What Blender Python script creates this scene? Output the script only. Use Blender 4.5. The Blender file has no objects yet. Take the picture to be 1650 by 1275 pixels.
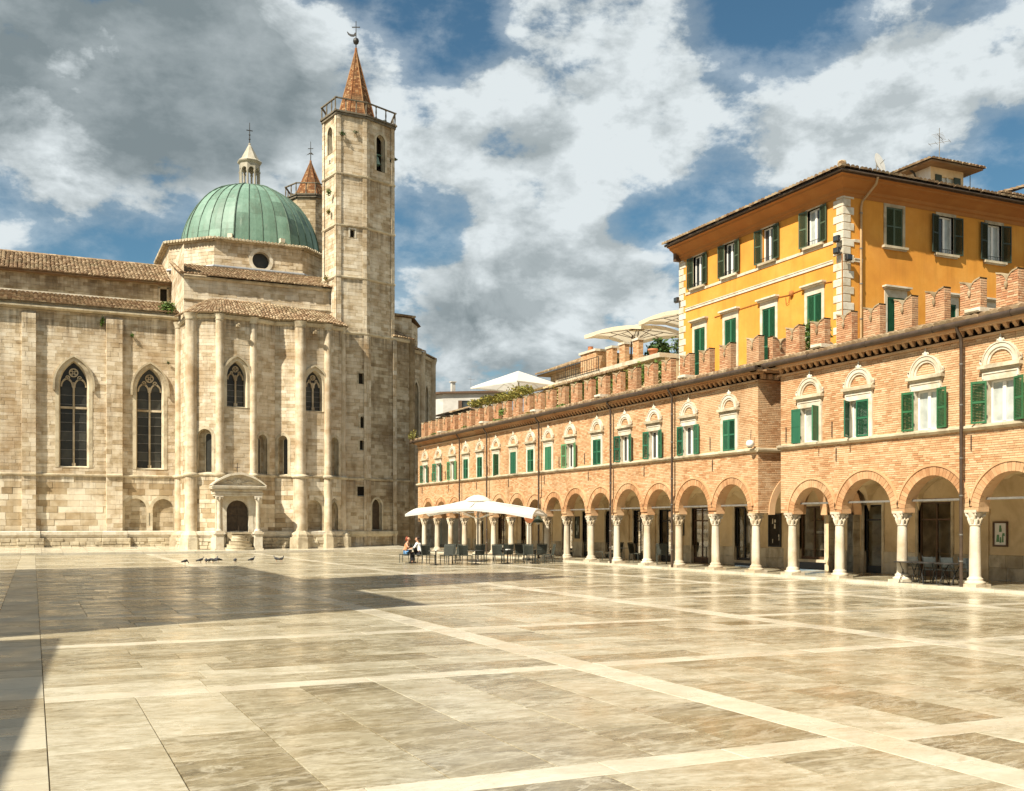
import bpy, math, random
import numpy as np
from mathutils import Vector, Matrix

random.seed(7)
SC = bpy.context.scene
COL = SC.collection
R = math.radians

# ------------------------------------------------------------------ camera
# x runs across the square (towards the arcade), y runs along it (towards the church)
cam_d = bpy.data.cameras.new('camera')
cam = bpy.data.objects.new('camera', cam_d)
COL.objects.link(cam)
cam.location = (0, 0, 2.1)
cam.rotation_euler = (R(90), 0, -math.atan2(.4186, .9082))
cam_d.lens = 36.52
cam_d.sensor_width = 36
cam_d.sensor_fit = 'HORIZONTAL'
cam_d.shift_y = .1258
cam_d.clip_end = 6000
SC.camera = cam

# ------------------------------------------------------------------ sun and sky
SUN = Vector((-1, -.42, 1.15)).normalized()
SUN_EL = math.asin(SUN.z)
sun_d = bpy.data.lights.new('sun', 'SUN')
sun_d.energy = 5.0
sun_d.angle = R(.5)
sun_d.color = (1, .925, .785)
sun = bpy.data.objects.new('sun', sun_d)
COL.objects.link(sun)
sun.rotation_euler = SUN.to_track_quat('Z', 'Y').to_euler()
sun.location = (-60, -30, 80)
SC.view_settings.view_transform = 'Standard'
SC.view_settings.look = 'None'
SC.view_settings.gamma = 1
SC.view_settings.use_curve_mapping = False
SC.view_settings.exposure = .90


def build_sky():
    w = bpy.data.worlds.new('World')
    SC.world = w
    w.use_nodes = True
    nt = w.node_tree
    N, L = nt.nodes, nt.links
    N.clear()

    def math_(op, a, b=None, c=None, clamp=False):
        n = N.new('ShaderNodeMath')
        n.operation = op
        n.use_clamp = clamp
        for i, v in enumerate((a, b, c)):
            if v is None:
                continue
            if isinstance(v, (int, float)):
                n.inputs[i].default_value = v
            else:
                L.new(v, n.inputs[i])
        return n.outputs[0]

    def vmath(op, a, b=None):
        n = N.new('ShaderNodeVectorMath')
        n.operation = op
        for i, v in enumerate((a, b)):
            if v is None:
                continue
            if isinstance(v, (tuple, list, Vector)):
                n.inputs[i].default_value = v
            else:
                L.new(v, n.inputs[i])
        return n

    def smooth(v, a, b, o0=0., o1=1.):
        n = N.new('ShaderNodeMapRange')
        n.interpolation_type = 'SMOOTHSTEP'
        L.new(v, n.inputs[0])
        for i, x in enumerate((a, b, o0, o1)):
            n.inputs[i + 1].default_value = x
        return n.outputs[0]

    def mixc(f, a, b):
        n = N.new('ShaderNodeMix')
        n.data_type = 'RGBA'
        if isinstance(f, (int, float)):
            n.inputs[0].default_value = f
        else:
            L.new(f, n.inputs[0])
        for i, v in ((6, a), (7, b)):
            if isinstance(v, tuple):
                n.inputs[i].default_value = v
            else:
                L.new(v, n.inputs[i])
        return n.outputs[2]

    sky = N.new('ShaderNodeTexSky')
    sky.sky_type = 'NISHITA'
    sky.sun_disc = False
    sky.sun_elevation = SUN_EL
    sky.sun_rotation = math.atan2(SUN.x, SUN.y)
    sky.air_density = 1.0
    sky.dust_density = .3
    sky.ozone_density = 2.5
    tc = N.new('ShaderNodeTexCoord')
    d = vmath('NORMALIZE', tc.outputs['Generated']).outputs[0]
    # deeper, slightly greener blue
    tint = N.new('ShaderNodeMix')
    tint.data_type = 'RGBA'
    tint.blend_type = 'MULTIPLY'
    tint.inputs[0].default_value = 1
    L.new(sky.outputs[0], tint.inputs[6])
    tint.inputs[7].default_value = (.66, .93, .90, 1)
    blue = tint.outputs[2]

    # large cloud groups: azimuth, elevation, radius (degrees), density, greyness
    groups = [(3.3, 23.0, 7.6, 0.18, 0.60), (10.0, 22.6, 5.6, 0.1, 0.40), (-0.4, 20.5, 5.0, 0.1, 0.42), (7.3, 24.9, 5.9, 0.08, 0.35), (15.8, 23.4, 4.7, 0.13, 0.03), (17.8, 19.1, 3.9, 0.1, 0.0), (27.3, 22.5, 7.3, 0.15, 0.03), (24.9, 19.6, 4.8, 0.12, 0.02), (26.6, 18.9, 2.9, 0.04, 0.22), (22.5, 24.3, 2.2, 0.0, 0.15), (30.7, 20.4, 3.8, 0.1, 0.0), (37.4, 19.7, 4.7, 0.12, 0), (41.5, 21.1, 3.4, 0.1, 0), (45.8, 21.7, 3.3, 0.09, 0), (49.0, 22.3, 3.2, 0.08, 0), (43.7, 18.3, 4.9, 0.12, 0.03), (49.6, 19.5, 2.6, 0.1, 0.05), (32.7, 24.9, 2.8, 0.1, 0.03), (2.8, 16.8, 3.6, 0.13, 0), (-0.7, 17.1, 3.3, 0.12, 0.05), (8.3, 17.3, 2.8, 0.05, 0), (21.2, 25.9, 2.8, -0.5, 0), (20.1, 22.6, 1.6, -0.3, 0), (19.3, 21.4, 1.0, -0.1, 0), (38.7, 24.5, 3.3, -0.24, 0), (40.9, 25.3, 3.0, -0.2, 0), (35.4, 25.8, 1.8, -0.1, 0), (30.0, 17.3, 2.9, -0.16, 0), (32.7, 16.6, 2.6, -0.24, 0), (36.7, 16.7, 2.6, -0.16, 0), (25.3, 16.6, 2.2, -0.32, 0), (20.3, 16.4, 2.4, -0.3, 0), (1.0, 14.6, 4.6, -0.44, 0), (5.8, 15.0, 3.0, -0.36, 0), (-0.4, 15.6, 1.8, -0.12, 0), (8.6, 20.3, 0.9, -0.04, 0), (48.5, 17.3, 3.6, -0.3, 0), (50.7, 17.2, 2.1, -0.3, 0), (40.6, 17.7, 1.9, -0.08, 0), (22.5, 14.2, 3.6, 0.14, 0.0), (25.9, 12.3, 3.7, 0.17, 0.5), (30.0, 13.9, 2.0, 0.14, 0.38), (27.3, 14.9, 4.0, 0.12, 0), (21.8, 11.6, 3.0, 0.1, 0.3), (32.1, 12.2, 2.0, 0.1, 0.3), (25.6, 9.3, 5.1, 0.16, 0.3), (31.4, 14.8, 2.6, 0.12, 0), (-1.2, 13.6, 1.2, 0.16, 0), (12.1, 18.5, 1.9, 0.02, 0.05), (12.4, 16.7, 1.9, -0.06, 0)]
    dens = 0.
    grey = 0.
    for az, el, r, am, gr in groups:
        a, e = R(az), R(el)
        v = (math.sin(a) * math.cos(e), math.cos(a) * math.cos(e), math.sin(e))
        dt = vmath('DOT_PRODUCT', d, v).outputs['Value']
        m = smooth(dt, math.cos(R(r * 1.35)), math.cos(R(r * .15)))
        if am:
            dens = math_('MULTIPLY_ADD', m, am * (.75 if am > 0 else .50), dens)
        if gr:
            grey = math_('MULTIPLY_ADD', m, gr, grey)

    def field(vec, sc, det, rough, dist):
        n = N.new('ShaderNodeTexNoise')
        n.inputs['Scale'].default_value = sc
        n.inputs['Detail'].default_value = det
        n.inputs['Roughness'].default_value = rough
        n.inputs['Distortion'].default_value = dist
        L.new(vec, n.inputs['Vector'])
        return n.outputs['Fac']

    st = vmath('MULTIPLY', d, (1, 1, 1.7)).outputs[0]

    def density(vec):
        big = field(vec, 4.5, 3, .5, .1)
        fine = field(vec, 13.5, 12, .60, .08)
        return math_('ADD', math_('MULTIPLY', big, .40), math_('MULTIPLY', fine, .66))

    d0 = density(st)
    off = Vector((-.03, -.012, .045))
    d1 = density(vmath('ADD', st, off).outputs[0])
    tot = math_('ADD', math_('MULTIPLY_ADD', math_('SUBTRACT', d0, .53), 1.3, .525), dens)
    cover = smooth(tot, .48, .645)
    wisp = smooth(tot, .32, .56, 0, .36)
    cover = math_('MAXIMUM', cover, wisp)
    thick = smooth(tot, .56, .80)
    relief = math_('MULTIPLY', math_('SUBTRACT', d0, d1), 3.3)
    lum = math_('ADD', .85, relief)
    lum = math_('SUBTRACT', lum, math_('MULTIPLY', thick, .05))
    lum = math_('MAXIMUM', lum, .60)
    gn = smooth(field(st, 5.5, 7, .6, .5), .34, .62)
    grey = math_('MINIMUM', math_('MULTIPLY', grey, math_('MULTIPLY_ADD', gn, 1.0, .22)), .68)
    lum = math_('MULTIPLY', lum, math_('SUBTRACT', 1., grey))
    lum = math_('MINIMUM', math_('MAXIMUM', lum, .0), 1.)
    ccol = mixc(lum, (.95, 1.42, 1.6, 1), (7.8, 8.45, 8.65, 1))
    col = mixc(cover, blue, ccol)
    bg = N.new('ShaderNodeBackground')
    bg.inputs['Strength'].default_value = .052
    L.new(col, bg.inputs['Color'])
    out = N.new('ShaderNodeOutputWorld')
    L.new(bg.outputs[0], out.inputs['Surface'])


build_sky()


# ------------------------------------------------------------------ mesh helpers
class Frame:
    """A wall plane: s along t, d outwards along n, z up."""
    def __init__(self, o, t, n=None):
        self.o = Vector((o[0], o[1], 0))
        self.t = Vector((t[0], t[1], 0)).normalized()
        self.n = Vector((n[0], n[1], 0)).normalized() if n else Vector((self.t.y, -self.t.x, 0))

    def p(self, s, d, z):
        return (self.o.x + self.t.x * s + self.n.x * d, self.o.y + self.t.y * s + self.n.y * d, z)


FILL = None
WORLD = Frame((0, 0), (1, 0), (0, 1))       # s = x, d = y


class MB:
    def __init__(self):
        self.v, self.f, self.t, self.sm = [], [], [], []

    def add(self, verts, faces, tone=None, smooth=False):
        b = len(self.v)
        self.v.extend(verts)
        if tone is None:
            tone = random.random()
        for fc in faces:
            self.f.append([i + b for i in fc])
        self.t.extend([tone] * len(faces))
        self.sm.extend([smooth] * len(faces))
        return self

    def box(self, fr, s0, s1, d0, d1, z0, z1, tone=None):
        p = fr.p
        v = [p(s0, d0, z0), p(s1, d0, z0), p(s1, d1, z0), p(s0, d1, z0), p(s0, d0, z1), p(s1, d0, z1), p(s1, d1, z1), p(s0, d1, z1)]
        return self.add(v, [(0, 1, 5, 4), (1, 2, 6, 5), (2, 3, 7, 6), (3, 0, 4, 7), (4, 5, 6, 7), (3, 2, 1, 0)], tone)

    def bev(self, fr, s0, s1, d0, d1, z0, z1, b=.02, tone=None):
        """box whose front (d1) edges are chamfered"""
        p = fr.p
        v = [p(s0, d0, z0), p(s1, d0, z0), p(s1, d0, z1), p(s0, d0, z1),
             p(s0, d1 - b, z0), p(s1, d1 - b, z0), p(s1, d1 - b, z1), p(s0, d1 - b, z1),
             p(s0 + b, d1, z0 + b), p(s1 - b, d1, z0 + b), p(s1 - b, d1, z1 - b), p(s0 + b, d1, z1 - b)]
        f = [(8, 9, 10, 11)]
        for i in range(4):
            j = (i + 1) % 4
            f.append((i, j, j + 4, i + 4))
            f.append((i + 4, j + 4, j + 8, i + 8))
        return self.add(v, f, tone)

    def quad(self, a, b, c, d, tone=None, smooth=False):
        return self.add([tuple(a), tuple(b), tuple(c), tuple(d)], [(0, 1, 2, 3)], tone, smooth)

    def tube(self, pts, r, n=6, tone=None, smooth=True, cap=True):
        pts = [Vector(p) for p in pts]
        rr = r if isinstance(r, (list, tuple)) else [r] * len(pts)
        v, f = [], []
        up = None
        for i, p in enumerate(pts):
            a = pts[max(i - 1, 0)]
            b = pts[min(i + 1, len(pts) - 1)]
            t = (b - a)
            t = t.normalized() if t.length > 1e-9 else Vector((0, 0, 1))
            if up is None or abs(up.dot(t)) > .95:
                up = Vector((0, 0, 1)) if abs(t.z) < .9 else Vector((1, 0, 0))
            x = t.cross(up).normalized()
            y = x.cross(t)
            for k in range(n):
                a = 2 * math.pi * k / n
                q = p + (x * math.cos(a) + y * math.sin(a)) * rr[i]
                v.append(tuple(q))
        for i in range(len(pts) - 1):
            for k in range(n):
                k2 = (k + 1) % n
                f.append((i * n + k, i * n + k2, (i + 1) * n + k2, (i + 1) * n + k))
        if tone is None:
            tone = random.random()
        self.add(v, f, tone, smooth)
        if cap:
            self.add(v[:n], [tuple(range(n))[::-1]], tone)
            self.add(v[-n:], [tuple(range(n))], tone)
        return self

    def lathe(self, prof, cx=0, cy=0, n=16, tone=None, smooth=True, rot=0, a0=0, a1=2 * math.pi):
        full = abs(a1 - a0 - 2 * math.pi) < 1e-6
        m = n if full else n + 1
        v, f = [], []
        for r, z in prof:
            for k in range(m):
                a = rot + a0 + (a1 - a0) * k / n
                v.append((cx + r * math.cos(a), cy + r * math.sin(a), z))
        for i in range(len(prof) - 1):
            for k in range(n):
                k2 = (k + 1) % m
                f.append((i * m + k, i * m + k2, (i + 1) * m + k2, (i + 1) * m + k))
        if tone is None:
            tone = random.random()
        self.add(v, f, tone, smooth)
        if full and prof[-1][0] > 1e-4:
            self.add(v[-m:], [tuple(range(m))], tone)
        return self

    def prism(self, fr, out, d0, d1, tone=None):
        n = len(out)
        v = [fr.p(s, d0, z) for s, z in out] + [fr.p(s, d1, z) for s, z in out]
        f = [tuple(range(n, 2 * n)), tuple(range(n))[::-1]]
        f += [(i, (i + 1) % n, n + (i + 1) % n, n + i) for i in range(n)]
        return self.add(v, f, tone)

    def band(self, fr, inner, outer, d0, d1, tone=None):
        """solid ring between two open outlines with the same number of points"""
        n = len(inner)
        v = []
        for (a, b), (c, e) in zip(inner, outer):
            v += [fr.p(a, d0, b), fr.p(a, d1, b), fr.p(c, d1, e), fr.p(c, d0, e)]
        f = []
        for i in range(n - 1):
            b = i * 4
            for k in range(4):
                k2 = (k + 1) % 4
                f.append((b + k, b + k2, b + 4 + k2, b + 4 + k))
        f.append((0, 1, 2, 3))
        e = (n - 1) * 4
        f.append((e + 3, e + 2, e + 1, e))
        return self.add(v, f, tone)

    def reveal(self, fr, out, d0, d1, tone=None):
        v, f = [], []
        for s, z in out:
            v += [fr.p(s, d0, z), fr.p(s, d1, z)]
        for i in range(len(out) - 1):
            f.append((2 * i, 2 * i + 1, 2 * i + 3, 2 * i + 2))
        return self.add(v, f, tone)

    def sheet(self, fr, out, d, tone=None):
        return self.add([fr.p(s, d, z) for s, z in out], [tuple(range(len(out)))], tone)


def outline(c, hw, zb, zs, ah, n=8, grow=0.):
    """jambs plus a round or pointed arch, from the lower left corner over the top"""
    w, h = hw + grow, ah + grow if ah > 0 else 0
    pts = [(c - w, zb)]
    if ah <= 0:
        return pts + [(c - w, zs + grow), (c + w, zs + grow), (c + w, zb)]
    rad = (w * w + h * h) / (2 * w)
    half = []
    for i in range(n + 1):
        dz = h * math.sin(math.pi / 2 * i / n)
        half.append((math.sqrt(max(rad * rad - dz * dz, 0)) - (rad - w), zs + dz))
    pts += [(c - x, z) for x, z in half]
    pts += [(c + x, z) for x, z in half[::-1][1:]]
    pts.append((c + w, zb))
    return pts


def hole(c, hw, zb, zs, ah=0.):
    return (c, hw, zb, zs, ah)


def hole_at(h, z):
    c, hw, zb, zs, ah = h
    if z < zb - 1e-6 or z > zs + ah:
        return None
    if z <= zs:
        return (c - hw, c + hw)
    rad = (hw * hw + ah * ah) / (2 * hw)
    dz = z - zs
    x = math.sqrt(max(rad * rad - dz * dz, 0)) - (rad - hw)
    return (c - x, c + x) if x > 0 else None


def spans(s0, s1, holes, z0, z1):
    segs = [(s0, s1)]
    for h in holes:
        hi = None
        for z in (z0 + .01, z1 - .01):
            a = hole_at(h, z)
            if a:
                hi = a if hi is None else (min(a[0], hi[0]), max(a[1], hi[1]))
        if not hi:
            continue
        ns = []
        for a, b in segs:
            if hi[1] <= a or hi[0] >= b:
                ns.append((a, b))
                continue
            if hi[0] > a:
                ns.append((a, hi[0]))
            if hi[1] < b:
                ns.append((hi[1], b))
        segs = ns
    return segs


def courses(fr, s0, s1, z0, z1, h, lmin, lmax, holes=(), proud=.02, gap=.0, cham=.012, mb=None, singles=None, hj=0., dbase=0.):
    """Bond of stones or bricks with recessed joints. singles: list that receives (MB) for each stone."""
    rows = max(1, round((z1 - z0) / h))
    zs = [z0 + (z1 - z0) * i / rows for i in range(rows + 1)]
    for i in range(1, rows):
        zs[i] += random.uniform(-hj, hj)
    for i in range(rows):
        a, b = zs[i], zs[i + 1]
        for h_ in holes:
            # close the steps that whole stones leave around arches and sills
            wide = [x for x in (hole_at(h_, a + .01), hole_at(h_, b - .01)) if x]
            if not wide or (len(wide) == 2 and b <= h_[3]):
                continue
            w0, w1 = max(s0, min(x[0] for x in wide)), min(s1, max(x[1] for x in wide))
            ns = max(2, int((b - a) / .05))
            tgt = mb if mb is not None else MB()
            for j in range(ns):
                za, zb_ = a + (b - a) * j / ns, a + (b - a) * (j + 1) / ns
                nar = hole_at(h_, (za + zb_) / 2)
                parts_ = [(w0, w1)] if nar is None else [(w0, nar[0]), (nar[1], w1)]
                for u0, u1 in parts_:
                    if u1 - u0 > .002:
                        tgt.quad(fr.p(u0, dbase, za), fr.p(u1, dbase, za), fr.p(u1, dbase, zb_), fr.p(u0, dbase, zb_), tone=.5)
            if mb is None and tgt.v and singles is not None:
                FILL.add(tgt.v, tgt.f, .5)
        for q0, q1 in spans(s0, s1, holes, a, b):
            if mb is not None and gap > 0:
                mb.quad(fr.p(q0, dbase - .012, a), fr.p(q1, dbase - .012, a), fr.p(q1, dbase - .012, b), fr.p(q0, dbase - .012, b), tone=-1)
            s = q0 - random.random() * lmin * .8
            while s < q1 - 1e-4:
                e = s + random.uniform(lmin, lmax)
                u0, u1 = max(s, q0), min(e, q1)
                if q1 - u1 < lmin * .35:
                    u1 = q1
                    e = q1
                if u1 - u0 > .02:
                    d = dbase + random.uniform(0, proud)
                    g, c = gap * .5, min(cham, (u1 - u0) * .3, (b - a) * .3)
                    x0, x1, y0, y1 = u0 + g, u1 - g, a + g, b - g
                    p = fr.p
                    back = dbase - .016
                    v = [p(x0, back, y0), p(x1, back, y0), p(x1, back, y1), p(x0, back, y1),
                         p(x0 + c, d, y0 + c), p(x1 - c, d, y0 + c), p(x1 - c, d, y1 - c), p(x0 + c, d, y1 - c)]
                    f = [(4, 5, 6, 7), (0, 1, 5, 4), (1, 2, 6, 5), (2, 3, 7, 6), (3, 0, 4, 7)]
                    t = random.random()
                    if singles is not None:
                        singles.append(MB().add(v, f, t))
                    else:
                        mb.add(v, f, t)
                s = e
    return mb


def plate(mb, fr, s0, s1, z0, z1, rects, d=0., tone=.5, depth=0.):
    """flat wall with rectangular openings (s0,s1,z0,z1) and their reveals"""
    xs = sorted({s0, s1, *[r[0] for r in rects], *[r[1] for r in rects]})
    zs = sorted({z0, z1, *[r[2] for r in rects], *[r[3] for r in rects]})
    xs = [x for x in xs if s0 - 1e-6 <= x <= s1 + 1e-6]
    zs = [x for x in zs if z0 - 1e-6 <= x <= z1 + 1e-6]
    for a, b in zip(xs, xs[1:]):
        for c, e in zip(zs, zs[1:]):
            m, k = (a + b) / 2, (c + e) / 2
            if any(r[0] < m < r[1] and r[2] < k < r[3] for r in rects):
                continue
            mb.quad(fr.p(a, d, c), fr.p(b, d, c), fr.p(b, d, e), fr.p(a, d, e), tone=tone)
    if depth:
        for r in rects:
            mb.reveal(fr, [(r[0], r[2]), (r[0], r[3]), (r[1], r[3]), (r[1], r[2]), (r[0], r[2])], d, d - depth, tone)
    return mb


def tiles(mb, e0, e1, t0, t1, pitch=.24, row=.42, lift=.045):
    """barrel tiles on a roof patch: eave e0-e1, top t0-t1"""
    e0, e1, t0, t1 = map(Vector, (e0, e1, t0, t1))
    wid = (e1 - e0).length
    ln = ((t0 + t1) / 2 - (e0 + e1) / 2).length
    nc, nr = max(2, round(wid / pitch)), max(1, round(ln / row))
    nrm = (e1 - e0).cross((t0 + t1 - e0 - e1))
    nrm = nrm.normalized()
    if nrm.z < 0:
        nrm = -nrm

    def P(u, v):
        return (e0.lerp(e1, u)).lerp(t0.lerp(t1, u), v)
    # bed
    mb.quad(e0, e1, t1, t0, tone=-1)
    for i in range(nc):
        for j in range(nr):
            ju = random.uniform(-.12, .12) / nc
            v0 = j / nr - .012 + random.uniform(-.1, .1) / nr * (1 if j else .5)
            v1 = min((j + 1.12) / nr, 1.02)
            tone = random.random()
            vs = []
            for v, up, w in ((v0, lift * .6, .56), (v1, .0, .44)):
                a, b = P((i + .5 - w) / nc + ju, v), P((i + .5 + w) / nc + ju, v)
                hgt = (b - a).length * .42
                for k in range(5):
                    th = math.pi * k / 4
                    q = a.lerp(b, .5 - .5 * math.cos(th)) + nrm * (hgt * math.sin(th) + up)
                    vs.append(tuple(q))
            f = [(k, k + 1, k + 6, k + 5) for k in range(4)] + [(4, 3, 2, 1, 0)]
            mb.add(vs, f, tone)
    return mb


def leaves(mb, c, rad, n, size=.08, squash=1., droop=0.):
    c = Vector(c)
    for _ in range(n):
        d = Vector((random.gauss(0, 1), random.gauss(0, 1), random.gauss(0, 1))).normalized()
        q = c + Vector((d.x * rad[0], d.y * rad[1], d.z * rad[2])) * random.random() ** .45
        a = Vector((random.gauss(0, 1), random.gauss(0, 1), random.gauss(0, .7) - droop)).normalized()
        b = a.cross(Vector((random.gauss(0, 1), random.gauss(0, 1), random.gauss(0, 1)))).normalized()
        s = size * random.uniform(.6, 1.3)
        mb.add([tuple(q - a * s), tuple(q + b * s * .42), tuple(q + a * s), tuple(q - b * s * .42)], [(0, 1, 2, 3)])
    return mb


def stems(mb, base, n, h, spread, r=.012):
    for _ in range(n):
        a = random.uniform(0, 6.28)
        tip = Vector(base) + Vector((math.cos(a) * spread * random.random(), math.sin(a) * spread * random.random(), h * random.uniform(.6, 1)))
        mid = Vector(base).lerp(tip, .5) + Vector((random.uniform(-.1, .1) * spread, random.uniform(-.1, .1) * spread, 0))
        mb.tube([base, mid, tip], [r, r * .7, r * .3], 4)


# ------------------------------------------------------------------ objects
def as_mesh(name, mb):
    me = bpy.data.meshes.new(name)
    me.from_pydata(mb.v, [], mb.f)
    at = me.attributes.new('tone', 'FLOAT', 'FACE')
    at.data.foreach_set('value', np.array(mb.t, dtype=np.float32))
    me.polygons.foreach_set('use_smooth', np.array(mb.sm, dtype=bool))
    return me


def origin_of(o):
    v = Vector((0, 0, 0))
    while o is not None:
        v = v + Vector(o.location)
        o = o.parent
    return v


def obj(name, mb, mat, parent=None, kind=None, label=None, local=False):
    """One mesh object. Coordinates in mb are world coordinates unless local."""
    me = mb if isinstance(mb, bpy.types.Mesh) else as_mesh(name, mb)
    if mat is not None and not me.materials:
        me.materials.append(mat)
    o = bpy.data.objects.new(name, me)
    COL.objects.link(o)
    if parent is not None:
        o.parent = parent
        if not local:
            o.location = -origin_of(parent)
    if kind:
        o['kind'] = kind
    if label:
        o['label'] = label
    return o


def thing(name, label, cat, loc=(0, 0, 0), group=None, rz=0.):
    o = bpy.data.objects.new(name, None)
    COL.objects.link(o)
    o.location = loc
    o.rotation_euler = (0, 0, rz)
    o.empty_display_size = .2
    o['label'] = label
    o['category'] = cat
    if group:
        o['group'] = group
    return o


def tag(o, label, cat, group=None):
    o['label'] = label
    o['category'] = cat
    if group:
        o['group'] = group
    return o


def copy_tree(o, parent=None):
    c = o.copy()
    COL.objects.link(c)
    if parent is not None:
        c.parent = parent
    for ch in list(o.children):
        copy_tree(ch, c)
    return c


def again(root, loc, rz=None, label=None, group=None):
    c = copy_tree(root)
    c.location = loc
    if rz is not None:
        c.rotation_euler = (0, 0, rz)
    if label:
        c['label'] = label
    if group:
        c['group'] = group
    return c


# ------------------------------------------------------------------ materials
def srgb(*c):
    return tuple(c) + (1,)


class NT:
    def __init__(self, name, rough=.8, spec=.3):
        self.m = bpy.data.materials.new(name)
        self.m.use_nodes = True
        self.t = self.m.node_tree
        self.b = self.t.nodes['Principled BSDF']
        self.b.inputs['Roughness'].default_value = rough
        self.b.inputs['Specular IOR Level'].default_value = spec
        g = self.n('ShaderNodeNewGeometry')
        self.pos = g.outputs['Position']
        a = self.n('ShaderNodeAttribute')
        a.attribute_name = 'tone'
        self.tone = a.outputs['Fac']

    def n(self, t):
        return self.t.nodes.new(t)

    def l(self, a, b):
        self.t.links.new(a, b)

    def mth(self, op, a, b=None, c=None, clamp=False):
        n = self.n('ShaderNodeMath')
        n.operation = op
        n.use_clamp = clamp
        for i, v in enumerate((a, b, c)):
            if v is None:
                continue
            if isinstance(v, (int, float)):
                n.inputs[i].default_value = v
            else:
                self.l(v, n.inputs[i])
        return n.outputs[0]

    def scaled(self, s, shift=None):
        n = self.n('ShaderNodeVectorMath')
        n.operation = 'MULTIPLY'
        n.inputs[1].default_value = s if isinstance(s, (tuple, list)) else (s, s, s)
        v = self.pos
        if shift is not None:
            m = self.n('ShaderNodeVectorMath')
            m.operation = 'MULTIPLY_ADD'
            self.l(self.tone, m.inputs[0])
            m.inputs[1].default_value = shift
            self.l(v, m.inputs[2])
            v = m.outputs[0]
        self.l(v, n.inputs[0])
        return n.outputs[0]

    def noise(self, scale, detail=4, rough=.55, dist=0., shift=None):
        n = self.n('ShaderNodeTexNoise')
        n.inputs['Scale'].default_value = 1
        n.inputs['Detail'].default_value = detail
        n.inputs['Roughness'].default_value = rough
        n.inputs['Distortion'].default_value = dist
        self.l(self.scaled(scale, shift), n.inputs['Vector'])
        return n.outputs['Fac']

    def ramp(self, f, stops):
        n = self.n('ShaderNodeValToRGB')
        e = n.color_ramp.elements
        while len(e) < len(stops):
            e.new(.5)
        for el, (p, c) in zip(e, stops):
            el.position = p
            el.color = tuple(c) + (1,) if len(c) == 3 else c
        self.l(f, n.inputs[0])
        return n.outputs[0]

    def mix(self, f, a, b, mode='MIX'):
        n = self.n('ShaderNodeMix')
        n.data_type = 'RGBA'
        n.blend_type = mode
        if isinstance(f, (int, float)):
            n.inputs[0].default_value = f
        else:
            self.l(f, n.inputs[0])
        for i, v in ((6, a), (7, b)):
            if isinstance(v, tuple):
                n.inputs[i].default_value = v if len(v) == 4 else v + (1,)
            else:
                self.l(v, n.inputs[i])
        return n.outputs[2]

    def bump(self, h, strength=.3, dist=.02):
        n = self.n('ShaderNodeBump')
        n.inputs['Strength'].default_value = strength
        n.inputs['Distance'].default_value = dist
        self.l(h, n.inputs['Height'])
        self.l(n.outputs[0], self.b.inputs['Normal'])

    def color(self, c):
        if isinstance(c, tuple):
            self.b.inputs['Base Color'].default_value = c if len(c) == 4 else c + (1,)
        else:
            self.l(c, self.b.inputs['Base Color'])
        return self.m


def m_varied(name, stops, tone_amt=.5, scale=3., rough=.85, bump=.25, bscale=30., stain=None, stain_scale=.5, spec=.25, mortar=None, streak=0., detail=4, runs=()):
    """base colour from per-piece tone plus noise; optional stains and vertical streaks"""
    k = NT(name, rough, spec)
    nz = k.noise(scale, detail, .6)
    f = k.mth('ADD', k.mth('MULTIPLY', k.tone, tone_amt), k.mth('MULTIPLY', nz, 1 - tone_amt * .6))
    c = k.ramp(f, stops)
    if stain:
        s = k.noise(stain_scale, 5, .65, .3)
        mr = k.ramp(s, [(.47, (0, 0, 0)), (.68, (1, 1, 1))])
        c = k.mix(k.mth('MULTIPLY', mr, .75), c, stain)
    if streak:
        s = k.noise((2.2, 2.2, .16), 4, .6)
        mr = k.ramp(s, [(.5, (0, 0, 0)), (.75, (1, 1, 1))])
        c = k.mix(k.mth('MULTIPLY', mr, streak), c, tuple(x * .45 for x in stops[0][1]))
    for zl, hgt in runs:
        # dark run-off below a ledge at height zl
        sep = k.n('ShaderNodeSeparateXYZ')
        k.l(k.pos, sep.inputs[0])
        t = k.mth('DIVIDE', k.mth('SUBTRACT', zl, sep.outputs[2]), hgt)
        inside = k.mth('MULTIPLY', k.mth('GREATER_THAN', t, 0), k.mth('SUBTRACT', 1., t, clamp=True))
        s = k.ramp(k.noise((3.2, 3.2, .12), 5, .7), [(.42, (0, 0, 0)), (.62, (1, 1, 1))])
        c = k.mix(k.mth('MULTIPLY', k.mth('MULTIPLY', inside, s), .6, clamp=True), c, (.11, .082, .052))
    if mortar:
        c = k.mix(k.mth('LESS_THAN', k.tone, -.5), c, mortar)
    if bump:
        k.bump(k.noise(bscale, 3, .6), bump, .02)
    return k.color(c)


def m_plain(name, c, rough=.6, spec=.4, metal=0., var=.15, scale=4.):
    k = NT(name, rough, spec)
    k.b.inputs['Metallic'].default_value = metal
    nz = k.noise(scale, 4, .6)
    lo = tuple(x * (1 - var) for x in c)
    hi = tuple(min(x * (1 + var), .9) for x in c)
    return k.color(k.ramp(nz, [(.3, lo), (.7, hi)]))


def m_cloth(name, c):
    k = NT(name, .85, .2)
    col = k.ramp(k.noise(2., 3, .5), [(.3, tuple(x * .96 for x in c)), (.7, c)])
    k.color(col)
    tr = k.n('ShaderNodeBsdfTranslucent')
    k.l(col, tr.inputs['Color'])
    mx = k.n('ShaderNodeMixShader')
    mx.inputs[0].default_value = .38
    k.l(k.b.outputs[0], mx.inputs[1])
    k.l(tr.outputs[0], mx.inputs[2])
    k.l(mx.outputs[0], k.t.nodes['Material Output'].inputs['Surface'])
    return k.m


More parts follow.
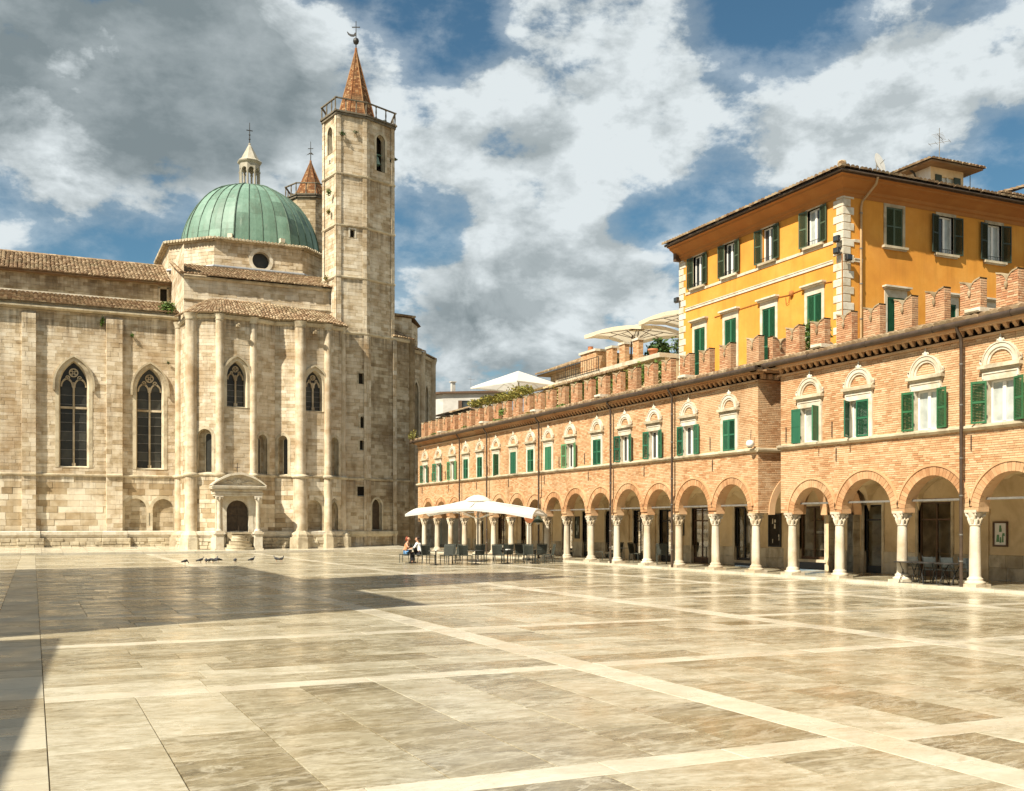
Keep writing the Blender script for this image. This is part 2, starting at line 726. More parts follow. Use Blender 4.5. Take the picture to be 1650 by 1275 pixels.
def m_glass(name, c=(.03, .035, .035), rough=.06):
    k = NT(name, rough, .6)
    nz = k.noise(1.3, 3, .5, .2, (3, 5, 7))
    k.bump(nz, .05, .05)
    return k.color(k.ramp(k.noise(.9, 3, .5, 0, (9, 3, 5)), [(.35, tuple(x * .6 for x in c)), (.7, tuple(x * 1.7 for x in c))]))


M = {}
RUNS = ((5.74, 1.3), (18.2, 2.0), (17.62, 1.6), (1.08, .8), (30.6, 1.6), (26.4, 1.6), (22.2, 1.6), (35.5, 1.5))
M['stone'] = m_varied('church_travertine', [(.20, (.20, .135, .07)), (.38, (.42, .325, .20)), (.55, (.585, .485, .34)), (.80, (.72, .64, .50))], .29, (1.3, 1.3, 1.7), .9, .7, 14., (.32, .21, .105), .28, .2, None, .34, 9, RUNS)
M['stone_low'] = m_varied('patched_travertine', [(.14, (.21, .14, .07)), (.38, (.42, .32, .19)), (.60, (.61, .51, .355)), (.90, (.74, .66, .51))], .66, 1.6, .9, .7, 14., (.35, .24, .125), .5, .2, None, .25, 8, RUNS[:1])
M['stone_dark'] = m_varied('dark_travertine', [(.22, (.16, .11, .058)), (.39, (.30, .225, .13)), (.56, (.44, .355, .23)), (.80, (.60, .51, .37))], .34, (1.3, 1.3, 1.7), .9, .7, 14., (.20, .135, .07), .4, .2, None, .34, 9, RUNS)  # darker version of the church stone, with its own stains and streaks
M['rail_stone'] = m_plain('lichened_stone', (.15, .125, .088), .9, .2, 0, .35, 3)
M['lantern_stone'] = m_varied('grey_lantern_stone', [(.2, (.20, .175, .125)), (.55, (.36, .325, .25)), (.9, (.50, .46, .37))], .3, 1.6, .9, .3, 20.)
M['stone_trim'] = m_varied('stone_trim', [(.2, (.33, .265, .17)), (.55, (.53, .45, .31)), (.9, (.66, .59, .44))], .3, 1.6, .88, .4, 20., (.19, .145, .09), .9, .2, None, .3)
M['pale_stone'] = m_varied('pale_limestone', [(.2, (.42, .355, .25)), (.55, (.58, .52, .405)), (.9, (.69, .64, .535))], .3, 3., .8, .3, 30., (.40, .31, .19), 1.6)
def m_brick(name, stops, wash, soot, mortar, tone_amt=.5):
    k = NT(name, .88, .2)
    f = k.mth('ADD', k.mth('MULTIPLY', k.tone, tone_amt), k.mth('MULTIPLY', k.noise(1.1, 6, .65), 1 - tone_amt * .6))
    c = k.ramp(f, stops)
    # remains of limewash and pale repairs, rain streaks and soot
    w = k.noise((.35, .35, .5), 7, .68, .4)
    c = k.mix(k.mth('MULTIPLY', k.ramp(w, [(.48, (0, 0, 0)), (.66, (1, 1, 1))]), .7), c, wash)
    q = k.noise((.5, .5, .09), 6, .62)
    c = k.mix(k.mth('MULTIPLY', k.ramp(q, [(.54, (0, 0, 0)), (.72, (1, 1, 1))]), .55), c, soot)
    d = k.noise(2.4, 6, .7)
    c = k.mix(k.mth('MULTIPLY', k.ramp(d, [(.60, (0, 0, 0)), (.74, (1, 1, 1))]), .5), c, soot)
    c = k.mix(k.mth('LESS_THAN', k.tone, -.5), c, mortar)
    k.bump(k.noise(40, 3, .6), .35, .02)
    return k.color(c)


M['brick'] = m_brick('brick', [(.05, (.22, .095, .038)), (.35, (.42, .22, .102)), (.6, (.55, .33, .172)), (.95, (.64, .45, .275))], (.58, .41, .24), (.26, .15, .07), (.44, .29, .165))
M['column_stone'] = m_varied('column_travertine', [(.20, (.26, .19, .105)), (.40, (.43, .35, .235)), (.68, (.60, .53, .41))], .30, (2., 2., .9), .8, .4, 24., (.33, .22, .105), .55, .25, None, .65, 8)
M['brick_red'] = m_brick('red_brick', [(.05, (.24, .10, .05)), (.4, (.39, .18, .088)), (.7, (.48, .26, .135)), (.95, (.57, .38, .23))], (.50, .33, .19), (.21, .135, .075), (.44, .33, .22), .6)
M['tile'] = m_varied('barrel_tile', [(.05, (.105, .062, .035)), (.35, (.20, .125, .068)), (.65, (.30, .20, .115)), (.95, (.43, .325, .205))], .7, 1.5, .9, .3, 30., (.23, .18, .10), .7, .2, (.10, .065, .04))
M['stucco'] = m_varied('ochre_stucco', [(.22, (.50, .195, .03)), (.5, (.63, .275, .044)), (.78, (.70, .345, .075))], .05, .55, .9, .25, 18., (.53, .215, .04), .35, .2, None, .28, 8)
M['stucco_cream'] = m_varied('cream_stucco', [(.2, (.55, .41, .225)), (.6, (.66, .515, .31)), (.9, (.72, .585, .385))], .1, .8, .9, .15, 25., (.40, .28, .15), .5)
M['stucco_white'] = m_varied('white_stucco', [(.2, (.66, .62, .54)), (.6, (.74, .71, .64)), (.9, (.78, .75, .69))], .1, .8, .9, .1, 25., (.50, .45, .37), .5)
M['stucco_grey'] = m_varied('grey_stucco', [(.2, (.40, .375, .33)), (.6, (.50, .47, .42)), (.9, (.56, .53, .48))], .1, .8, .9, .1, 25., (.34, .30, .25), .5)
M['cornice'] = m_varied('terracotta_cornice', [(.2, (.30, .115, .03)), (.6, (.37, .155, .042)), (.9, (.43, .20, .06))], .1, .8, .9, .12, 25.)
M['copper'] = None
def m_paint(name, a, b, rough=.5):
    k = NT(name, rough, .35)
    oi = k.n('ShaderNodeObjectInfo')
    f = k.mth('ADD', k.mth('MULTIPLY', oi.outputs['Random'], .6), k.mth('MULTIPLY', k.noise((3, 3, .6), 5, .65), .6))
    k.color(k.ramp(f, [(.3, a), (.9, b)]))
    k.bump(k.noise(18, 3), .12, .01)
    return k.m


M['green'] = m_paint('green_shutter_paint', (.014, .085, .045), (.045, .17, .085))
M['green_pale'] = m_plain('faded_green_paint', (.10, .24, .105), .5, .4, 0, .15)
M['olive'] = m_paint('olive_shutter_paint', (.04, .06, .032), (.085, .115, .065))
M['dark_green'] = m_paint('dark_green_paint', (.014, .024, .013), (.04, .055, .032))
M['white'] = m_plain('white_window_paint', (.76, .73, .66), .5, .4, 0, .06)
M['glass'] = m_glass('window_glass')
M['glass_pale'] = m_plain('curtained_glass', (.40, .42, .38), .12, .6, 0, .25, 2.)
M['lead'] = m_varied('lead_glass', [(.2, (.014, .014, .011)), (.6, (.030, .029, .023)), (.9, (.06, .058, .046))], .6, 2., .42, .2, 8., spec=.35)
M['metal'] = m_plain('grey_metal', (.20, .185, .16), .45, .5, .3, .25)
M['iron'] = m_plain('dark_iron', (.035, .033, .03), .5, .5, .4, .3)
M['copper_dark'] = m_plain('dark_copper_seam', (.075, .115, .08), .6, .3, 0, .3)
M['copper_pipe'] = m_plain('brown_gutter', (.075, .05, .033), .45, .5, .3, .3)
M['lead_sheet'] = m_plain('lead_sheet', (.32, .33, .34), .5, .5, .4, .2)
M['rattan'] = m_plain('charcoal_rattan', (.045, .049, .037), .55, .4, 0, .3, 20)
M['canvas'] = m_cloth('white_canvas', (.80, .77, .70))
M['canvas_cream'] = m_cloth('cream_canvas', (.78, .68, .50))
M['wood'] = m_plain('dark_wood', (.10, .055, .028), .6, .35, 0, .35, 6)
M['wood_pale'] = m_plain('pale_wood', (.42, .25, .11), .6, .35, 0, .25, 6)
M['dark'] = m_plain('near_black', (.028, .022, .015), .9, .2, 0, .4)  # near-black puts the unlit depth behind openings into the colour; also poster prints
M['leaf'] = m_varied('leaf_green', [(.0, (.03, .065, .014)), (.5, (.07, .13, .024)), (1, (.15, .21, .045))], .8, 3., .6, 0)
M['leaf_dark'] = m_varied('leaf_dark_green', [(.0, (.018, .038, .011)), (.5, (.035, .07, .017)), (1, (.07, .115, .028))], .8, 3., .6, 0)
M['leaf_yellow'] = m_varied('leaf_yellow_green', [(.0, (.06, .075, .015)), (.5, (.15, .145, .03)), (1, (.28, .22, .045))], .8, 3., .6, 0)
M['terracotta'] = m_plain('terracotta_pot', (.45, .17, .075), .8, .25)
M['spire'] = m_varied('spire_brick', [(.05, (.07, .026, .012)), (.45, (.155, .058, .021)), (.75, (.235, .10, .036)), (1, (.34, .20, .095))], .8, 2., .9, .3, 30., (.13, .08, .04), .8, .2, (.16, .09, .045))
M['wood_door'] = m_plain('old_oak_door', (.075, .052, .032), .7, .3, 0, .3, 5)


def m_copper():
    k = NT('green_copper', .55, .4)
    nz = k.noise(.55, 5, .65)
    f = k.mth('ADD', k.mth('MULTIPLY', k.tone, .35), k.mth('MULTIPLY', nz, .75))
    c = k.ramp(f, [(.2, (.075, .115, .08)), (.5, (.125, .215, .155)), (.85, (.21, .325, .25))])
    s = k.noise((1.6, 1.6, .22), 4, .6)
    c = k.mix(k.mth('MULTIPLY', k.ramp(s, [(.55, (0, 0, 0)), (.8, (1, 1, 1))]), .6), c, (.085, .085, .052))
    s2 = k.noise((2.6, 2.6, .3), 5, .65)
    c = k.mix(k.mth('MULTIPLY', k.ramp(s2, [(.58, (0, 0, 0)), (.7, (1, 1, 1))]), .4), c, (.30, .36, .29))
    k.bump(k.noise(2.5, 4), .35, .06)
    return k.color(c)


M['copper'] = m_copper()


def m_paving(name, stops, rough0=.09, rough1=.42, toneamt=.24):
    k = NT(name, .3, .5)
    # every slab is cut from its own block: shift and turn the grain per slab
    rot = k.n('ShaderNodeVectorRotate')
    rot.rotation_type = 'Z_AXIS'
    k.l(k.mth('MULTIPLY_ADD', k.tone, .5, -.25), rot.inputs['Angle'])
    k.l(k.pos, rot.inputs['Vector'])
    k.pos = rot.outputs[0]
    a = k.noise((1.6, 3.0, 2.), 10, .70, .7, (31, 57, 11))
    b = k.noise((3.2, 7.0, 3), 9, .72, .6, (17, 13, 5))
    fine = k.noise((9, 17, 9), 6, .72, .5)
    vein = k.mth('ABSOLUTE', k.mth('SUBTRACT', k.noise((.7, 2.2, 1), 8, .66, .5, (7, 23, 3)), .5))
    f = k.mth('ADD', k.mth('MULTIPLY', a, .62), k.mth('MULTIPLY', b, .34))
    f = k.mth('ADD', f, k.mth('MULTIPLY', k.tone, toneamt))
    f = k.mth('ADD', f, k.mth('MULTIPLY', fine, .42))
    f = k.mth('MULTIPLY', k.mth('SUBTRACT', f, .49), 1.5, clamp=True)
    c = k.ramp(f, stops)
    c = k.mix(k.mth('MULTIPLY', k.ramp(vein, [(.0, (1, 1, 1)), (.035, (0, 0, 0))]), .5), c, stops[-1][1])
    pits = k.noise((20, 50, 26), 4, .65, .3)
    patch = k.noise(.7, 4, .6, .3)
    pm = k.mth('MULTIPLY', k.ramp(pits, [(.58, (0, 0, 0)), (.68, (1, 1, 1))]), k.ramp(patch, [(.4, (.15, .15, .15)), (.65, (.95, .95, .95))]))
    c = k.mix(k.mth('MULTIPLY', pm, .75), c, (.15, .105, .045))
    st = k.noise(.33, 5, .6, .5)
    c = k.mix(k.mth('MULTIPLY', k.ramp(st, [(.48, (0, 0, 0)), (.72, (1, 1, 1))]), .4), c, (.225, .165, .075))
    r = k.ramp(k.noise(.8, 5, .6, .3), [(.3, (rough0,) * 3), (.72, (rough1,) * 3)])
    k.l(r, k.b.inputs['Roughness'])
    k.bump(k.mth('ADD', k.mth('MULTIPLY', fine, .6), k.mth('MULTIPLY', k.noise(2.2, 2), 1.)), .12, .012)
    return k.color(c)


M['paving'] = m_paving('travertine_paving', [(.12, (.10, .078, .042)), (.36, (.23, .19, .113)), (.57, (.37, .325, .22)), (.82, (.55, .505, .39))])
M['paving_pale'] = m_paving('pale_band_paving', [(.02, (.32, .27, .175)), (.28, (.50, .445, .33)), (.8, (.66, .61, .49))],   .10, .40, .14)
M['paving_worn'] = m_paving('worn_border_paving', [(.08, (.13, .10, .055)), (.35, (.30, .25, .155)), (.75, (.50, .45, .33))], .2, .5, .3)
M['joint'] = m_plain('paving_joint', (.15, .105, .055), .9, .1, 0, .3)
M['earth'] = m_varied('town_ground', [(.2, (.20, .16, .10)), (.6, (.30, .25, .17)), (.9, (.38, .33, .24))], .2, .2, .9, .1, 2.)

# ------------------------------------------------------------------ ground and paving
g = MB()
g.quad((-2500, -2500, -.06), (2500, -2500, -.06), (2500, 2500, -.06), (-2500, 2500, -.06))
obj('ground', g, M['earth'], kind='structure')

g = MB()
g.quad((-40, -40, -.02), (26.8, -40, -.02), (26.8, 120, -.02), (-40, 120, -.02))
plaza = obj('plaza', g, M['joint'], kind='structure')

BX = [.12, 7.42, 14.6, 22.1]          # long pale bands (right-hand edges of the cells run between)
BY = [-3.8, 2.0, 7.8, 13.6, 19.4, 25.2, 31.0, 36.8, 42.6, 48.4, 54.2, 60.0, 65.8, 71.6, 77.4]
pieces = []                            # (x0, x1, y0, y1, pale)
BW = .56


def cut_band(along_x, c, lo, hi, w, lmin=1.1, lmax=2.4):
    s = lo
    while s < hi - .02:
        e = min(hi, s + random.uniform(lmin, lmax))
        if hi - e < .5:
            e = hi
        pieces.append((s, e, c - w / 2, c + w / 2, True) if along_x else (c - w / 2, c + w / 2, s, e, True))
        s = e


def fill(x0, x1, y0, y1, mode):
    if mode == 'y':
        n = max(1, round((x1 - x0) / .98))
        for i in range(n):
            a, b = x0 + (x1 - x0) * i / n, x0 + (x1 - x0) * (i + 1) / n
            s = y0
            while s < y1 - .02:
                e = min(y1, s + random.uniform(1.1, 2.6))
                if y1 - e < .6:
                    e = y1
                pieces.append((a, b, s, e, False))
                s = e
    else:
        n = max(1, round((y1 - y0) / .8))
        for i in range(n):
            a, b = y0 + (y1 - y0) * i / n, y0 + (y1 - y0) * (i + 1) / n
            s = x0
            while s < x1 - .02:
                e = min(x1, s + random.uniform(1.0, 2.3))
                if x1 - e < .5:
                    e = x1
                pieces.append((s, e, a, b, False))
                s = e


cols = [(-40, -.73), (.12, BX[1] - BW / 2), (BX[1] + BW / 2, BX[2] - BW / 2), (BX[2] + BW / 2, BX[3] - BW / 2), (BX[3] + BW / 2, 26.8)]
for b in BX[1:]:
    cut_band(False, b, -8, 77.6, BW)
s = -8.
while s < 77.6:                        # the worn band by the photographer's feet
    e = s + random.uniform(.5, 1.1)
    pieces.append((-.73, .12, s, min(e, 77.6), 2))
    s = e
for ci, (x0, x1) in enumerate(cols):
    if x0 < -20:
        x0 = -12
    for i in range(len(BY) - 1):
        y0, y1 = BY[i] + .22, BY[i + 1] - .22
        fill(x0, x1, y0, y1 if i < len(BY) - 2 else 77.6, 'y' if ((i + ci) % 3 == 0 and ci != 0) or (i == 2 and ci in (1, 2)) else 'x')
    for y in BY[:-1]:
        cut_band(True, y, x0, x1, .44)


def slab(p):
    x0, x1, y0, y1, pale = p
    g, c = .0048, .004
    z = random.uniform(-.0015, .0015)
    v = [(x0 + g, y0 + g, -.02), (x1 - g, y0 + g, -.02), (x1 - g, y1 - g, -.02), (x0 + g, y1 - g, -.02),
         (x0 + g, y0 + g, z - c), (x1 - g, y0 + g, z - c), (x1 - g, y1 - g, z - c), (x0 + g, y1 - g, z - c),
         (x0 + g + c, y0 + g + c, z), (x1 - g - c, y0 + g + c, z), (x1 - g - c, y1 - g - c, z), (x0 + g + c, y1 - g - c, z)]
    f = [(8, 9, 10, 11)]
    for i in range(4):
        j = (i + 1) % 4
        f += [(i, j, j + 4, i + 4), (i + 4, j + 4, j + 8, i + 8)]
    return v, f


def view_size(p):
    cx, cy = (p[0] + p[1]) / 2, (p[2] + p[3]) / 2
    X, Y = .9082 * cx - .4186 * cy, .4186 * cx + .9082 * cy
    if Y < 5 or abs(X / Y) > .52:
        return 0
    return (p[1] - p[0]) * (p[3] - p[2]) / Y ** 3


pieces.sort(key=view_size, reverse=True)
far = {0: MB(), 1: MB(), 2: MB()}
PM = {0: 'paving', 1: 'paving_pale', 2: 'paving_worn'}
for i, p in enumerate(pieces):
    v, f = slab(p)
    if i < 300:
        obj('paving_slab', MB().add(v, f), M[PM[int(p[4])]], plaza)
    else:
        far[int(p[4])].add(v, f)
for k_ in PM:
    obj('paving_slab', far[k_], M[PM[k_]], plaza, kind='stuff')

# raised floor under the arcades, with a kerb of stone blocks
fl = MB()
fl.quad((26.84, -12, .085), (31.3, -12, .085), (31.3, 82, .085), (26.84, 82, .085))
portico = obj('portico_floor', fl, M['joint'], kind='structure')
for y in np.arange(9, 82, 1.3):
    for x0, x1 in ((27.3, 28.6), (28.6, 29.9), (29.9, 31.3)):
        q = MB()
        q.box(WORLD, x0 + .004, x1 - .004, y + .004, y + 1.296, -.05, .1 - random.uniform(0, .002))
        obj('floor_slab', q, M['paving'], portico)
kb = MB()
kb.box(WORLD, 26.84, 27.3, -12, 82, -.05, .08)
kerb = obj('kerb', kb, M['joint'], kind='structure')
y = 9.
while y < 82:
    e = y + random.uniform(1.2, 2.2)
    q = MB()
    q.box(WORLD, 26.82, 27.3, y + .005, e - .005, -.045, .1 + random.uniform(-.004, .003))
    obj('kerb_stone', q, M['paving_pale'], kerb)
    y = e
bk = MB()
bk.quad((26.9, -12, .06), (31.4, -12, .06), (31.4, 82, .06), (26.9, 82, .06))
bk.quad((31.3, -12, .065), (60, -12, .065), (60, 110, .065), (31.3, 110, .065))
obj('side_street', bk, M['joint'], kind='structure')

# low terrace in front of the church, gently rising to the wall
te = MB()
te.quad((-20, 77.75, .1), (27, 77.75, .1), (27, 88, .34), (-20, 88, .34), tone=.1)
terrace = obj('church_terrace', te, M['joint'], kind='structure')
x = -6.
while x < 27:
    e = x + random.uniform(1.3, 2.1)
    q = MB()
    q.add([(x + .006, 77.7, -.05), (e - .006, 77.7, -.05), (e - .006, 77.7, .15), (x + .006, 77.7, .15), (x + .006, 78.2, .155), (e - .006, 78.2, .155)],
          [(0, 1, 2, 3), (3, 2, 5, 4)])
    obj('step_stone', q, M['paving_pale'], terrace)
    for j in range(6):
        a, b = 78.2 + j * 1.35, 78.2 + (j + 1) * 1.35 - .012
        za, zb = .155 + .235 * (a - 78.2) / 8, .155 + .235 * (b - 78.2) / 8
        q = MB()
        q.quad((x + .006, a, za), (e - .006, a, za), (e - .006, b, zb), (x + .006, b, zb))
        obj('terrace_slab', q, M['paving_pale'], terrace)
    x = e

# ------------------------------------------------------------------ church
church = thing('church', 'large travertine church with green copper dome, tall gothic windows and a small columned portal', 'church', (10, 86, 0))
lower_stones = []
FILL = MB()
NF = Frame((0, 86.06), (1, 0), (0, -1))


def stone_wall(fr, s0, s1, z0, z1, holes=(), parent=None, h=.27, lmin=.45, lmax=1.15, mat='stone', proud=.016, dbase=0., name='stone_wall'):
    m = courses(fr, s0, s1, z0, z1, h, lmin, lmax, holes, proud, 0, .009, MB(), None, .03, dbase)
    return obj(name, m, M[mat], parent or church, kind='stuff')


def low_wall(fr, s0, s1, z0, z1, holes=(), h=.46, dbase=0.):
    courses(fr, s0, s1, z0, z1, h, .7, 1.35, holes, .035, 0, .016, None, lower_stones, .03, dbase)


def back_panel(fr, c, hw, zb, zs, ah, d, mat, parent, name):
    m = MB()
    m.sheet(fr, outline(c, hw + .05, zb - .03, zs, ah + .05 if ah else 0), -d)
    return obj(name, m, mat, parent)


def surround(fr, c, hw, zb, zs, ah, depth, w=.3, proud=.05, mat='stone_trim', name='window_frame', parent=None, hood=False, hollow=True, splay=0.):
    m = MB()
    inn = outline(c, hw, zb, zs, ah)
    out = outline(c, hw, zb, zs, ah, grow=w)
    out[0] = (out[0][0], zb)
    out[-1] = (out[-1][0], zb)
    m.band(fr, inn, out, -.12, proud, .55)
    small = outline(c, hw - splay, zb, zs, ah - splay * .8 if ah else 0)
    v, f = [], []
    for (a, b), (e, g) in zip(inn, small):
        v += [fr.p(a, proud - .005, b), fr.p(e, -depth, g)]
    for i in range(len(inn) - 1):
        f.append((2 * i, 2 * i + 1, 2 * i + 3, 2 * i + 2))
    m.add(v, f, .6)
    m.quad(fr.p(c - hw, proud, zb), fr.p(c + hw, proud, zb), fr.p(c + hw, -depth, zb + .25 * min(depth, .6)), fr.p(c - hw, -depth, zb + .25 * min(depth, .6)), tone=.8)
    if hood:
        o1 = outline(c, hw, zs - .5, zs, ah, grow=w + .01)
        o2 = outline(c, hw, zs - .5, zs, ah, grow=w + .16)
        m.band(fr, o1, o2, -.05, proud + .14, .15)
    return obj(name, m, M[mat], parent)


def gothic(fr, c, hw, zb, zs, ah, parent, lights=2, rows=8, transom=None, hood=True, depth=.55):
    """pointed window: frame with splay, tracery and separate leaded panes"""
    w = surround(fr, c, hw, zb, zs, ah, depth, .26, .04, 'stone_trim', 'window', parent, hood, splay=.12)
    iw = hw - .12
    back_panel(fr, c, iw, zb, zs, ah - .1, depth + .12, M['dark'], w, 'window_back')
    tr = MB()
    d0, d1 = -depth - .03, -depth + .11
    lw = 2 * iw / lights
    top = zs - .1
    for i in range(1, lights):
        x = c - iw + lw * i
        tr.tube([fr.p(x, -depth + .05, zb), fr.p(x, -depth + .05, top + .3)], .075, 8, .8)
        tr.box(fr, x - .13, x + .13, d0, d1 + .03, zb, zb + .35, .7)
        tr.box(fr, x - .11, x + .11, d0, d1 + .03, top - .12, top + .02, .7)
    for i in range(lights):
        m = c - iw + lw * (i + .5)
        a = outline(m, lw / 2 - .13, top - .05, top, lw * .55, 6)
        b = outline(m, lw / 2 - .02, top - .05, top, lw * .72, 6)
        tr.band(fr, a, b, d0, d1, .7)
    rr = iw * .36
    for (ox, oz, q) in ((0, zs + ah * .52, rr), (-iw * .45, zs + ah * .30, rr * .5), (iw * .45, zs + ah * .30, rr * .5)):
        a = [(c + ox + (q - .07) * math.cos(t), oz + (q - .07) * math.sin(t)) for t in np.linspace(0, 2 * math.pi, 17)]
        b = [(c + ox + q * math.cos(t), oz + q * math.sin(t)) for t in np.linspace(0, 2 * math.pi, 17)]
        tr.band(fr, a, b, d0, d1, .7)
        if q == rr:
            for t in np.linspace(0, 2 * math.pi, 5)[:-1]:
                u, z = c + ox + q * .55 * math.cos(t), oz + q * .55 * math.sin(t)
                a = [(u + q * .28 * math.cos(k), z + q * .28 * math.sin(k)) for k in np.linspace(0, 2 * math.pi, 9)]
                b = [(u + q * .42 * math.cos(k), z + q * .42 * math.sin(k)) for k in np.linspace(0, 2 * math.pi, 9)]
                tr.band(fr, a, b, d0 + .02, d1 - .02, .7)
    if transom:
        tr.box(fr, c - iw - .05, c + iw + .05, d0, d1, transom - .08, transom + .08, .9)
    obj('tracery', tr, M['stone_dark'], w)
    hgt = (top - zb) / rows
    for i in range(lights):
        a, b = c - iw + lw * i + .06, c - iw + lw * (i + 1) - .06
        for r in range(rows):
            tl = random.uniform(-.012, .012)
            p = MB()
            z0, z1 = zb + r * hgt + .012, zb + (r + 1) * hgt - .012
            d = -depth - .02
            p.add([fr.p(a, d + tl, z0), fr.p(b, d - tl, z0), fr.p(b, d - tl * .5, z1), fr.p(a, d + tl * 1.5, z1)], [(0, 1, 2, 3)])
            obj('pane', p, M['lead'], w)
    bars = MB()
    for r in range(1, rows):
        bars.box(fr, c - iw, c + iw, -depth - .01, -depth + .012, zb + r * hgt - .014, zb + r * hgt + .014)
    obj('glazing_bars', bars, M['metal'], w)
    sheet = MB()
    sheet.sheet(fr, outline(c, iw, top, zs, ah - .1), -depth - .02)
    obj('upper_glass', sheet, M['lead'], w)
    return w


def niche(fr, c, hw, zb, zs, ah, depth, parent, mat='stone_dark', name='blind_arch', w=.26):
    n = surround(fr, c, hw, zb, zs, ah, depth, w, .025, 'stone_trim', name, parent)
    m = courses(fr, c - hw - .02, c + hw + .02, zb, zs + ah, .34, .5, .9, (), .02, 0, .012, MB(), None, .02, -depth)
    obj('infill', m, M[mat], n)
    return n


def lancet(fr, c, hw, zb, zs, ah, parent, shift=.35, depth=.5):
    """deep narrow niche with a slim window in its back wall"""
    n = niche(fr, c, hw, zb, zs, ah, depth, parent, 'stone_dark', 'lancet_niche', .22)
    m = MB()
    m.band(fr, outline(c + shift * hw, hw * .42, zb + .1, zs, hw * .45), outline(c + shift * hw, hw * .42, zb + .1, zs, hw * .45, grow=.07), -depth - .01, -depth + .09)
    obj('slit_frame', m, M['stone_trim'], n)
    m = MB()
    m.sheet(fr, outline(c + shift * hw, hw * .42, zb + .1, zs, hw * .45), -depth + .045)
    obj('slit_glass', m, M['lead'], n)
    return n


# --- nave: aisle wall
h1 = hole(2.82, 1.06, 6.45, 12.8, 1.8)
h2 = hole(8.34, 1.03, 6.42, 12.7, 1.75)
h0 = hole(-4.1, .98, 6.45, 12.8, 1.75)
n1, n2 = hole(7.27, .80, 1.55, 3.3, .82), hole(9.32, .78, 1.55, 3.3, .80)
stone_wall(NF, -20, 10.45, 5.9, 18.3, (h0, h1, h2))
low_wall(NF, -3.6, 10.45, 1.55, 5.8, (n1, n2))
stone_wall(NF, -20, -3.6, 1.55, 5.8)
for h in (h0, h1, h2):
    gothic(NF, *h, church, 2, 9, 11.05)
niche(NF, *n1, .22, church)
niche(NF, *n2, .22, church)
for a, b in ((-13.0, -12.0), (-6.9, -5.9), (-.78, .19), (5.12, 6.29)):
    pil = MB()
    courses(Frame((0, 86.06 - .33), (1, 0), (0, -1)), a, b, .4, 17.9, .36, .5, .8, (), .02, 0, .012, pil, None, .02)
    pl = Frame((a, 86.06), (0, -1), (-1, 0))
    courses(pl, 0, .33, .4, 17.9, .36, .3, .34, (), .01, 0, .012, pil)
    pr = Frame((b, 86.06), (0, -1), (1, 0))
    courses(pr, 0, .33, .4, 17.9, .36, .3, .34, (), .01, 0, .012, pil)
    pil.add([NF.p(a, .33, 17.9), NF.p(b, .33, 17.9), NF.p(b, 0, 18.2), NF.p(a, 0, 18.2)], [(0, 1, 2, 3)], .5)
    obj('pilaster', pil, M['stone'], church)


def stringc(segs, z0, z1, prot, mat='stone_trim', name='string_course', parent=None):
    """moulding following a list of (frame, s0, s1, extra depth)"""
    m = MB()
    for fr, a, b, d in segs:
        x = a
        while x < b - .05:
            e = min(b, x + random.uniform(.9, 1.6))
            if b - e < .3:
                e = b
            q = prot + d + random.uniform(-.008, .008)
            prof = [(d - .05, z0), (d + prot * .5, z0), (q, z0 + (z1 - z0) * .45), (q, z1 - .03), (d - .05, z1 + .03)]
            v = [fr.p(x + .003, k, z) for k, z in prof] + [fr.p(e - .003, k, z) for k, z in prof]
            f = [(i, i + 1, i + 6, i + 5) for i in range(4)] + [(0, 1, 2, 3, 4), (9, 8, 7, 6, 5)]
            m.add(v, f)
            x = e
    return obj(name, m, M[mat], parent or church)


nave_segs = [(NF, -20, -13.0, 0), (NF, -13.0, -12.0, .33), (NF, -12, -6.9, 0), (NF, -6.9, -5.9, .33), (NF, -5.9, -.78, 0), (NF, -.78, .19, .33), (NF, .19, 5.12, 0), (NF, 5.12, 6.29, .33), (NF, 6.29, 10.45, 0)]
stringc(nave_segs, 5.74, 5.95, .14)
# plinth: rough masonry below a moulded course
pm = MB()
for fr, a, b, d in nave_segs:
    pf = Frame((0, 86.06 - .45 - d), (1, 0), (0, -1))
    lo, hi = (a - .32, b + .55) if d else (a + .1, b - .05)
    if not d:
        lo, hi = a + .55, b - .32
    courses(pf, lo, hi, 0, 1.05, .3, .35, .95, (), .07, 0, .03, pm, None, .05)
    for ss, nn in ((lo, -1), (hi, 1)):
        courses(Frame((ss, 86.06), (0, -1), (nn, 0)), 0, .45 + d, 0, 1.05, .3, .4, .6, (), .03, 0, .02, pm)
    pm.box(NF, lo, hi, 0, .42 + d, .99, 1.05)
obj('plinth_masonry', pm, M['stone_trim'], church, kind='stuff')
stringc([(fr, a - (.3 if d else -.35), b + (.3 if d else -.3), d + .2) for fr, a, b, d in nave_segs], 1.08, 1.56, .2, 'pale_stone', 'plinth_moulding')
stringc([(NF, -20, 10.4, .05)], 18.3, 18.55, .42, 'stone_trim', 'gutter_ledge')
m = MB()
tiles(m, (-20, 85.65, 18.78), (10.5, 85.65, 18.78), (-20, 92, 20.72), (10.5, 92, 20.72), .30, .5, .06)
obj('roof_tiles', m, M['tile'], church, kind='stuff')
m = MB()
m.box(WORLD, -20, 10.55, 86.02, 92, 18.3, 18.86)  # filler added under the aisle roof, closes the gap to the sky
m.box(WORLD, -20, 10.55, 91.72, 92.02, 20.68, 20.86)
obj('flashing', m, M['pale_stone'], church)
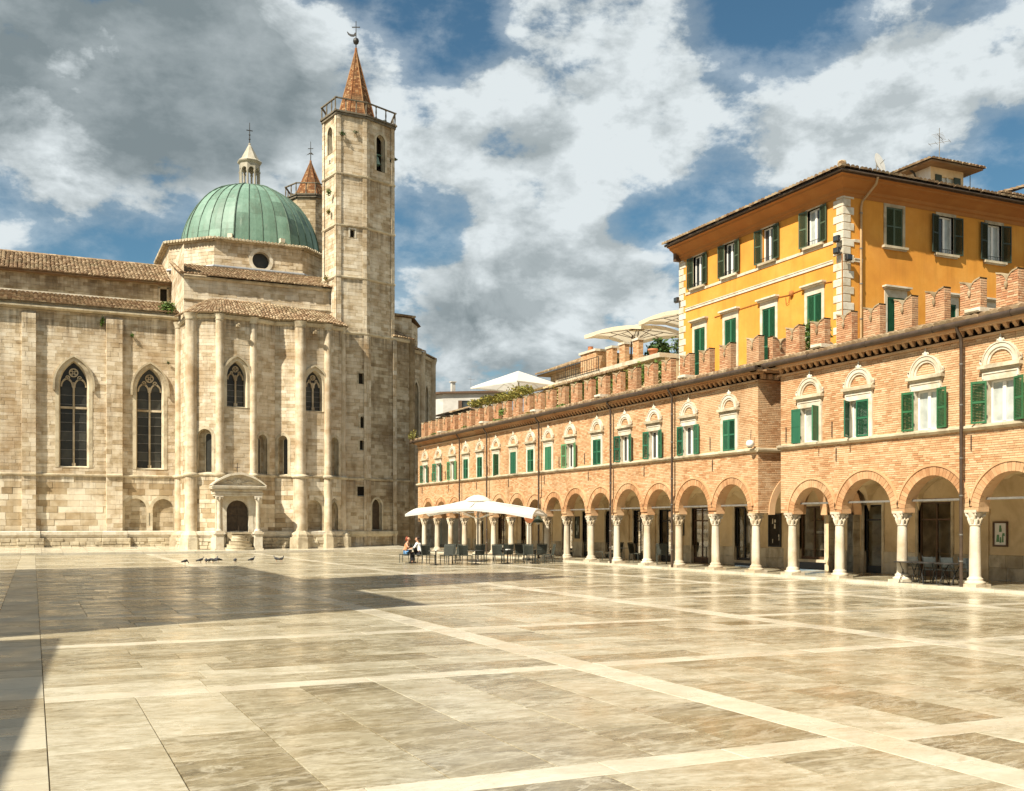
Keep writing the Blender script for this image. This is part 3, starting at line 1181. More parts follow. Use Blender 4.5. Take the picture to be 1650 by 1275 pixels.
# --- clerestory
CF = Frame((0, 92), (1, 0), (0, -1))
cw = (9.72, 10.27, 20.95, 22.0)
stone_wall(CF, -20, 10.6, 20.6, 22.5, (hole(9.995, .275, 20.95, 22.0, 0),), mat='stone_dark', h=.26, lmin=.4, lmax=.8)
m = MB()
for a, b, c, e in ((9.58, 9.72, 20.85, 22.1), (10.27, 10.4, 20.85, 22.1), (9.58, 10.4, 22.0, 22.15)):
    m.box(CF, a, b, -.2, .05, c, e)
w = obj('attic_window', m, M['stone_trim'], church)
back_panel(CF, 9.995, .3, 20.9, 22.0, 0, .25, M['dark'], w, 'opening')  # flat near-black backing, the attic's shade is in its colour
m = MB()
tiles(m, (-20, 91.45, 22.42), (10.6, 91.45, 22.42), (-20, 98, 25.25), (10.6, 98, 25.25), .31, .5, .06)
obj('roof_tiles', m, M['tile'], church, kind='stuff')
m = MB()
for i in range(62):
    x = -20 + i * .495
    m.tube([(x, 98, 25.25), (x + .52, 98, 25.27 + random.uniform(-.01, .02))], [.17, .14], 8)
m.quad((-20, 98, 25.2), (10.6, 98, 25.2), (10.6, 104, 22.4), (-20, 104, 22.4))
m.box(WORLD, -20, 10.6, 91.5, 92.05, 22.3, 22.42, .2)
obj('ridge_tiles', m, M['tile'], church)

# --- apses: polygon of faces with round shafts at the corners
S = [(10.8, 81.13), (12.77, 80.35), (15.33, 80.67), (17.17, 81.54), (19.0, 80.81), (21.23, 81.01), (22.7, 81.77), (22.75, 82.75)]
side = Frame((10.42, 86.06), (S[0][0] - 10.42, S[0][1] - 86.06), (-1, 0))
faces = [Frame(S[i], (S[i + 1][0] - S[i][0], S[i + 1][1] - S[i][1])) for i in range(7)]
lens = [math.dist(S[i], S[i + 1]) for i in range(7)]
sidelen = math.dist((10.42, 86.06), S[0])
gw = {1: hole(1.32, .78, 11.0, 13.3, 1.25), 4: hole(1.15, .72, 11.0, 13.1, 1.15)}
lan = {0: [hole(1.0, .52, 5.95, 8.75, .55)], 2: [hole(.86, .42, 5.95, 8.6, .45)], 3: [hole(.62, .36, 5.95, 8.65, .4)], 5: [hole(.72, .42, 5.95, 8.6, .45)]}
blind = {4: [hole(1.1, .66, 1.6, 3.3, .7)], 5: [hole(.70, .38, 1.6, 3.2, .75)]}
stone_wall(side, 0, sidelen, 5.9, 18, (hole(4.2, .16, 7, 7.1, 0),), h=.38)
low_wall(side, 0, sidelen, 1.55, 5.8, ())
for i, fr in enumerate(faces):
    hs = ([gw[i]] if i in gw else []) + lan.get(i, [])
    stone_wall(fr, 0, lens[i], 5.9, 17.95, hs, mat='stone' if i < 5 else 'stone')
    hl = list(blind.get(i, []))
    if i == 1:
        hl.append(hole(1.2, .84, 1.4, 3.1, .85))
    low_wall(fr, 0, lens[i], 1.5, 5.8, hl, .36)
    if i in gw:
        gothic(fr, *gw[i], church, 2, 5, None, True, .5)
    for h in lan.get(i, []):
        lancet(fr, *h, church, .4 if i in (0, 3) else -.3)
    for h in blind.get(i, []):
        niche(fr, *h, .35, church)
for (x, y), r, r2 in ((S[0], .42, .46), ((10.42, 85.2), .3, .34), (S[1], .30, .34), (S[2], .27, .30), (S[4], .42, .56), (S[5], .28, .33), (S[6], .2, .24)):
    m = MB()
    z = .5
    while z < 17.6:
        q = r2 if z < 5.8 else r
        e = min(17.6, z + random.uniform(.36, .52))
        if z < 5.8 < e:
            e = 5.8
        qq = q + random.uniform(-.003, .003)
        m.lathe([(qq, z), (qq, e)], x, y, 20, random.uniform(.35, .65))
        z = e
    sh = obj('corner_shaft', m, M['stone'], church)
    m = MB()
    m.lathe([(r - .02, 17.45), (r + .05, 17.5), (r + .02, 17.6), (r + .10, 17.8), (r + .14, 17.95)], x, y, 16)
    obj('shaft_capital', m, M['stone_trim'], sh)
    m = MB()
    m.lathe([(r2 + .02, 5.68), (r2 + .14, 5.78), (r2 + .14, 5.9), (r, 6.0)], x, y, 16)
    obj('shaft_ring', m, M['stone_trim'], sh)
    m = MB()
    m.lathe([(r2 + .42, 0), (r2 + .40, 1.08), (r2 + .30, 1.1), (r2 + .30, 1.3), (r2 + .12, 1.5), (r2 + .02, 1.6)], x, y, 8, smooth=False, rot=R(22.5))
    obj('shaft_base', m, M['stone_trim'], sh)
segs = [(side, 0, sidelen, 0)] + [(f, 0, l, 0) for f, l in zip(faces, lens)]
stringc(segs, 5.74, 5.95, .13)
stringc(segs, 17.62, 17.95, .22, name='apse_cornice')
pm = MB()
for k, (fr, a, b, d) in enumerate(segs):
    pf = Frame(fr.p(0, .42, 0), fr.t, fr.n)
    e = .25 if k != 4 else -.2
    courses(pf, a - (.2 if k not in (4,) else -.1), b + e, 0, 1.08, .3, .4, 1.0, (), .08, 0, .03, pm, None, .05)
    pm.quad(fr.p(a - .2, .45, 1.08), fr.p(b + .2, .45, 1.08), fr.p(b + .2, 0, 1.1), fr.p(a - .2, 0, 1.1))
obj('plinth_masonry', pm, M['stone_trim'], church, kind='stuff')
stringc([(f, a - .12, b + .12, .12) for f, a, b, d in segs], 1.08, 1.56, .22, 'pale_stone', 'plinth_moulding')
# apse roof
T = [(12.7, 84.0, 19.85), (13.3, 84, 19.84), (15.4, 84, 19.8), (17.3, 84, 19.75), (19.2, 84, 19.65), (21.2, 84, 19.5), (22.5, 84, 19.25), (22.6, 84, 19.2)]
m = MB()
E = []
for i, (x, y) in enumerate(S):
    nx = ny = 0
    for f in ([faces[i - 1]] if i > 0 else [side]) + ([faces[i]] if i < 7 else []):
        nx += f.n.x
        ny += f.n.y
    q = math.hypot(nx, ny)
    k = .42
    E.append((x + nx / q * k, y + ny / q * k, 17.98))
for i in range(6):
    tiles(m, E[i], E[i + 1], T[i] if i else T[0], T[i + 1], .26, .42, .055)
tiles(m, (10.0, 84.0, 18.1), E[0], (11.9, 84.05, 19.5), T[0], .26, .42, .055)
obj('roof_tiles', m, M['tile'], church, kind='stuff')
m = MB()
m.add([tuple(e) for e in E] + [(22.7, 86, 18.0), (10.4, 86, 18.0)], [tuple(range(10))], .3)
obj('eaves_board', m, M['stone_trim'], church)
for fr, c in ((faces[1], 1.28), (faces[4], 1.05)):
    sp = MB()
    sp.tube([fr.p(c, -.1, 17.2), fr.p(c, .35, 17.15), fr.p(c, .62, 17.25)], [.12, .11, .07], 6)
    sp.box(fr, c - .14, c + .14, .3, .58, 17.05, 17.22)
    obj('gargoyle', sp, M['stone_dark'], church)

# --- upper transept block, drum, dome, lantern
TF = Frame((0, 84), (1, 0), (0, -1))
stone_wall(TF, 10.62, 23.5, 17.9, 21.5, mat='stone', h=.3)
tl = Frame((10.62, 92.0), (0, -1), (-1, 0))
stone_wall(tl, 0, 8, 18.2, 23.9, h=.36)
stringc([(TF, 10.62, 22.5, 0)], 19.55, 19.75, .1)
stringc([(TF, 10.62, 22.8, 0)], 21.25, 21.5, .18, name='eaves_moulding')
m = MB()
tiles(m, (10.3, 83.6, 21.5), (23.2, 83.6, 21.5), (10.3, 90.2, 23.78), (23.2, 90.2, 23.78), .27, .42, .055)
obj('roof_tiles', m, M['tile'], church, kind='stuff')
m = MB()
for i in range(16):
    u = i / 16
    m.tube([(10.35, 83.6 + 6.6 * u, 21.58 + 2.28 * u), (10.35, 83.6 + 6.6 * (u + .07), 21.6 + 2.28 * (u + .07))], [.13, .11], 6)
obj('verge_tiles', m, M['tile'], church)
DC = (17.6, 97.0)
D = [(10.6, 93.25), (13.85, 90), (21.35, 90), (24.6, 93.25), (24.6, 100.75), (21.35, 104), (13.85, 104), (10.6, 100.75)]
m = MB()
for i in range(8):
    a, b = D[i], D[(i + 1) % 8]
    fr = Frame(a, (b[0] - a[0], b[1] - a[1]))
    ln = math.dist(a, b)
    if i == 1:
        # round window
        oc = 3.9
        hs = [hole(oc, .86, 24.72, 24.72, .86)]
        courses(fr, 0, ln, 22.5, 26.0, .3, .5, 1.1, [hole(oc, .75, 24.1, 24.72, .76)], .03, 0, .012, m)
    else:
        courses(fr, 0, ln, 22.5, 26.0, .3, .5, 1.1, (), .03, 0, .012, m)
drum = obj('drum', m, M['stone'], church)
fr = Frame(D[1], (1, 0))
m = MB()
ang = np.linspace(0, 2 * math.pi, 33)
m.band(fr, [(3.9 + .74 * math.cos(t), 24.72 + .74 * math.sin(t)) for t in ang], [(3.9 + 1.04 * math.cos(t), 24.72 + 1.04 * math.sin(t)) for t in ang], -.1, .08, .7)
m.reveal(fr, [(3.9 + .74 * math.cos(t), 24.72 + .74 * math.sin(t)) for t in ang], .08, -.5, .5)
obj('oculus_frame', m, M['pale_stone'], drum)
m = MB()
m.sheet(fr, [(3.9 + .80 * math.cos(t), 24.72 + .80 * math.sin(t)) for t in ang[:-1]], -.48)
obj('oculus_glass', m, M['lead'], drum)
m = MB()
for i in range(8):
    a, b = D[i], D[(i + 1) % 8]
    fr = Frame(a, (b[0] - a[0], b[1] - a[1]))
    ln = math.dist(a, b)
    m.box(fr, -.1, ln + .1, -.2, .22, 26.0, 26.1, .3)
    m.box(fr, -.2, ln + .2, -.2, .42, 26.1, 26.24, .2)
    x = 0
    while x < ln:
        m.tube([fr.p(x, -.3, 26.3), fr.p(x, .5, 26.2)], [.11, .12], 6)
        x += .3
m.add([(x, y, 26.24) for x, y in D], [tuple(range(8))], .3)
obj('drum_cornice', m, M['stone_trim'], drum)
m = MB()
for i in (0, 1, 2):
    a, b = D[i], D[(i + 1) % 8]
    fr = Frame(a, (b[0] - a[0], b[1] - a[1]))
    ln = math.dist(a, b)
    m.tube([fr.p(-.1, .12, 23.85), fr.p(ln + .1, .12, 23.85)], .14, 8)
obj('drum_flashing', m, M['lead_sheet'], drum)

m = MB()
m.lathe([(6.5, 26.2), (6.55, 26.35), (6.1, 26.4)], DC[0] + .5, DC[1], 48)
dome = obj('dome', m, M['copper'], church)
dcx, dcy, zb, RR, HH = DC[0] + .5, DC[1], 26.25, 6.36, 6.85


def dome_pt(a, u, off=0.):
    # eight flat-ish segments
    ph = u * math.pi / 2
    r = (RR * math.cos(ph) ** .92 + off * math.cos(ph))
    seg = math.pi / 4
    k = math.floor((a - R(22.5)) / seg) * seg + R(22.5) + seg / 2
    fct = math.cos(seg / 2) / math.cos(a - k)
    fct = .55 * fct + .45
    return (dcx + r * fct * math.cos(a), dcy + r * fct * math.sin(a), zb + (HH + off) * math.sin(ph))


NS, rowsu = 32, [0, .13, .28, .44, .61, .93]
for i in range(NS):
    a0, a1 = R(22.5) + 2 * math.pi * i / NS, R(22.5) + 2 * math.pi * (i + 1) / NS - 1e-6
    am = math.degrees((a0 + a1) / 2) % 360
    vis = 170 < am < 370 or am < 20
    for j in range(len(rowsu) - 1):
        p = MB()
        u0, u1 = rowsu[j], rowsu[j + 1]
        off = random.uniform(.0, .02) + .014 * (len(rowsu) - j) * .3
        nn = 3 if j < 4 else 5
        v = []
        for q in range(nn + 1):
            uu = u0 + (u1 - u0) * q / nn + (.0 if q else -.004)
            v += [dome_pt(a0 + .0005, uu, off), dome_pt((a0 + a1) / 2, uu, off + .015), dome_pt(a1 - .0005, uu, off)]
        f = []
        for q in range(nn):
            for s_ in range(2):
                b = q * 3 + s_
                f.append((b, b + 1, b + 4, b + 3))
        p.add(v, f, None, False)
        obj('copper_panel', p, M['copper'], dome)
ribs = MB()
for i in range(NS):
    a0 = R(22.5) + 2 * math.pi * i / NS
    ribs.tube([dome_pt(a0 + 1e-5, u, .06) for u in np.linspace(0, .94, 14)], .035 if i % 4 else .06, 5)
obj('dome_ribs', ribs, M['copper_dark'], dome)
for a in (205, 245, 285, 325):
    v = MB()
    x, y, z = dome_pt(R(a), .05, .1)
    v.box(Frame((x, y), (-math.sin(R(a)), math.cos(R(a)))), -.2, .2, -.2, .25, z - .1, z + .25)
    obj('dome_vent', v, M['pale_stone'], dome)
lx, ly = dcx, dcy
m = MB()
m.lathe([(1.25, 33.15), (1.25, 33.45), (1.1, 33.5)], lx, ly, 8, rot=R(22.5), smooth=False)
lantern = obj('lantern', m, M['lantern_stone'], church)
m = MB()
for k in range(8):
    a = R(22.5) + k * math.pi / 4
    x, y = lx + .98 * math.cos(a), ly + .98 * math.sin(a)
    m.lathe([(.15, 33.4), (.11, 33.6), (.105, 34.75), (.16, 34.85), (.16, 34.95)], x, y, 8)
obj('lantern_columns', m, M['lantern_stone'], lantern)
m = MB()
for k in range(8):
    a = R(22.5) + k * math.pi / 4
    b = a + math.pi / 4
    p0, p1 = (lx + 1.05 * math.cos(a), ly + 1.05 * math.sin(a)), (lx + 1.05 * math.cos(b), ly + 1.05 * math.sin(b))
    fr = Frame(p0, (p1[0] - p0[0], p1[1] - p0[1]))
    ln = math.dist(p0, p1)
    o = outline(ln / 2, ln / 2 - .12, 34.9, 34.95, ln / 2 - .12, 6)
    big = [(0, 34.9)] + [(ln * i / (len(o) - 3), 35.65) for i in range(len(o) - 2)] + [(ln, 34.9)]
    m.band(fr, o, big, -.2, .02, .5)
obj('lantern_arches', m, M['lantern_stone'], lantern)
m = MB()
m.lathe([(1.05, 35.6), (1.25, 35.75), (1.3, 35.85), (1.0, 36.05), (.55, 36.75), (.22, 37.3), (.1, 37.45), (.14, 37.55), (.02, 37.65)], lx, ly, 8, rot=R(22.5), smooth=False)
obj('lantern_roof', m, M['lantern_stone'], lantern)
m = MB()
m.tube([(lx, ly, 37.5), (lx, ly, 39.5)], [.06, .035], 6)
m.box(Frame((lx, ly), (1, 0)), -.32, .32, -.03, .03, 38.75, 38.82)
for z in (37.9, 38.3):
    m.lathe([(.04, z), (.12, z + .08), (.04, z + .16)], lx, ly, 8)
obj('cross', m, M['iron'], lantern)

for o_ in [lantern] + list(lantern.children):
    for v_ in o_.data.vertices:
        v_.co.x = lx + (v_.co.x - lx) * .88
        v_.co.y = ly + (v_.co.y - ly) * .88
        v_.co.z -= .42

# --- eastern body to the right of the tower
Q = [(27.5, 83.9), (29.6, 84.9), (31.0, 86.2), (32.9, 88.6), (33.2, 93)]
zt = [18.0, 17.9, 17.2, 17.0, 17.0]
for i in range(4):
    fr = Frame(Q[i], (Q[i + 1][0] - Q[i][0], Q[i + 1][1] - Q[i][1]))
    ln = math.dist(Q[i], Q[i + 1])
    hs = [hole(ln * .45, .42, 9.5, 13.6, .9)] if i in (1, 2) else []
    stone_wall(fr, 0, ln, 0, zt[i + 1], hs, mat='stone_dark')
    for h in hs:
        lancet(fr, *h, church, 0, .4)
    stringc([(fr, 0, ln, 0)], 5.7, 5.9, .1)
    stringc([(fr, -.1, ln + .1, 0)], zt[i + 1] - .25, zt[i + 1] + .05, .2)
    m = MB()
    m.lathe([(.3, 0), (.3, zt[i + 1] - .5), (.42, zt[i + 1])], Q[i + 1][0], Q[i + 1][1], 12)
    obj('corner_shaft', m, M['stone_dark'], church)
    m = MB()
    tiles(m, fr.p(-.1, .3, zt[i + 1] + .02), fr.p(ln + .1, .3, zt[i + 1] + .02), fr.p(.2, -2.4, zt[i + 1] + 1.3), fr.p(ln - .2, -2.4, zt[i + 1] + 1.3), .27, .45)
    obj('roof_tiles', m, M['tile'], church, kind='stuff')
U = [(27.6, 86.5), (30.4, 87.2), (31.6, 89.0), (31.6, 96)]
m = MB()
for i in range(3):
    fr = Frame(U[i], (U[i + 1][0] - U[i][0], U[i + 1][1] - U[i][1]))
    courses(fr, 0, math.dist(U[i], U[i + 1]), 17, 20.3 - .3 * i, .34, .5, 1.1, (), .03, 0, .012, m)
obj('choir_wall', m, M['stone'], church, kind='stuff')
m = MB()
m.add([(27.4, 86.3, 20.4), (30.6, 87.0, 20.35), (31.9, 88.9, 20.0), (31.9, 96, 20.0), (27.4, 96, 21.2)], [(0, 1, 2, 3, 4)])
for i in range(8):
    m.tube([(27.5 + i * .4, 86.3 + i * .09, 20.42), (27.9 + i * .4, 86.4 + i * .09, 20.44)], [.12, .1], 6)
obj('choir_roof', m, M['tile'], church)

# --- portal in front of the second apse face
PC, PY = 14.05, 79.62
PF = Frame((0, PY), (1, 0), (0, -1))
m = MB()
for a, b in ((12.45, 13.2), (14.9, 15.65)):
    courses(PF, a, b, .1, 4.2, .5, .6, .8, (), .01, 0, .01, m, dbase=-.45)
for s_, n_ in ((12.45, -1), (15.65, 1)):
    courses(Frame((s_, PY + .45), (0, 1), (n_, 0)), 0, 1.0, .1, 4.25, .5, .5, .7, (), .01, 0, .01, m)
sp = outline(PC, .82, 1.5, 3.1, .82)
m.band(PF, sp, [(12.9, 1.5)] + [(12.9 + (2.3) * i / (len(sp) - 3), 4.25) for i in range(len(sp) - 2)] + [(15.2, 1.5)], -.9, -.43, .55)
portal = obj('portal', m, M['pale_stone'], church)
m = MB()
prof = [(4.22, .05), (4.35, .05), (4.36, .1), (4.5, .1), (4.52, .05), (4.72, .05), (4.74, .16), (4.84, .3), (4.92, .34)]
for i in range(len(prof) - 1):
    if prof[i + 1][0] - prof[i][0] > .05:
        dd = max(prof[i][1], prof[i + 1][1])
        e = dd * .9
        m.box(PF, 12.33 - e, 15.77 + e, -1.0, dd, prof[i][0], prof[i + 1][0], .5)
m.box(PF, 12.05, 16.05, -1.0, .36, 4.92, 5.0, .5)
obj('entablature', m, M['pale_stone'], portal)
m = MB()
lo = [(PC - 1.95 + 3.9 * i / 16, 5.0 + .82 * math.sin(math.pi * i / 16) ** .9) for i in range(17)]
up = [(PC - 2.05 + 4.1 * i / 16, 5.0 + .98 * math.sin(math.pi * i / 16) ** .9 + .02) for i in range(17)]
m.band(PF, lo, up, -1.0, .34, .5)
m.sheet(PF, lo, -.05, .4)
for t in np.linspace(0, 2 * math.pi, 13)[:-1]:
    m.lathe([(0, .0), (.07, .03), (.07, .09), (0, .12)], 0, 0, 6) if False else None
    m.tube([PF.p(PC + .3 * math.cos(t), -.04, 5.33 + .17 * math.sin(t)), PF.p(PC + .42 * math.cos(t), .03, 5.33 + .24 * math.sin(t))], .04, 5)
m.tube([PF.p(PC, -.06, 5.33), PF.p(PC, .06, 5.33)], .16, 10)
for sx in (-1, 1):
    m.tube([PF.p(PC + sx * .45, .0, 5.25), PF.p(PC + sx * .8, .03, 5.32), PF.p(PC + sx * 1.15, .0, 5.18)], [.06, .07, .03], 6)
obj('pediment', m, M['pale_stone'], portal)
m = MB()
m.box(PF, PC - .02, PC + .02, -.6, -.56, 5.8, 6.75)
m.box(PF, PC - .2, PC + .2, -.6, -.56, 6.4, 6.44)
obj('cross', m, M['iron'], portal)
for cx_ in (12.62, 15.48):
    m = MB()
    m.lathe([(.17, 1.72), (.175, 2.3), (.15, 3.8)], cx_, PY - .02, 12)
    c_ = obj('portal_column', m, M['pale_stone'], portal)
    m = MB()
    m.lathe([(.15, 3.78), (.18, 3.82), (.17, 3.88), (.27, 4.12), (.2, 4.14)], cx_, PY - .02, 10)
    m.box(PF, cx_ - .27, cx_ + .27, -.25, .29, 4.13, 4.22)
    for sx in (-1, 1):
        m.tube([PF.p(cx_ + sx * .2, .25, 4.07), PF.p(cx_ + sx * .2, -.2, 4.07)], .07, 8)
    obj('capital', m, M['pale_stone'], c_)
    m = MB()
    m.box(PF, cx_ - .27, cx_ + .27, -.25, .29, 1.5, 1.6)
    m.lathe([(.26, 1.6), (.27, 1.65), (.2, 1.68), (.22, 1.72), (.17, 1.75)], cx_, PY - .02, 12)
    obj('column_base', m, M['pale_stone'], c_)
    m = MB()
    m.box(PF, cx_ - .29, cx_ + .29, -1.2, .31, .3, 1.36)
    m.box(PF, cx_ - .36, cx_ + .36, -1.2, .38, 0, .3)
    m.box(PF, cx_ - .37, cx_ + .37, -1.2, .39, 1.36, 1.5)
    obj('pedestal', m, M['pale_stone'], c_)
m = MB()
m.sheet(PF, outline(PC, .82, 1.5, 3.1, .82), -.86)
for s_ in (-1, 1):
    for k in range(3):
        m.box(PF, PC + s_ * (.06 if s_ > 0 else .78) * 1, PC + s_ * (.78 if s_ > 0 else .06) * 1, -.86, -.81, 1.6 + k * .62, 2.1 + k * .62) if s_ > 0 else m.box(PF, PC - .78, PC - .06, -.86, -.81, 1.6 + k * .62, 2.1 + k * .62)
obj('door', m, M['wood_door'], portal)
m = MB()
for k, (r_, z0, z1) in enumerate(((1.12, 0, .36), (.95, .36, .62), (.78, .62, .86), (.62, .86, 1.06), (.5, 1.06, 1.26))):
    m.lathe([(r_, z0), (r_, z1 - .04), (r_ + .03, z1 - .03), (r_ + .03, z1), (0.01, z1)], PC, PY + .05, 20, a0=math.pi, a1=2 * math.pi, smooth=False)
m.box(PF, PC - .85, PC + .85, -1.0, -.05, 0, 1.5)
m.box(PF, PC - .55, PC + .85, -.6, .12, 1.38, 1.5)
obj('steps', m, M['stone_trim'], portal)

# pieces of the lower walls one by one, the largest first
lower_stones.sort(key=lambda b: -(max(p[2] for p in b.v) - min(p[2] for p in b.v)) * max(abs(b.v[0][0] - b.v[1][0]), abs(b.v[0][1] - b.v[1][1])))
rest = MB()
for i, b in enumerate(lower_stones):
    if i < 300:
        obj('stone', b, M['stone_low'], church)
    else:
        rest.add(b.v, b.f, b.t[0])
rest.add(FILL.v, FILL.f, .5)
cores = MB()
cores.box(WORLD, -20, 10.3, 86.95, 98, .2, 18.2)
cores.box(WORLD, 10.9, 22.0, 84.6, 98, .2, 21.3)
ci = [(11.9, 85), (11.9, 82.3), (13.0, 81.5), (15.2, 81.75), (17.1, 82.6), (19.1, 81.9), (21.0, 82.05), (21.9, 82.6), (21.9, 85)]
cores.prism(WORLD, [(0, 0)] * 3, 0, 0) if False else None
cores.add([(x, y, .2) for x, y in ci] + [(x, y, 17.8) for x, y in ci], [tuple(range(9)), tuple(range(9, 18))] + [(i, (i + 1) % 9, 9 + (i + 1) % 9, 9 + i) for i in range(9)])
obj('dark_filler_core', cores, M['dark'], church)  # dark solids added inside the church to stop sky showing through
if rest.v:
    obj('stone', rest, M['stone_low'], church, kind='stuff')


# ------------------------------------------------------------------ bell towers
def octo(c, r, rot):
    return [(c[0] + r * math.cos(rot + k * math.pi / 4), c[1] + r * math.sin(rot + k * math.pi / 4)) for k in range(8)]


def balustrade(poly, z0, z1, tw, per=3, off=.22):
    n = len(poly)
    m, ra, po = MB(), MB(), []
    cx_, cy_ = sum(p[0] for p in poly) / n, sum(p[1] for p in poly) / n
    big = []
    for x, y in poly:
        d = math.hypot(x - cx_, y - cy_)
        big.append((cx_ + (x - cx_) * (d + off) / d, cy_ + (y - cy_) * (d + off) / d))
    for i in range(n):
        a, b = big[i], big[(i + 1) % n]
        fr = Frame(a, (b[0] - a[0], b[1] - a[1]))
        ln = math.dist(a, b)
        m.box(fr, -.1, ln + .1, -1.0, .04, z0 - .13, z0, .4)
        m.box(fr, -.02, ln + .02, -.6, -.04, z0 - .34, z0 - .16, .3)
        ra.box(fr, -.06, ln + .06, -.14, .0, z1 - .09, z1)
        for k in range(per):
            po.append(fr.p(ln * k / per, -.09, 0))
    obj('gallery_floor', m, M['rail_stone'], tw)
    obj('gallery_rail', ra, M['rail_stone'], tw)
    for x, y, _ in po:
        q = MB()
        q.lathe([(.10, z0), (.08, z0 + .1), (.045, z0 + .2), (.07, z0 + .5), (.045, z1 - .22), (.08, z1 - .1)], x, y, 6, smooth=False)
        obj('baluster', q, M['rail_stone'], tw)


def spire(c, r, z0, z1, tw, rot, n=8):
    m = MB()
    rows = round((z1 - z0) / .17)
    for i in range(n):
        a0, a1 = rot + 2 * math.pi * i / n, rot + 2 * math.pi * (i + 1) / n
        for j in range(rows):
            u0, u1 = j / rows, (j + 1) / rows
            r0, r1 = r * (1 - u0), r * (1 - u1) + .004
            zz0, zz1 = z0 + (z1 - z0) * u0, z0 + (z1 - z0) * u1
            k = max(1, round(r0 * .765 / .25))
            for q in range(k):
                b0, b1 = q / k, (q + 1) / k

                def P(rr, t, zz, off):
                    x0, y0, x1, y1 = math.cos(a0), math.sin(a0), math.cos(a1), math.sin(a1)
                    return (c[0] + (rr + off) * (x0 + (x1 - x0) * t), c[1] + (rr + off) * (y0 + (y1 - y0) * t), zz)
                o = random.uniform(.0, .02)
                g = .06
                m.add([P(r0, b0 + g / k, zz0 + .01, o), P(r0, b1 - g / k, zz0 + .01, o), P(r1, b1 - g / k, zz1 - .01, o), P(r1, b0 + g / k, zz1 - .01, o)], [(0, 1, 2, 3)])
    m.lathe([(r - .01, z0), (0.0, z1)], c[0], c[1], n, tone=-1, smooth=False, rot=rot)
    sp_ = obj('spire', m, M['spire'], tw, kind='stuff')
    e = MB()
    for i in range(n):
        a = rot + 2 * math.pi * i / n
        e.tube([(c[0] + r * math.cos(a), c[1] + r * math.sin(a), z0), (c[0], c[1], z1)], [.06, .05], 4)
    e.lathe([(.16, z1 - .55), (.1, z1 + .05), (.05, z1 + .1)], c[0], c[1], 8)
    obj('spire_edges', e, M['spire'], tw)


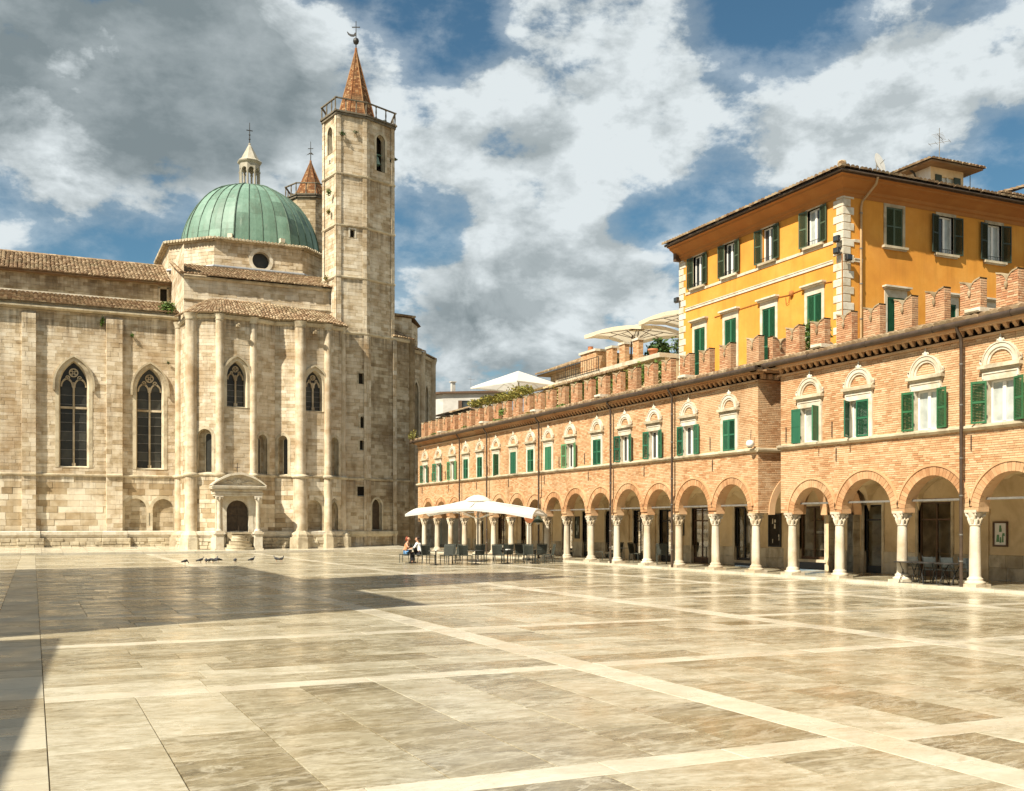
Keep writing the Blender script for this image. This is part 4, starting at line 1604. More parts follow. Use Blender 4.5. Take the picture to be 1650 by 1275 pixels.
tower = thing('bell_tower', 'tall polygonal stone bell tower with orange brick spire, gallery and weathercock, beside the dome', 'bell tower', (25, 85.5, 0))
P0 = [(21.98, 85.27), (22.44, 82.7), (24.93, 82.8), (27.65, 83.91), (28.1, 86.6), (26.2, 88.4), (23.6, 88.1)]
TC = (24.85, 85.5)
for i in range(7):
    a, b = P0[i], P0[(i + 1) % 7]
    fr = Frame(a, (b[0] - a[0], b[1] - a[1]))
    ln = math.dist(a, b)
    hs = []
    if i == 2:
        hs = [hole(ln * .52, .46, 31.55, 34.1, .5), hole(ln * .9, .1, 32.6, 32.85)]
    if i == 0:
        hs = [hole(ln * .5, .45, 32.6, 34.3, .5), hole(ln * .5, .13, 31.8, 32.1), hole(ln * .55, .16, 19.5, 21.3)]
    if i == 1:
        hs = [hole(1.3, .2, 25.6, 26.25), hole(1.35, .17, 22.9, 22.95)]
        hs = hs[:1]
    if i in (4, 5, 6):
        hs = [hole(ln * .5, .46, 31.55, 34.1, .5)]
    m = courses(fr, 0, ln, 17.75, 35.5, .28, .45, 1.1, hs, .014, 0, .008, MB(), None, .03)
    obj('tower_wall', m, M['stone'], tower, kind='stuff')
    for h in hs:
        if h[4] > 0:
            w = surround(fr, *h, .5, .2, .03, 'stone_trim', 'bell_opening', tower, hood=False)
            back_panel(fr, *h, .85, M['dark'], w, 'unlit_chamber_sheet')  # near-black sheet stands in for the unlit chamber
            if i == 2:
                bl = MB()
                x, y, _ = fr.p(h[0], -.48, 0)
                bl.lathe([(.31, 32.2), (.3, 32.26), (.2, 32.55), (.16, 32.8), (.06, 32.92), (.01, 32.95)], x, y, 14)
                bl.tube([fr.p(h[0] - .45, -.48, 33.1), fr.p(h[0] + .45, -.48, 33.1)], .06, 6)
                bl.tube([(x, y, 32.9), (x, y, 33.1)], .04, 6)
                obj('bell', bl, M['copper'], w)
        elif h[1] > .11:
            w = surround(fr, *h, .35, .13, .03, 'pale_stone', 'small_window', tower)
            back_panel(fr, *h, .33, M['dark'], w, 'opening')  # backing sheet with the shade inside painted near-black
        else:
            back_panel(fr, *h, .2, M['dark'], tower, 'putlog_hole')  # near-black sheet paints the shade inside the hole
    # lower stage is thicker
    lf = Frame(fr.p(0, .16, 0), fr.t, fr.n)
    hs = []
    if i == 1:
        hs = [hole(2.0, .22, 13.6, 14.5), hole(2.1, .17, 10.0, 10.8, .17), hole(2.05, .17, 8.2, 8.9, .1), hole(2.05, .38, 4.4, 5.2)]
    if i == 2:
        hs = [hole(1.0, .52, 1.6, 3.6, .62)]
    m = courses(lf, -.1, ln + .1, 0, 17.7, .28, .45, 1.1, hs, .02, 0, .009, MB(), None, .03)
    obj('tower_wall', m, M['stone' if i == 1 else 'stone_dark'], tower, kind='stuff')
    for h in hs:
        w = surround(lf, *h, .35, .15, .03, 'stone_trim', 'small_window' if h[1] < .5 else 'side_door', tower)
        back_panel(lf, *h, .33, M['dark'] if h[1] < .5 else M['wood_door'], w, 'opening' if h[1] < .5 else 'door_leaf')  # windows are backed by a near-black sheet as painted shade
    stringc([(lf, -.15, ln + .15, 0)], 1.1, 1.55, .2, 'stone_trim', 'plinth_moulding', tower)
    stringc([(lf, -.15, ln + .15, 0)], 5.72, 5.92, .1, 'stone_trim', 'string_course', tower)
    stringc([(lf, -.12, ln + .12, -.1)], 17.6, 17.85, .22, 'stone_trim', 'string_course', tower)
    for z in (22.3, 26.5, 30.68):
        stringc([(fr, -.1, ln + .1, 0)], z - .1, z + .1, .14, 'stone_trim', 'string_course', tower)
    for z0, z1 in ((0, 5.72), (5.92, 17.6)):
        for off in (-.12, ln - .28):
            m = courses(Frame(fr.p(0, .16, 0), fr.t, fr.n), off, off + .4, z0, z1, .36, .38, .5, (), .015, 0, .01, MB(), dbase=.12)
            obj('corner_strip', m, M['stone'], tower)
    for z0, z1 in ((17.85, 22.2), (22.4, 26.4), (26.6, 30.58), (30.78, 35.46)):
        for off in (-.03, ln - .33):
            m = courses(fr, off, off + .36, z0, z1, .36, .3, .5, (), .012, 0, .01, MB(), dbase=.09)
            obj('corner_strip', m, M['stone'], tower)
balustrade(P0, 35.8, 36.85, tower, 3)
m = MB()
m.add([(x, y, 35.7) for x, y in P0], [tuple(range(7))], .4)
obj('tower_roof', m, M['stone_trim'], tower)
spire(TC, 1.78, 35.8, 42.4, tower, R(10))
m = MB()
m.lathe([(.04, 42.4), (.05, 42.75), (.2, 42.85), (.26, 43.05), (.2, 43.25), (.04, 43.35)], TC[0], TC[1], 12)
m.tube([(TC[0], TC[1], 42.4), (TC[0], TC[1], 44.75)], [.05, .03], 6)
vt = (.9082, -.4186)
fr = Frame(TC, vt)
m.box(fr, -.34, .34, -.03, .03, 44.2, 44.27)
finial = obj('finial_cross', m, M['iron'], tower)
m = MB()
ck = [(-.05, 43.5), (-.2, 43.42), (-.45, 43.45), (-.68, 43.62), (-.78, 43.86), (-.68, 43.84), (-.6, 43.72), (-.42, 43.64), (-.2, 43.62), (-.08, 43.78), (.0, 43.74)]
m.prism(fr, ck, -.02, .02)
obj('weathercock', m, M['iron'], finial)

rear = thing('bell_tower', 'shorter stone bell tower with brick spire half hidden behind the tall tower', 'bell tower', (24.3, 99.1, 0))
RC = (24.3, 99.1)
rp = octo(RC, 2.25, R(22.5 - 25))[::1]
for i in range(8):
    a, b = rp[(i + 1) % 8], rp[i]
    fr = Frame(b, (a[0] - b[0], a[1] - b[1]))
    ln = math.dist(a, b)
    hs = [hole(ln * .5, .35, 27.5, 30.0, .4)] if i % 2 else []
    m = courses(fr, 0, ln, 15, 33.0, .28, .45, 1.1, hs, .014, 0, .008, MB(), None, .03)
    obj('tower_wall', m, M['stone_dark'], rear, kind='stuff')
    for h in hs:
        w = surround(fr, *h, .4, .18, .03, 'stone_trim', 'bell_opening', rear)
        back_panel(fr, *h, .6, M['dark'], w, 'unlit_chamber_sheet')
balustrade(rp, 33.3, 34.35, rear, 2)
m = MB()
m.add([(x, y, 33.1) for x, y in rp], [tuple(range(8))], .4)
obj('tower_roof', m, M['stone_trim'], rear)
spire(RC, 1.65, 33.3, 37.1, rear, R(10))
m = MB()
m.tube([(RC[0], RC[1], 37.0), (RC[0], RC[1], 39.0)], [.05, .025], 6)
m.box(Frame(RC, vt), -.25, .25, -.02, .02, 38.3, 38.36)
m.prism(Frame(RC, vt), [(-.4, 37.7), (-.1, 37.8), (.3, 37.72), (.1, 37.95), (-.1, 37.92)], -.02, .02)
obj('finial_cross', m, M['iron'], rear)

# ------------------------------------------------------------------ brick arcades
AX = 27.17
AF = Frame((AX, 0), (0, 1), (-1, 0))
LF = Frame((0, 0), (0, 1), (-1, 0))       # the same axes for pieces that are placed later
long_arcade = thing('arcade_building', 'long brick arcade with many green shuttered windows receding towards the church', 'arcade', (27.2, 55, 0))
near_arcade = thing('arcade_building', 'nearer brick arcade with four wide arches in view and taller looking windows', 'arcade', (27.2, 22, 0))
CA = [35.02, 37.83, 40.72, 43.46, 46.38, 49.09, 51.88, 54.39, 56.75, 59.41, 62.14, 64.60, 67.2, 69.85, 72.59, 75.39]
CB = [14.75, 17.8, 20.87, 23.94, 27.0, 30.07, 32.72]
WA = [(36.6, 'closed', 'green'), (39.62, 'open', 'green'), (42.54, 'open', 'green'), (45.25, 'open', 'green'), (48.1, 'closed', 'green'), (51.11, 'open', 'green_pale'),
      (53.83, 'solid', 'green'), (56.19, 'closed', 'green'), (58.67, 'solid', 'green'), (61.34, 'ajar', 'green'), (64.01, 'closed', 'green'), (66.47, 'closed', 'green'), (69.04, 'open', 'green_pale'), (71.85, 'open', 'green'), (74.72, 'open', 'green')]
WB = [(31.5, 'flat', 'green'), (28.89, 'leaf', 'green'), (25.78, 'open', 'dark_louvre'), (22.81, 'open', 'dark_louvre'), (19.4, 'open', 'green'), (16.3, 'closed', 'green')]
M['dark_louvre'] = m_plain('forest_green_paint', (.03, .115, .045), .45, .4, 0, .12)


def rel(o, parent, loc):
    o.parent = parent
    o.location = Vector(loc) - origin_of(parent)
    return o


# --- column prototype
def column_meshes():
    sh, cap, ba = MB(), MB(), MB()
    sh.lathe([(.182, .42), (.18, .9), (.171, 1.5), (.158, 2.02), (.155, 2.06)], 0, 0, 18)
    ba.box(WORLD, -.33, .33, -.33, .33, .08, .2)
    ba.lathe([(.31, .2), (.325, .235), (.31, .27), (.25, .29), (.24, .32), (.245, .35), (.24, .38), (.195, .40), (.186, .44)], 0, 0, 18)
    cap.lathe([(.156, 2.05), (.185, 2.07), (.18, 2.10), (.152, 2.11), (.16, 2.2), (.18, 2.32), (.225, 2.44), (.225, 2.47)], 0, 0, 16)
    for k in range(8):
        a = k * math.pi / 4 + .2
        x, y = math.cos(a), math.sin(a)
        cap.tube([(x * .155, y * .155, 2.12), (x * .19, y * .19, 2.25), (x * .22, y * .24, 2.30), (x * .23, y * .23, 2.26)], [.045, .055, .04, .02], 5)
    for k in range(4):
        a = k * math.pi / 2 + math.pi / 4
        x, y = math.cos(a), math.sin(a)
        cap.tube([(x * .18, y * .18, 2.3), (x * .26, y * .26, 2.42), (x * .28, y * .28, 2.44), (x * .285, y * .285, 2.37), (x * .255, y * .255, 2.36)], [.04, .04, .04, .035, .025], 6)
    ab = []
    for k in range(4):
        a = k * math.pi / 2 + math.pi / 4
        b = a + math.pi / 4
        ab.append((.34 * math.cos(a), .34 * math.sin(a)))
        ab.append((.215 * math.cos(b), .215 * math.sin(b)))
    cap.add([(x, y, 2.47) for x, y in ab] + [(x, y, 2.56) for x, y in ab], [tuple(range(8, 16)), tuple(range(8))[::-1]] + [(i, (i + 1) % 8, 8 + (i + 1) % 8, 8 + i) for i in range(8)])
    return as_mesh('column', sh), as_mesh('capital', cap), as_mesh('column_base', ba)


colm = column_meshes()
for me, mt in zip(colm, ('pale_stone',) * 3):
    me.materials.append(M['column_stone'])


def column(parent, y):
    c = rel(obj('column', colm[0], None), parent, (AX + .15, y, 0))
    for me, n in zip(colm[1:], ('capital', 'column_base')):
        o = obj(n, me, None, c, local=True)
    return c


# --- arch: ring of voussoirs, hood mould and soffit
def arch(parent, c, hw, zs, ring, depth=.42):
    m = MB()
    n = 30
    for i in range(n):
        a0, a1 = math.pi * (i + .04) / n, math.pi * (i + .96) / n
        r1 = hw + ring
        dd = .045 + random.uniform(0, .012)
        b = []
        for a, r_ in ((a0, hw), (a1, hw), (a1, r1), (a0, r1)):
            b.append((c + r_ * math.cos(a), zs + r_ * math.sin(a)))
        m.prism(AF, b, -.1, dd, random.uniform(-.25, .25))
    m.reveal(AF, [(c + hw * math.cos(a), zs + hw * math.sin(a)) for a in np.linspace(0, math.pi, 25)], .03, -depth, .45)
    for s_ in (-1, 1):
        m.reveal(AF, [(c + s_ * hw, 2.56), (c + s_ * hw, zs)], .02, -depth, .45)
    a_ = obj('arch', m, M['brick'], parent)
    h = MB()
    ang = np.linspace(.12, math.pi - .12, 23)
    h.band(AF, [(c + (hw + ring) * math.cos(a), zs + (hw + ring) * math.sin(a)) for a in ang], [(c + (hw + ring + .07) * math.cos(a), zs + (hw + ring + .07) * math.sin(a)) for a in ang], -.05, .085, .3)
    obj('hood_moulding', h, M['brick'], a_)
    return a_


# --- windows
def leaf(mat, hinge, width, ang, z0, z1, parent, solid=False, flip=1):
    """one louvred shutter leaf; ang = opening angle (0 closed)"""
    a = R(ang)
    # closed leaf runs from its hinge towards the middle
    t = (math.sin(a) * -1, -flip * math.cos(a)) if True else None
    fr = Frame((-.035 if ang < 90 else -.06, hinge), t, (t[1], -t[0]))
    m = MB()
    th = .022
    m.box(fr, 0, .055, -th, th, z0, z1)
    m.box(fr, width - .055, width, -th, th, z0, z1)
    for z in (z0, z1 - .07, (z0 + z1) / 2 - .03):
        m.box(fr, .055, width - .055, -th + .002, th - .002, z, z + .07)
    if solid:
        m.box(fr, .05, width - .05, -th * .5, th * .5, z0 + .03, z1 - .03)
    else:
        z = z0 + .09
        while z < z1 - .1:
            v = [fr.p(.05, -.018, z + .03), fr.p(width - .05, -.018, z + .03), fr.p(width - .05, .018, z), fr.p(.05, .018, z)]
            w = [(x, y, q + .008) for x, y, q in v]
            m.add(v + w, [(0, 1, 2, 3), (7, 6, 5, 4), (0, 3, 7, 4), (2, 1, 5, 6), (3, 2, 6, 7), (1, 0, 4, 5)])
            z += .047
    o = obj('shutter', m, M[mat], parent, local=True)
    h = MB()
    for z in (z0 + .2, z1 - .2):
        h.tube([fr.p(0, 0, z - .05), fr.p(0, 0, z + .05)], .022, 6)
    obj('hinge', h, M['iron'], o, local=True)
    return o


def sash(parent, hw, z0, z1, d, glass='glass', leaves_=2):
    m = MB()
    m.box(LF, -hw, -hw + .06, d - .05, d + .02, z0, z1)
    m.box(LF, hw - .06, hw, d - .05, d + .02, z0, z1)
    m.box(LF, -hw + .06, hw - .06, d - .05, d + .019, z1 - .06, z1)
    m.box(LF, -hw + .06, hw - .06, d - .05, d + .019, z0, z0 + .08)
    m.box(LF, -.06, .06, d - .04, d + .03, z0 + .08, z1 - .06)
    o = obj('sash', m, M['white'], parent, local=True)
    for s_ in (-1, 1):
        g = MB()
        a, b = (.06, hw - .06)
        g.quad(LF.p(s_ * a, d - .02, z0 + .08), LF.p(s_ * b, d - .02, z0 + .08), LF.p(s_ * b, d - .02, z1 - .06), LF.p(s_ * a, d - .02, z1 - .06))
        obj('pane', g, M[glass], o, local=True)
    return o


def arched_window(state, mat, big=0.):
    """stone framed window with ledge, lunette and carved crest, built about the origin"""
    hw = .43 + big
    z0, z1 = 5.27, 6.60
    m = MB()
    fw = .17
    m.band(LF, [(-hw, 5.2), (-hw, z1), (hw, z1), (hw, 5.2)], [(-hw - fw, 5.2), (-hw - fw, z1 + .3), (hw + fw, z1 + .3), (hw + fw, 5.2)], -.24, .06)
    m.band(LF, [(-hw - fw + .05, z1 + .06), (-hw - fw + .05, z1 + .2), (hw + fw - .05, z1 + .2), (hw + fw - .05, z1 + .06)], [(-hw - fw + .01, z1 + .04), (-hw - fw + .01, z1 + .24), (hw + fw - .01, z1 + .24), (hw + fw - .01, z1 + .04)], .03, .085)
    w = obj('window', m, M['pale_stone'], None)
    lg = MB()
    e = hw + fw + .1
    lg.box(LF, -e + .06, e - .06, -.1, .12, 6.90, 6.96)
    lg.box(LF, -e, e, -.1, .19, 6.96, 7.06)
    lg.box(LF, -e + .05, e - .05, -.1, .1, 7.06, 7.10)
    obj('ledge', lg, M['stone_trim'], w, local=True)
    ar = MB()
    ro = hw + .17
    for r0, r1, d in ((ro - .25, ro - .17, .05), (ro - .17, ro - .04, .085), (ro - .04, ro, .11)):
        i_ = outline(0, r0, 7.08, 7.10, r0 * .98, 9)
        o_ = outline(0, r1, 7.08, 7.10, r1 * .98, 9)
        ar.band(LF, i_, o_, -.08, d)
    a_ = obj('lunette_arch', ar, M['pale_stone'], w, local=True)
    tp = MB()
    tp.sheet(LF, outline(0, ro - .24, 7.08, 7.10, (ro - .24) * .98, 9), -.05)
    obj('tympanum', tp, M['brick'], a_, local=True)
    for s_ in (-1, 1):
        cr = MB()
        cr.tube([LF.p(s_ * (ro + .01), .05, 7.1), LF.p(s_ * (ro + .09), .06, 7.16), LF.p(s_ * (ro + .09), .06, 7.27), LF.p(s_ * (ro + .03), .06, 7.28)], [.045, .045, .035, .02], 5)
        obj('crest_curl', cr, M['pale_stone'], a_, local=True)
        cr = MB()
        cr.tube([LF.p(s_ * .05, .05, 7.1 + ro), LF.p(s_ * .11, .05, 7.16 + ro), LF.p(s_ * .14, .05, 7.09 + ro)], [.045, .03, .015], 5)
        obj('crest_curl', cr, M['pale_stone'], a_, local=True)
    cr = MB()
    cr.tube([LF.p(0, .05, 7.06 + ro), LF.p(0, .05, 7.16 + ro), LF.p(0, .05, 7.22 + ro), LF.p(0, .05, 7.38 + ro)], [.06, .065, .035, .012], 6)
    obj('finial', cr, M['pale_stone'], a_, local=True)
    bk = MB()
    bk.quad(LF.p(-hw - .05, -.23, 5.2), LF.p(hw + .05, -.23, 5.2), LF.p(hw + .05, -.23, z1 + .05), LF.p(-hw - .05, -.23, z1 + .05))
    obj('unlit_room_sheet', bk, M['dark'], w, local=True)  # near-black sheet stands in for the unlit room
    # only windows that stand open show glazing
    if state in ('open', 'flat', 'leaf', 'ajar'):
        sash(w, hw - .01, z0 - .03, z1 - .005, -.15, 'glass_pale' if big else 'glass')
    if state == 'open':
        for f in (1, -1):
            leaf(mat, f * hw, hw * .98, random.uniform(158, 176), z0, z1, w, False, f)
    elif state == 'flat':
        leaf(mat, hw, hw * .98, 176, z0, z1, w, True, 1)
        leaf(mat, -hw, hw * .98, 112, z0, z1, w, True, -1)
    elif state == 'leaf':
        leaf(mat, hw, hw * .98, 62, z0, z1, w, False, 1)
        leaf(mat, -hw, hw * 1.2, 2, z0, z1, w, False, -1)
    elif state == 'ajar':
        leaf(mat, hw, hw * .98, 25, z0, z1, w, False, 1)
        leaf(mat, -hw, hw * .98, 110, z0, z1, w, False, -1)
    else:
        for f in (1, -1):
            leaf(mat, f * hw, hw * .98, random.uniform(0, 3), z0, z1, w, state == 'solid', f)
    return w


def put_window(parent, y, state, mat, big):
    w = arched_window(state, mat, big)
    rel(w, parent, (AX, y, 0))
    return w


# --- swallow-tail merlon
def merlon_mesh(w=.40, h=1.14, th=.30, cut=.38, corner=False):
    m = MB()
    rows = 15
    F0 = Frame((0, 0), (0, 1), (-1, 0))
    hh = h / rows
    for i in range(rows):
        a, b = i * hh, (i + 1) * hh
        if b <= h - cut + .01:
            sp = [(-w, w)]
        else:
            u = min(1., ((a + b) / 2 - (h - cut)) / cut)
            x = w * math.sqrt(max(0, 1 - u * u))
            sp = [(-w, -w + x), (w - x, w)]
            if x < .03:
                sp = []
        for q0, q1 in sp:
            courses(F0, q0, q1, a, b, hh, .2, .26, (), .006, .010, .006, m)
            if not corner:
                m.quad((th, q0, a), (th, q1, a), (th, q1, b), (th, q0, b), tone=.4)
        for fr, lo, hi in ((Frame((0, -w), (1, 0), (0, -1)), 0, th), (Frame((0, w), (1, 0), (0, 1)), 0, th)):
            courses(fr, lo, hi, a, b, hh, .2, .26, (), .006, .010, .006, m)
    # capping along both lobes
    body, m = m, MB()
    for s_ in (-1, 1):
        pts = [(s_ * (w - w * math.sqrt(max(0, 1 - (k / 7) ** 2))), h - cut + cut * k / 7) for k in range(8)][::-1]
        pts = [(s_ * w, h)] + pts
        v, f = [], []
        for s, z in pts:
            v += [(-.025, s, z), (th + .02, s, z), (-.025, s, z + .05), (th + .02, s, z + .05)]
        for i in range(len(pts) - 1):
            b = i * 4
            f += [(b, b + 1, b + 5, b + 4), (b + 2, b + 3, b + 7, b + 6), (b, b + 2, b + 6, b + 4), (b + 1, b + 3, b + 7, b + 5)]
        m.add(v, f, .1)
    m.tube([(-.03, 0, h - cut - .14), (-.045, 0, h - cut - .03), (-.03, 0, h - cut + .05)], [.025, .065, .045], 6, 0.)
    return as_mesh('merlon', body), as_mesh('merlon_cap', m)


MER = [merlon_mesh() for _ in range(3)]
for a_, b_ in MER:
    a_.materials.append(M['brick_red'])
    b_.materials.append(M['stone_dark'])


def merlons(parent, ys, z):
    for y in ys:
        pr_ = random.choice(MER)
        o = obj('merlon', pr_[0], None)
        rel(o, parent, (27.5, y, z))
        obj('merlon_cap', pr_[1], None, o, local=True)
        b = MB()
        b.box(LF, -.42, .42, -.34, .06, -.06, .0)
        obj('merlon_base', b, M['stone_trim'], o, local=True)


def vault_mesh(sp, dp=3.7, rise=1.25):
    m = MB()
    n = 12
    v = []
    for i in range(n + 1):
        for j in range(n + 1):
            s, d = -1 + 2 * i / n, -1 + 2 * j / n
            za = rise * math.sqrt(max(0, 1 - s * s))
            zb = rise * math.sqrt(max(0, 1 - d * d))
            v.append((dp / 2 * (1 + d), s * sp / 2, max(za, zb)))
    f = [(i * (n + 1) + j, i * (n + 1) + j + 1, (i + 1) * (n + 1) + j + 1, (i + 1) * (n + 1) + j) for i in range(n) for j in range(n)]
    m.add(v, f, .5, False)
    return m


def arcade(root, cols, y0, y1, wins, big, hwid, zs, ring, pipes, mer):
    arches = []
    for a, b in zip(cols, cols[1:]):
        c = (a + b) / 2
        hw = (b - a) / 2 - hwid
        arches.append((c, hw))
        arch(root, c, hw, zs, ring)
        rod = MB()
        rod.box(AF, a + .1, b - .1, -.26, -.21, 2.88, 2.95)
        obj('tie_rod', rod, M['metal'], root)
        v = vault_mesh(b - a)
        for i, p in enumerate(v.v):
            v.v[i] = (AX + .42 + p[0], c + p[1], 2.62 + p[2])
        obj('vault', v, M['stucco_cream'], root)
    for y in cols:
        column(root, y)
    holes = [hole(c, hw, 2.5, zs, hw) for c, hw in arches]
    if cols[-1] < y1 - 1:
        pass
    wh = [hole(y, .46 + big, 5.2, 6.75) for y, _, _ in wins]
    m = MB()
    courses(AF, y0, y1, 2.56, 5.1, .075, .22, .29, holes, .007, .009, .004, m)
    obj('brick', m, M['brick'], root, kind='stuff')
    m = MB()
    courses(AF, y0, y1, 5.25, 8.05, .075, .22, .29, wh, .007, .009, .004, m)
    obj('brick', m, M['brick'], root, kind='stuff')
    # inside face of the arcade wall
    m = MB()
    step = .12
    z = 2.56
    IF = Frame((AX + .42, 0), (0, 1), (1, 0))
    while z < 4.0:
        for q0, q1 in spans(y0, y1, holes, z, z + step):
            m.quad(IF.p(q0, 0, z), IF.p(q1, 0, z), IF.p(q1, 0, z + step), IF.p(q0, 0, z + step), tone=.5)
        z += step
    obj('inner_wall', m, M['stucco_cream'], root)
    stringc([(AF, y0 - .06, y1 + .06, 0)], 5.08, 5.25, .16, 'stone_trim', 'string_course', root)
    cor = MB()
    cor.box(AF, y0 - .05, y1 + .05, -.1, .08, 8.0, 8.07)
    cor.box(AF, y0 - .3, y1 + .3, -.1, .24, 8.30, 8.37)
    cor.box(AF, y0 - .45, y1 + .45, -.1, .34, 8.37, 8.45)
    obj('cornice', cor, M['brick'], root)
    cb = MB()
    cb.prism(LF, [(-.1, .0), (-.1, .23), (.1, .23), (.1, .0), (.05, -.0)], -.02, .1)
    cb = MB()
    pr = [(0, 0.05), (.03, .05), (.06, .1), (.10, .12), (.14, .17), (.16, .23), (0, .23)]
    vv = [(-d, -.065, z) for d, z in pr] + [(-d, .065, z) for d, z in pr]
    n = len(pr)
    cb.add(vv, [tuple(range(n)), tuple(range(n, 2 * n))[::-1]] + [(i, (i + 1) % n, n + (i + 1) % n, n + i) for i in range(n)])
    cme = as_mesh('corbel', cb)
    cme.materials.append(M['brick'])
    y = y0 + .15
    while y < y1:
        rel(obj('corbel', cme, None), root, (AX, y, 8.07))
        y += .34
    # eaves: tiles, gutter
    m = MB()
    tiles(m, (26.72, y1 + .5, 8.54), (26.72, y0 - .5, 8.54), (27.52, y1 + .5, 8.80), (27.52, y0 - .5, 8.80), .25, .42, .05)
    obj('roof_tiles', m, M['tile'], root, kind='stuff')
    m = MB()
    m.box(WORLD, 26.84, 27.9, y0 - .4, y1 + .4, 8.45, 8.52)
    m.box(WORLD, 27.48, 33.1, y0, y1, 8.5, 8.77, .4)
    obj('roof_terrace', m, M['stone_trim'], root)
    m = MB()
    y = y0 - .5
    while y < y1 + .5:
        e = min(y + 3, y1 + .5)
        m.tube([(26.70, y, 8.47 + .015 * math.sin(y)), (26.70, e, 8.47 + .015 * math.sin(e))], .10, 8)
        m.tube([(26.70, e - .04, 8.47), (26.70, e, 8.47)], .115, 8)
        y = e
    obj('gutter', m, M['copper_pipe'], root)
    for y in pipes:
        m = MB()
        m.tube([(26.70, y, 8.42), (26.72, y, 8.3), (26.92, y + .03, 8.08), (26.945, y + .03, 7.9), (26.945, y + .03, 5.0), (26.94, y + .03, 2.5), (26.94, y + .03, .02)], .055, 8)
        pp = obj('downpipe', m, M['copper_pipe'], root)
        b = MB()
        for z in (7.2, 5.9, 4.2, 3.0):
            b.lathe([(.07, z), (.07, z + .04)], 26.945, y + .03, 8)
        for z in (1.75, .9):
            b.lathe([(.07, z), (.07, z + .04)], 26.94, y + .03, 8)
        obj('pipe_clip', b, M['metal'], pp)
    for y, st, mt in wins:
        put_window(root, y, st, mt, big)
    merlons(root, mer, 8.83)
    # iron wall ties
    for y, _, _ in wins[::1]:
        if random.random() < .6:
            t = MB()
            t.tube([AF.p(y + 1.4, .03, 5.35), AF.p(y + 1.4, .03, 5.95)], .018, 5)
            obj('wall_tie', t, M['iron'], root)
    for a in cols[1::2]:
        t = MB()
        t.tube([AF.p(a, .03, 4.45), AF.p(a, .03, 4.95)], .018, 5)
        obj('wall_tie', t, M['iron'], root)
    # cap stones lying on the eaves
    for y in mer[2::5]:
        t = MB()
        t.bev(Frame((26.75, y + .6), (0, 1), (-1, 0)), -.3, .3, -.7, .1, 8.72, 8.86, .04)
        obj('eave_stone', t, M['pale_stone'], root)


merA = [35.48, 37.4, 38.95, 40.5, 42.05] + [42.05 + 1.55 * i for i in range(1, 23)]
merB = [33.2 - .0, 31.75, 30.3, 28.9, 27.4, 26.0, 24.55, 23.15, 21.7, 20.25, 18.8, 17.4, 16]
arcade(long_arcade, CA, 34.70, 76.4, WA, 0., .29, 2.70, .29, (40.68, 46.33, 54.69, 62.39, 67.18), merA)
arcade(near_arcade, CB, 13.6, 33.25, WB, .07, .30, 2.50, .30, (24.12,), [y - .25 for y in merB])

# brick ends of the two buildings, facing the alley and the church
for root, y, nrm, x1, op in ((long_arcade, 34.70, -1, 33, True), (near_arcade, 33.25, 1, 33, True), (long_arcade, 76.4, 1, 33, False), (near_arcade, 13.6, -1, 33, False)):
    fr = Frame((AX, y), (1, 0), (0, nrm))
    hs = [hole(2.3, 1.45, .1, 2.6, 1.45)] if op else []
    m = MB()
    courses(fr, 0, x1 - AX, 2.56, 8.05, .075, .22, .29, hs, .008, .011, .005, m)
    courses(fr, 0, .55, 2.3, 2.56, .075, .22, .29, (), .008, .011, .005, m) if not op else None
    obj('brick', m, M['brick'], root, kind='stuff')
    stringc([(fr, -.1, x1 - AX, 0)], 5.08, 5.25, .16, 'stone_trim', 'string_course', root)
    m = MB()
    m.box(fr, -.34, x1 - AX, -.1, .34, 8.37, 8.45)
    m.box(fr, -.1, x1 - AX, -.1, .1, 8.0, 8.07)
    x = .1
    while x < 5.6:
        m.box(fr, x, x + .17, 0, .2, 8.1, 8.3)
        x += .335
    obj('cornice', m, M['brick'], root)
    m = MB()
    tiles(m, fr.p(-.45, .45, 8.54), fr.p(5.8, .45, 8.54), fr.p(.35, -.35, 8.80), fr.p(5.8, -.35, 8.80), .25, .42, .05)
    obj('roof_tiles', m, M['tile'], root, kind='stuff')
    if op:
        m = MB()
        o = outline(2.3, 1.45, 2.5, 2.6, 1.45, 10)
        m.band(fr, o, outline(2.3, 1.45, 2.5, 2.6, 1.45, 10, grow=.3), -.05, .04, .5)
        m.reveal(fr, o, .04, -.5, .5)
        obj('arch', m, M['brick'], root)
        m = MB()
        courses(fr, 3.75, x1 - AX, .1, 2.56, .35, .5, .9, (), .02, 0, .01, m)
        obj('pier', m, M['stone_trim'], root)
# merlons along the short side above the alley
for x in (28.6, 30.1, 31.6):
    o = obj('merlon', MER[0][0], None)
    rel(o, long_arcade, (x, 35.05, 8.83))
    obj('merlon_cap', MER[0][1], None, o, local=True)
    o.rotation_euler = (0, 0, R(90))

# --- back walls of the porticoes with shop fronts
BXW = 31.3
BF = Frame((BXW, 0), (0, 1), (-1, 0))


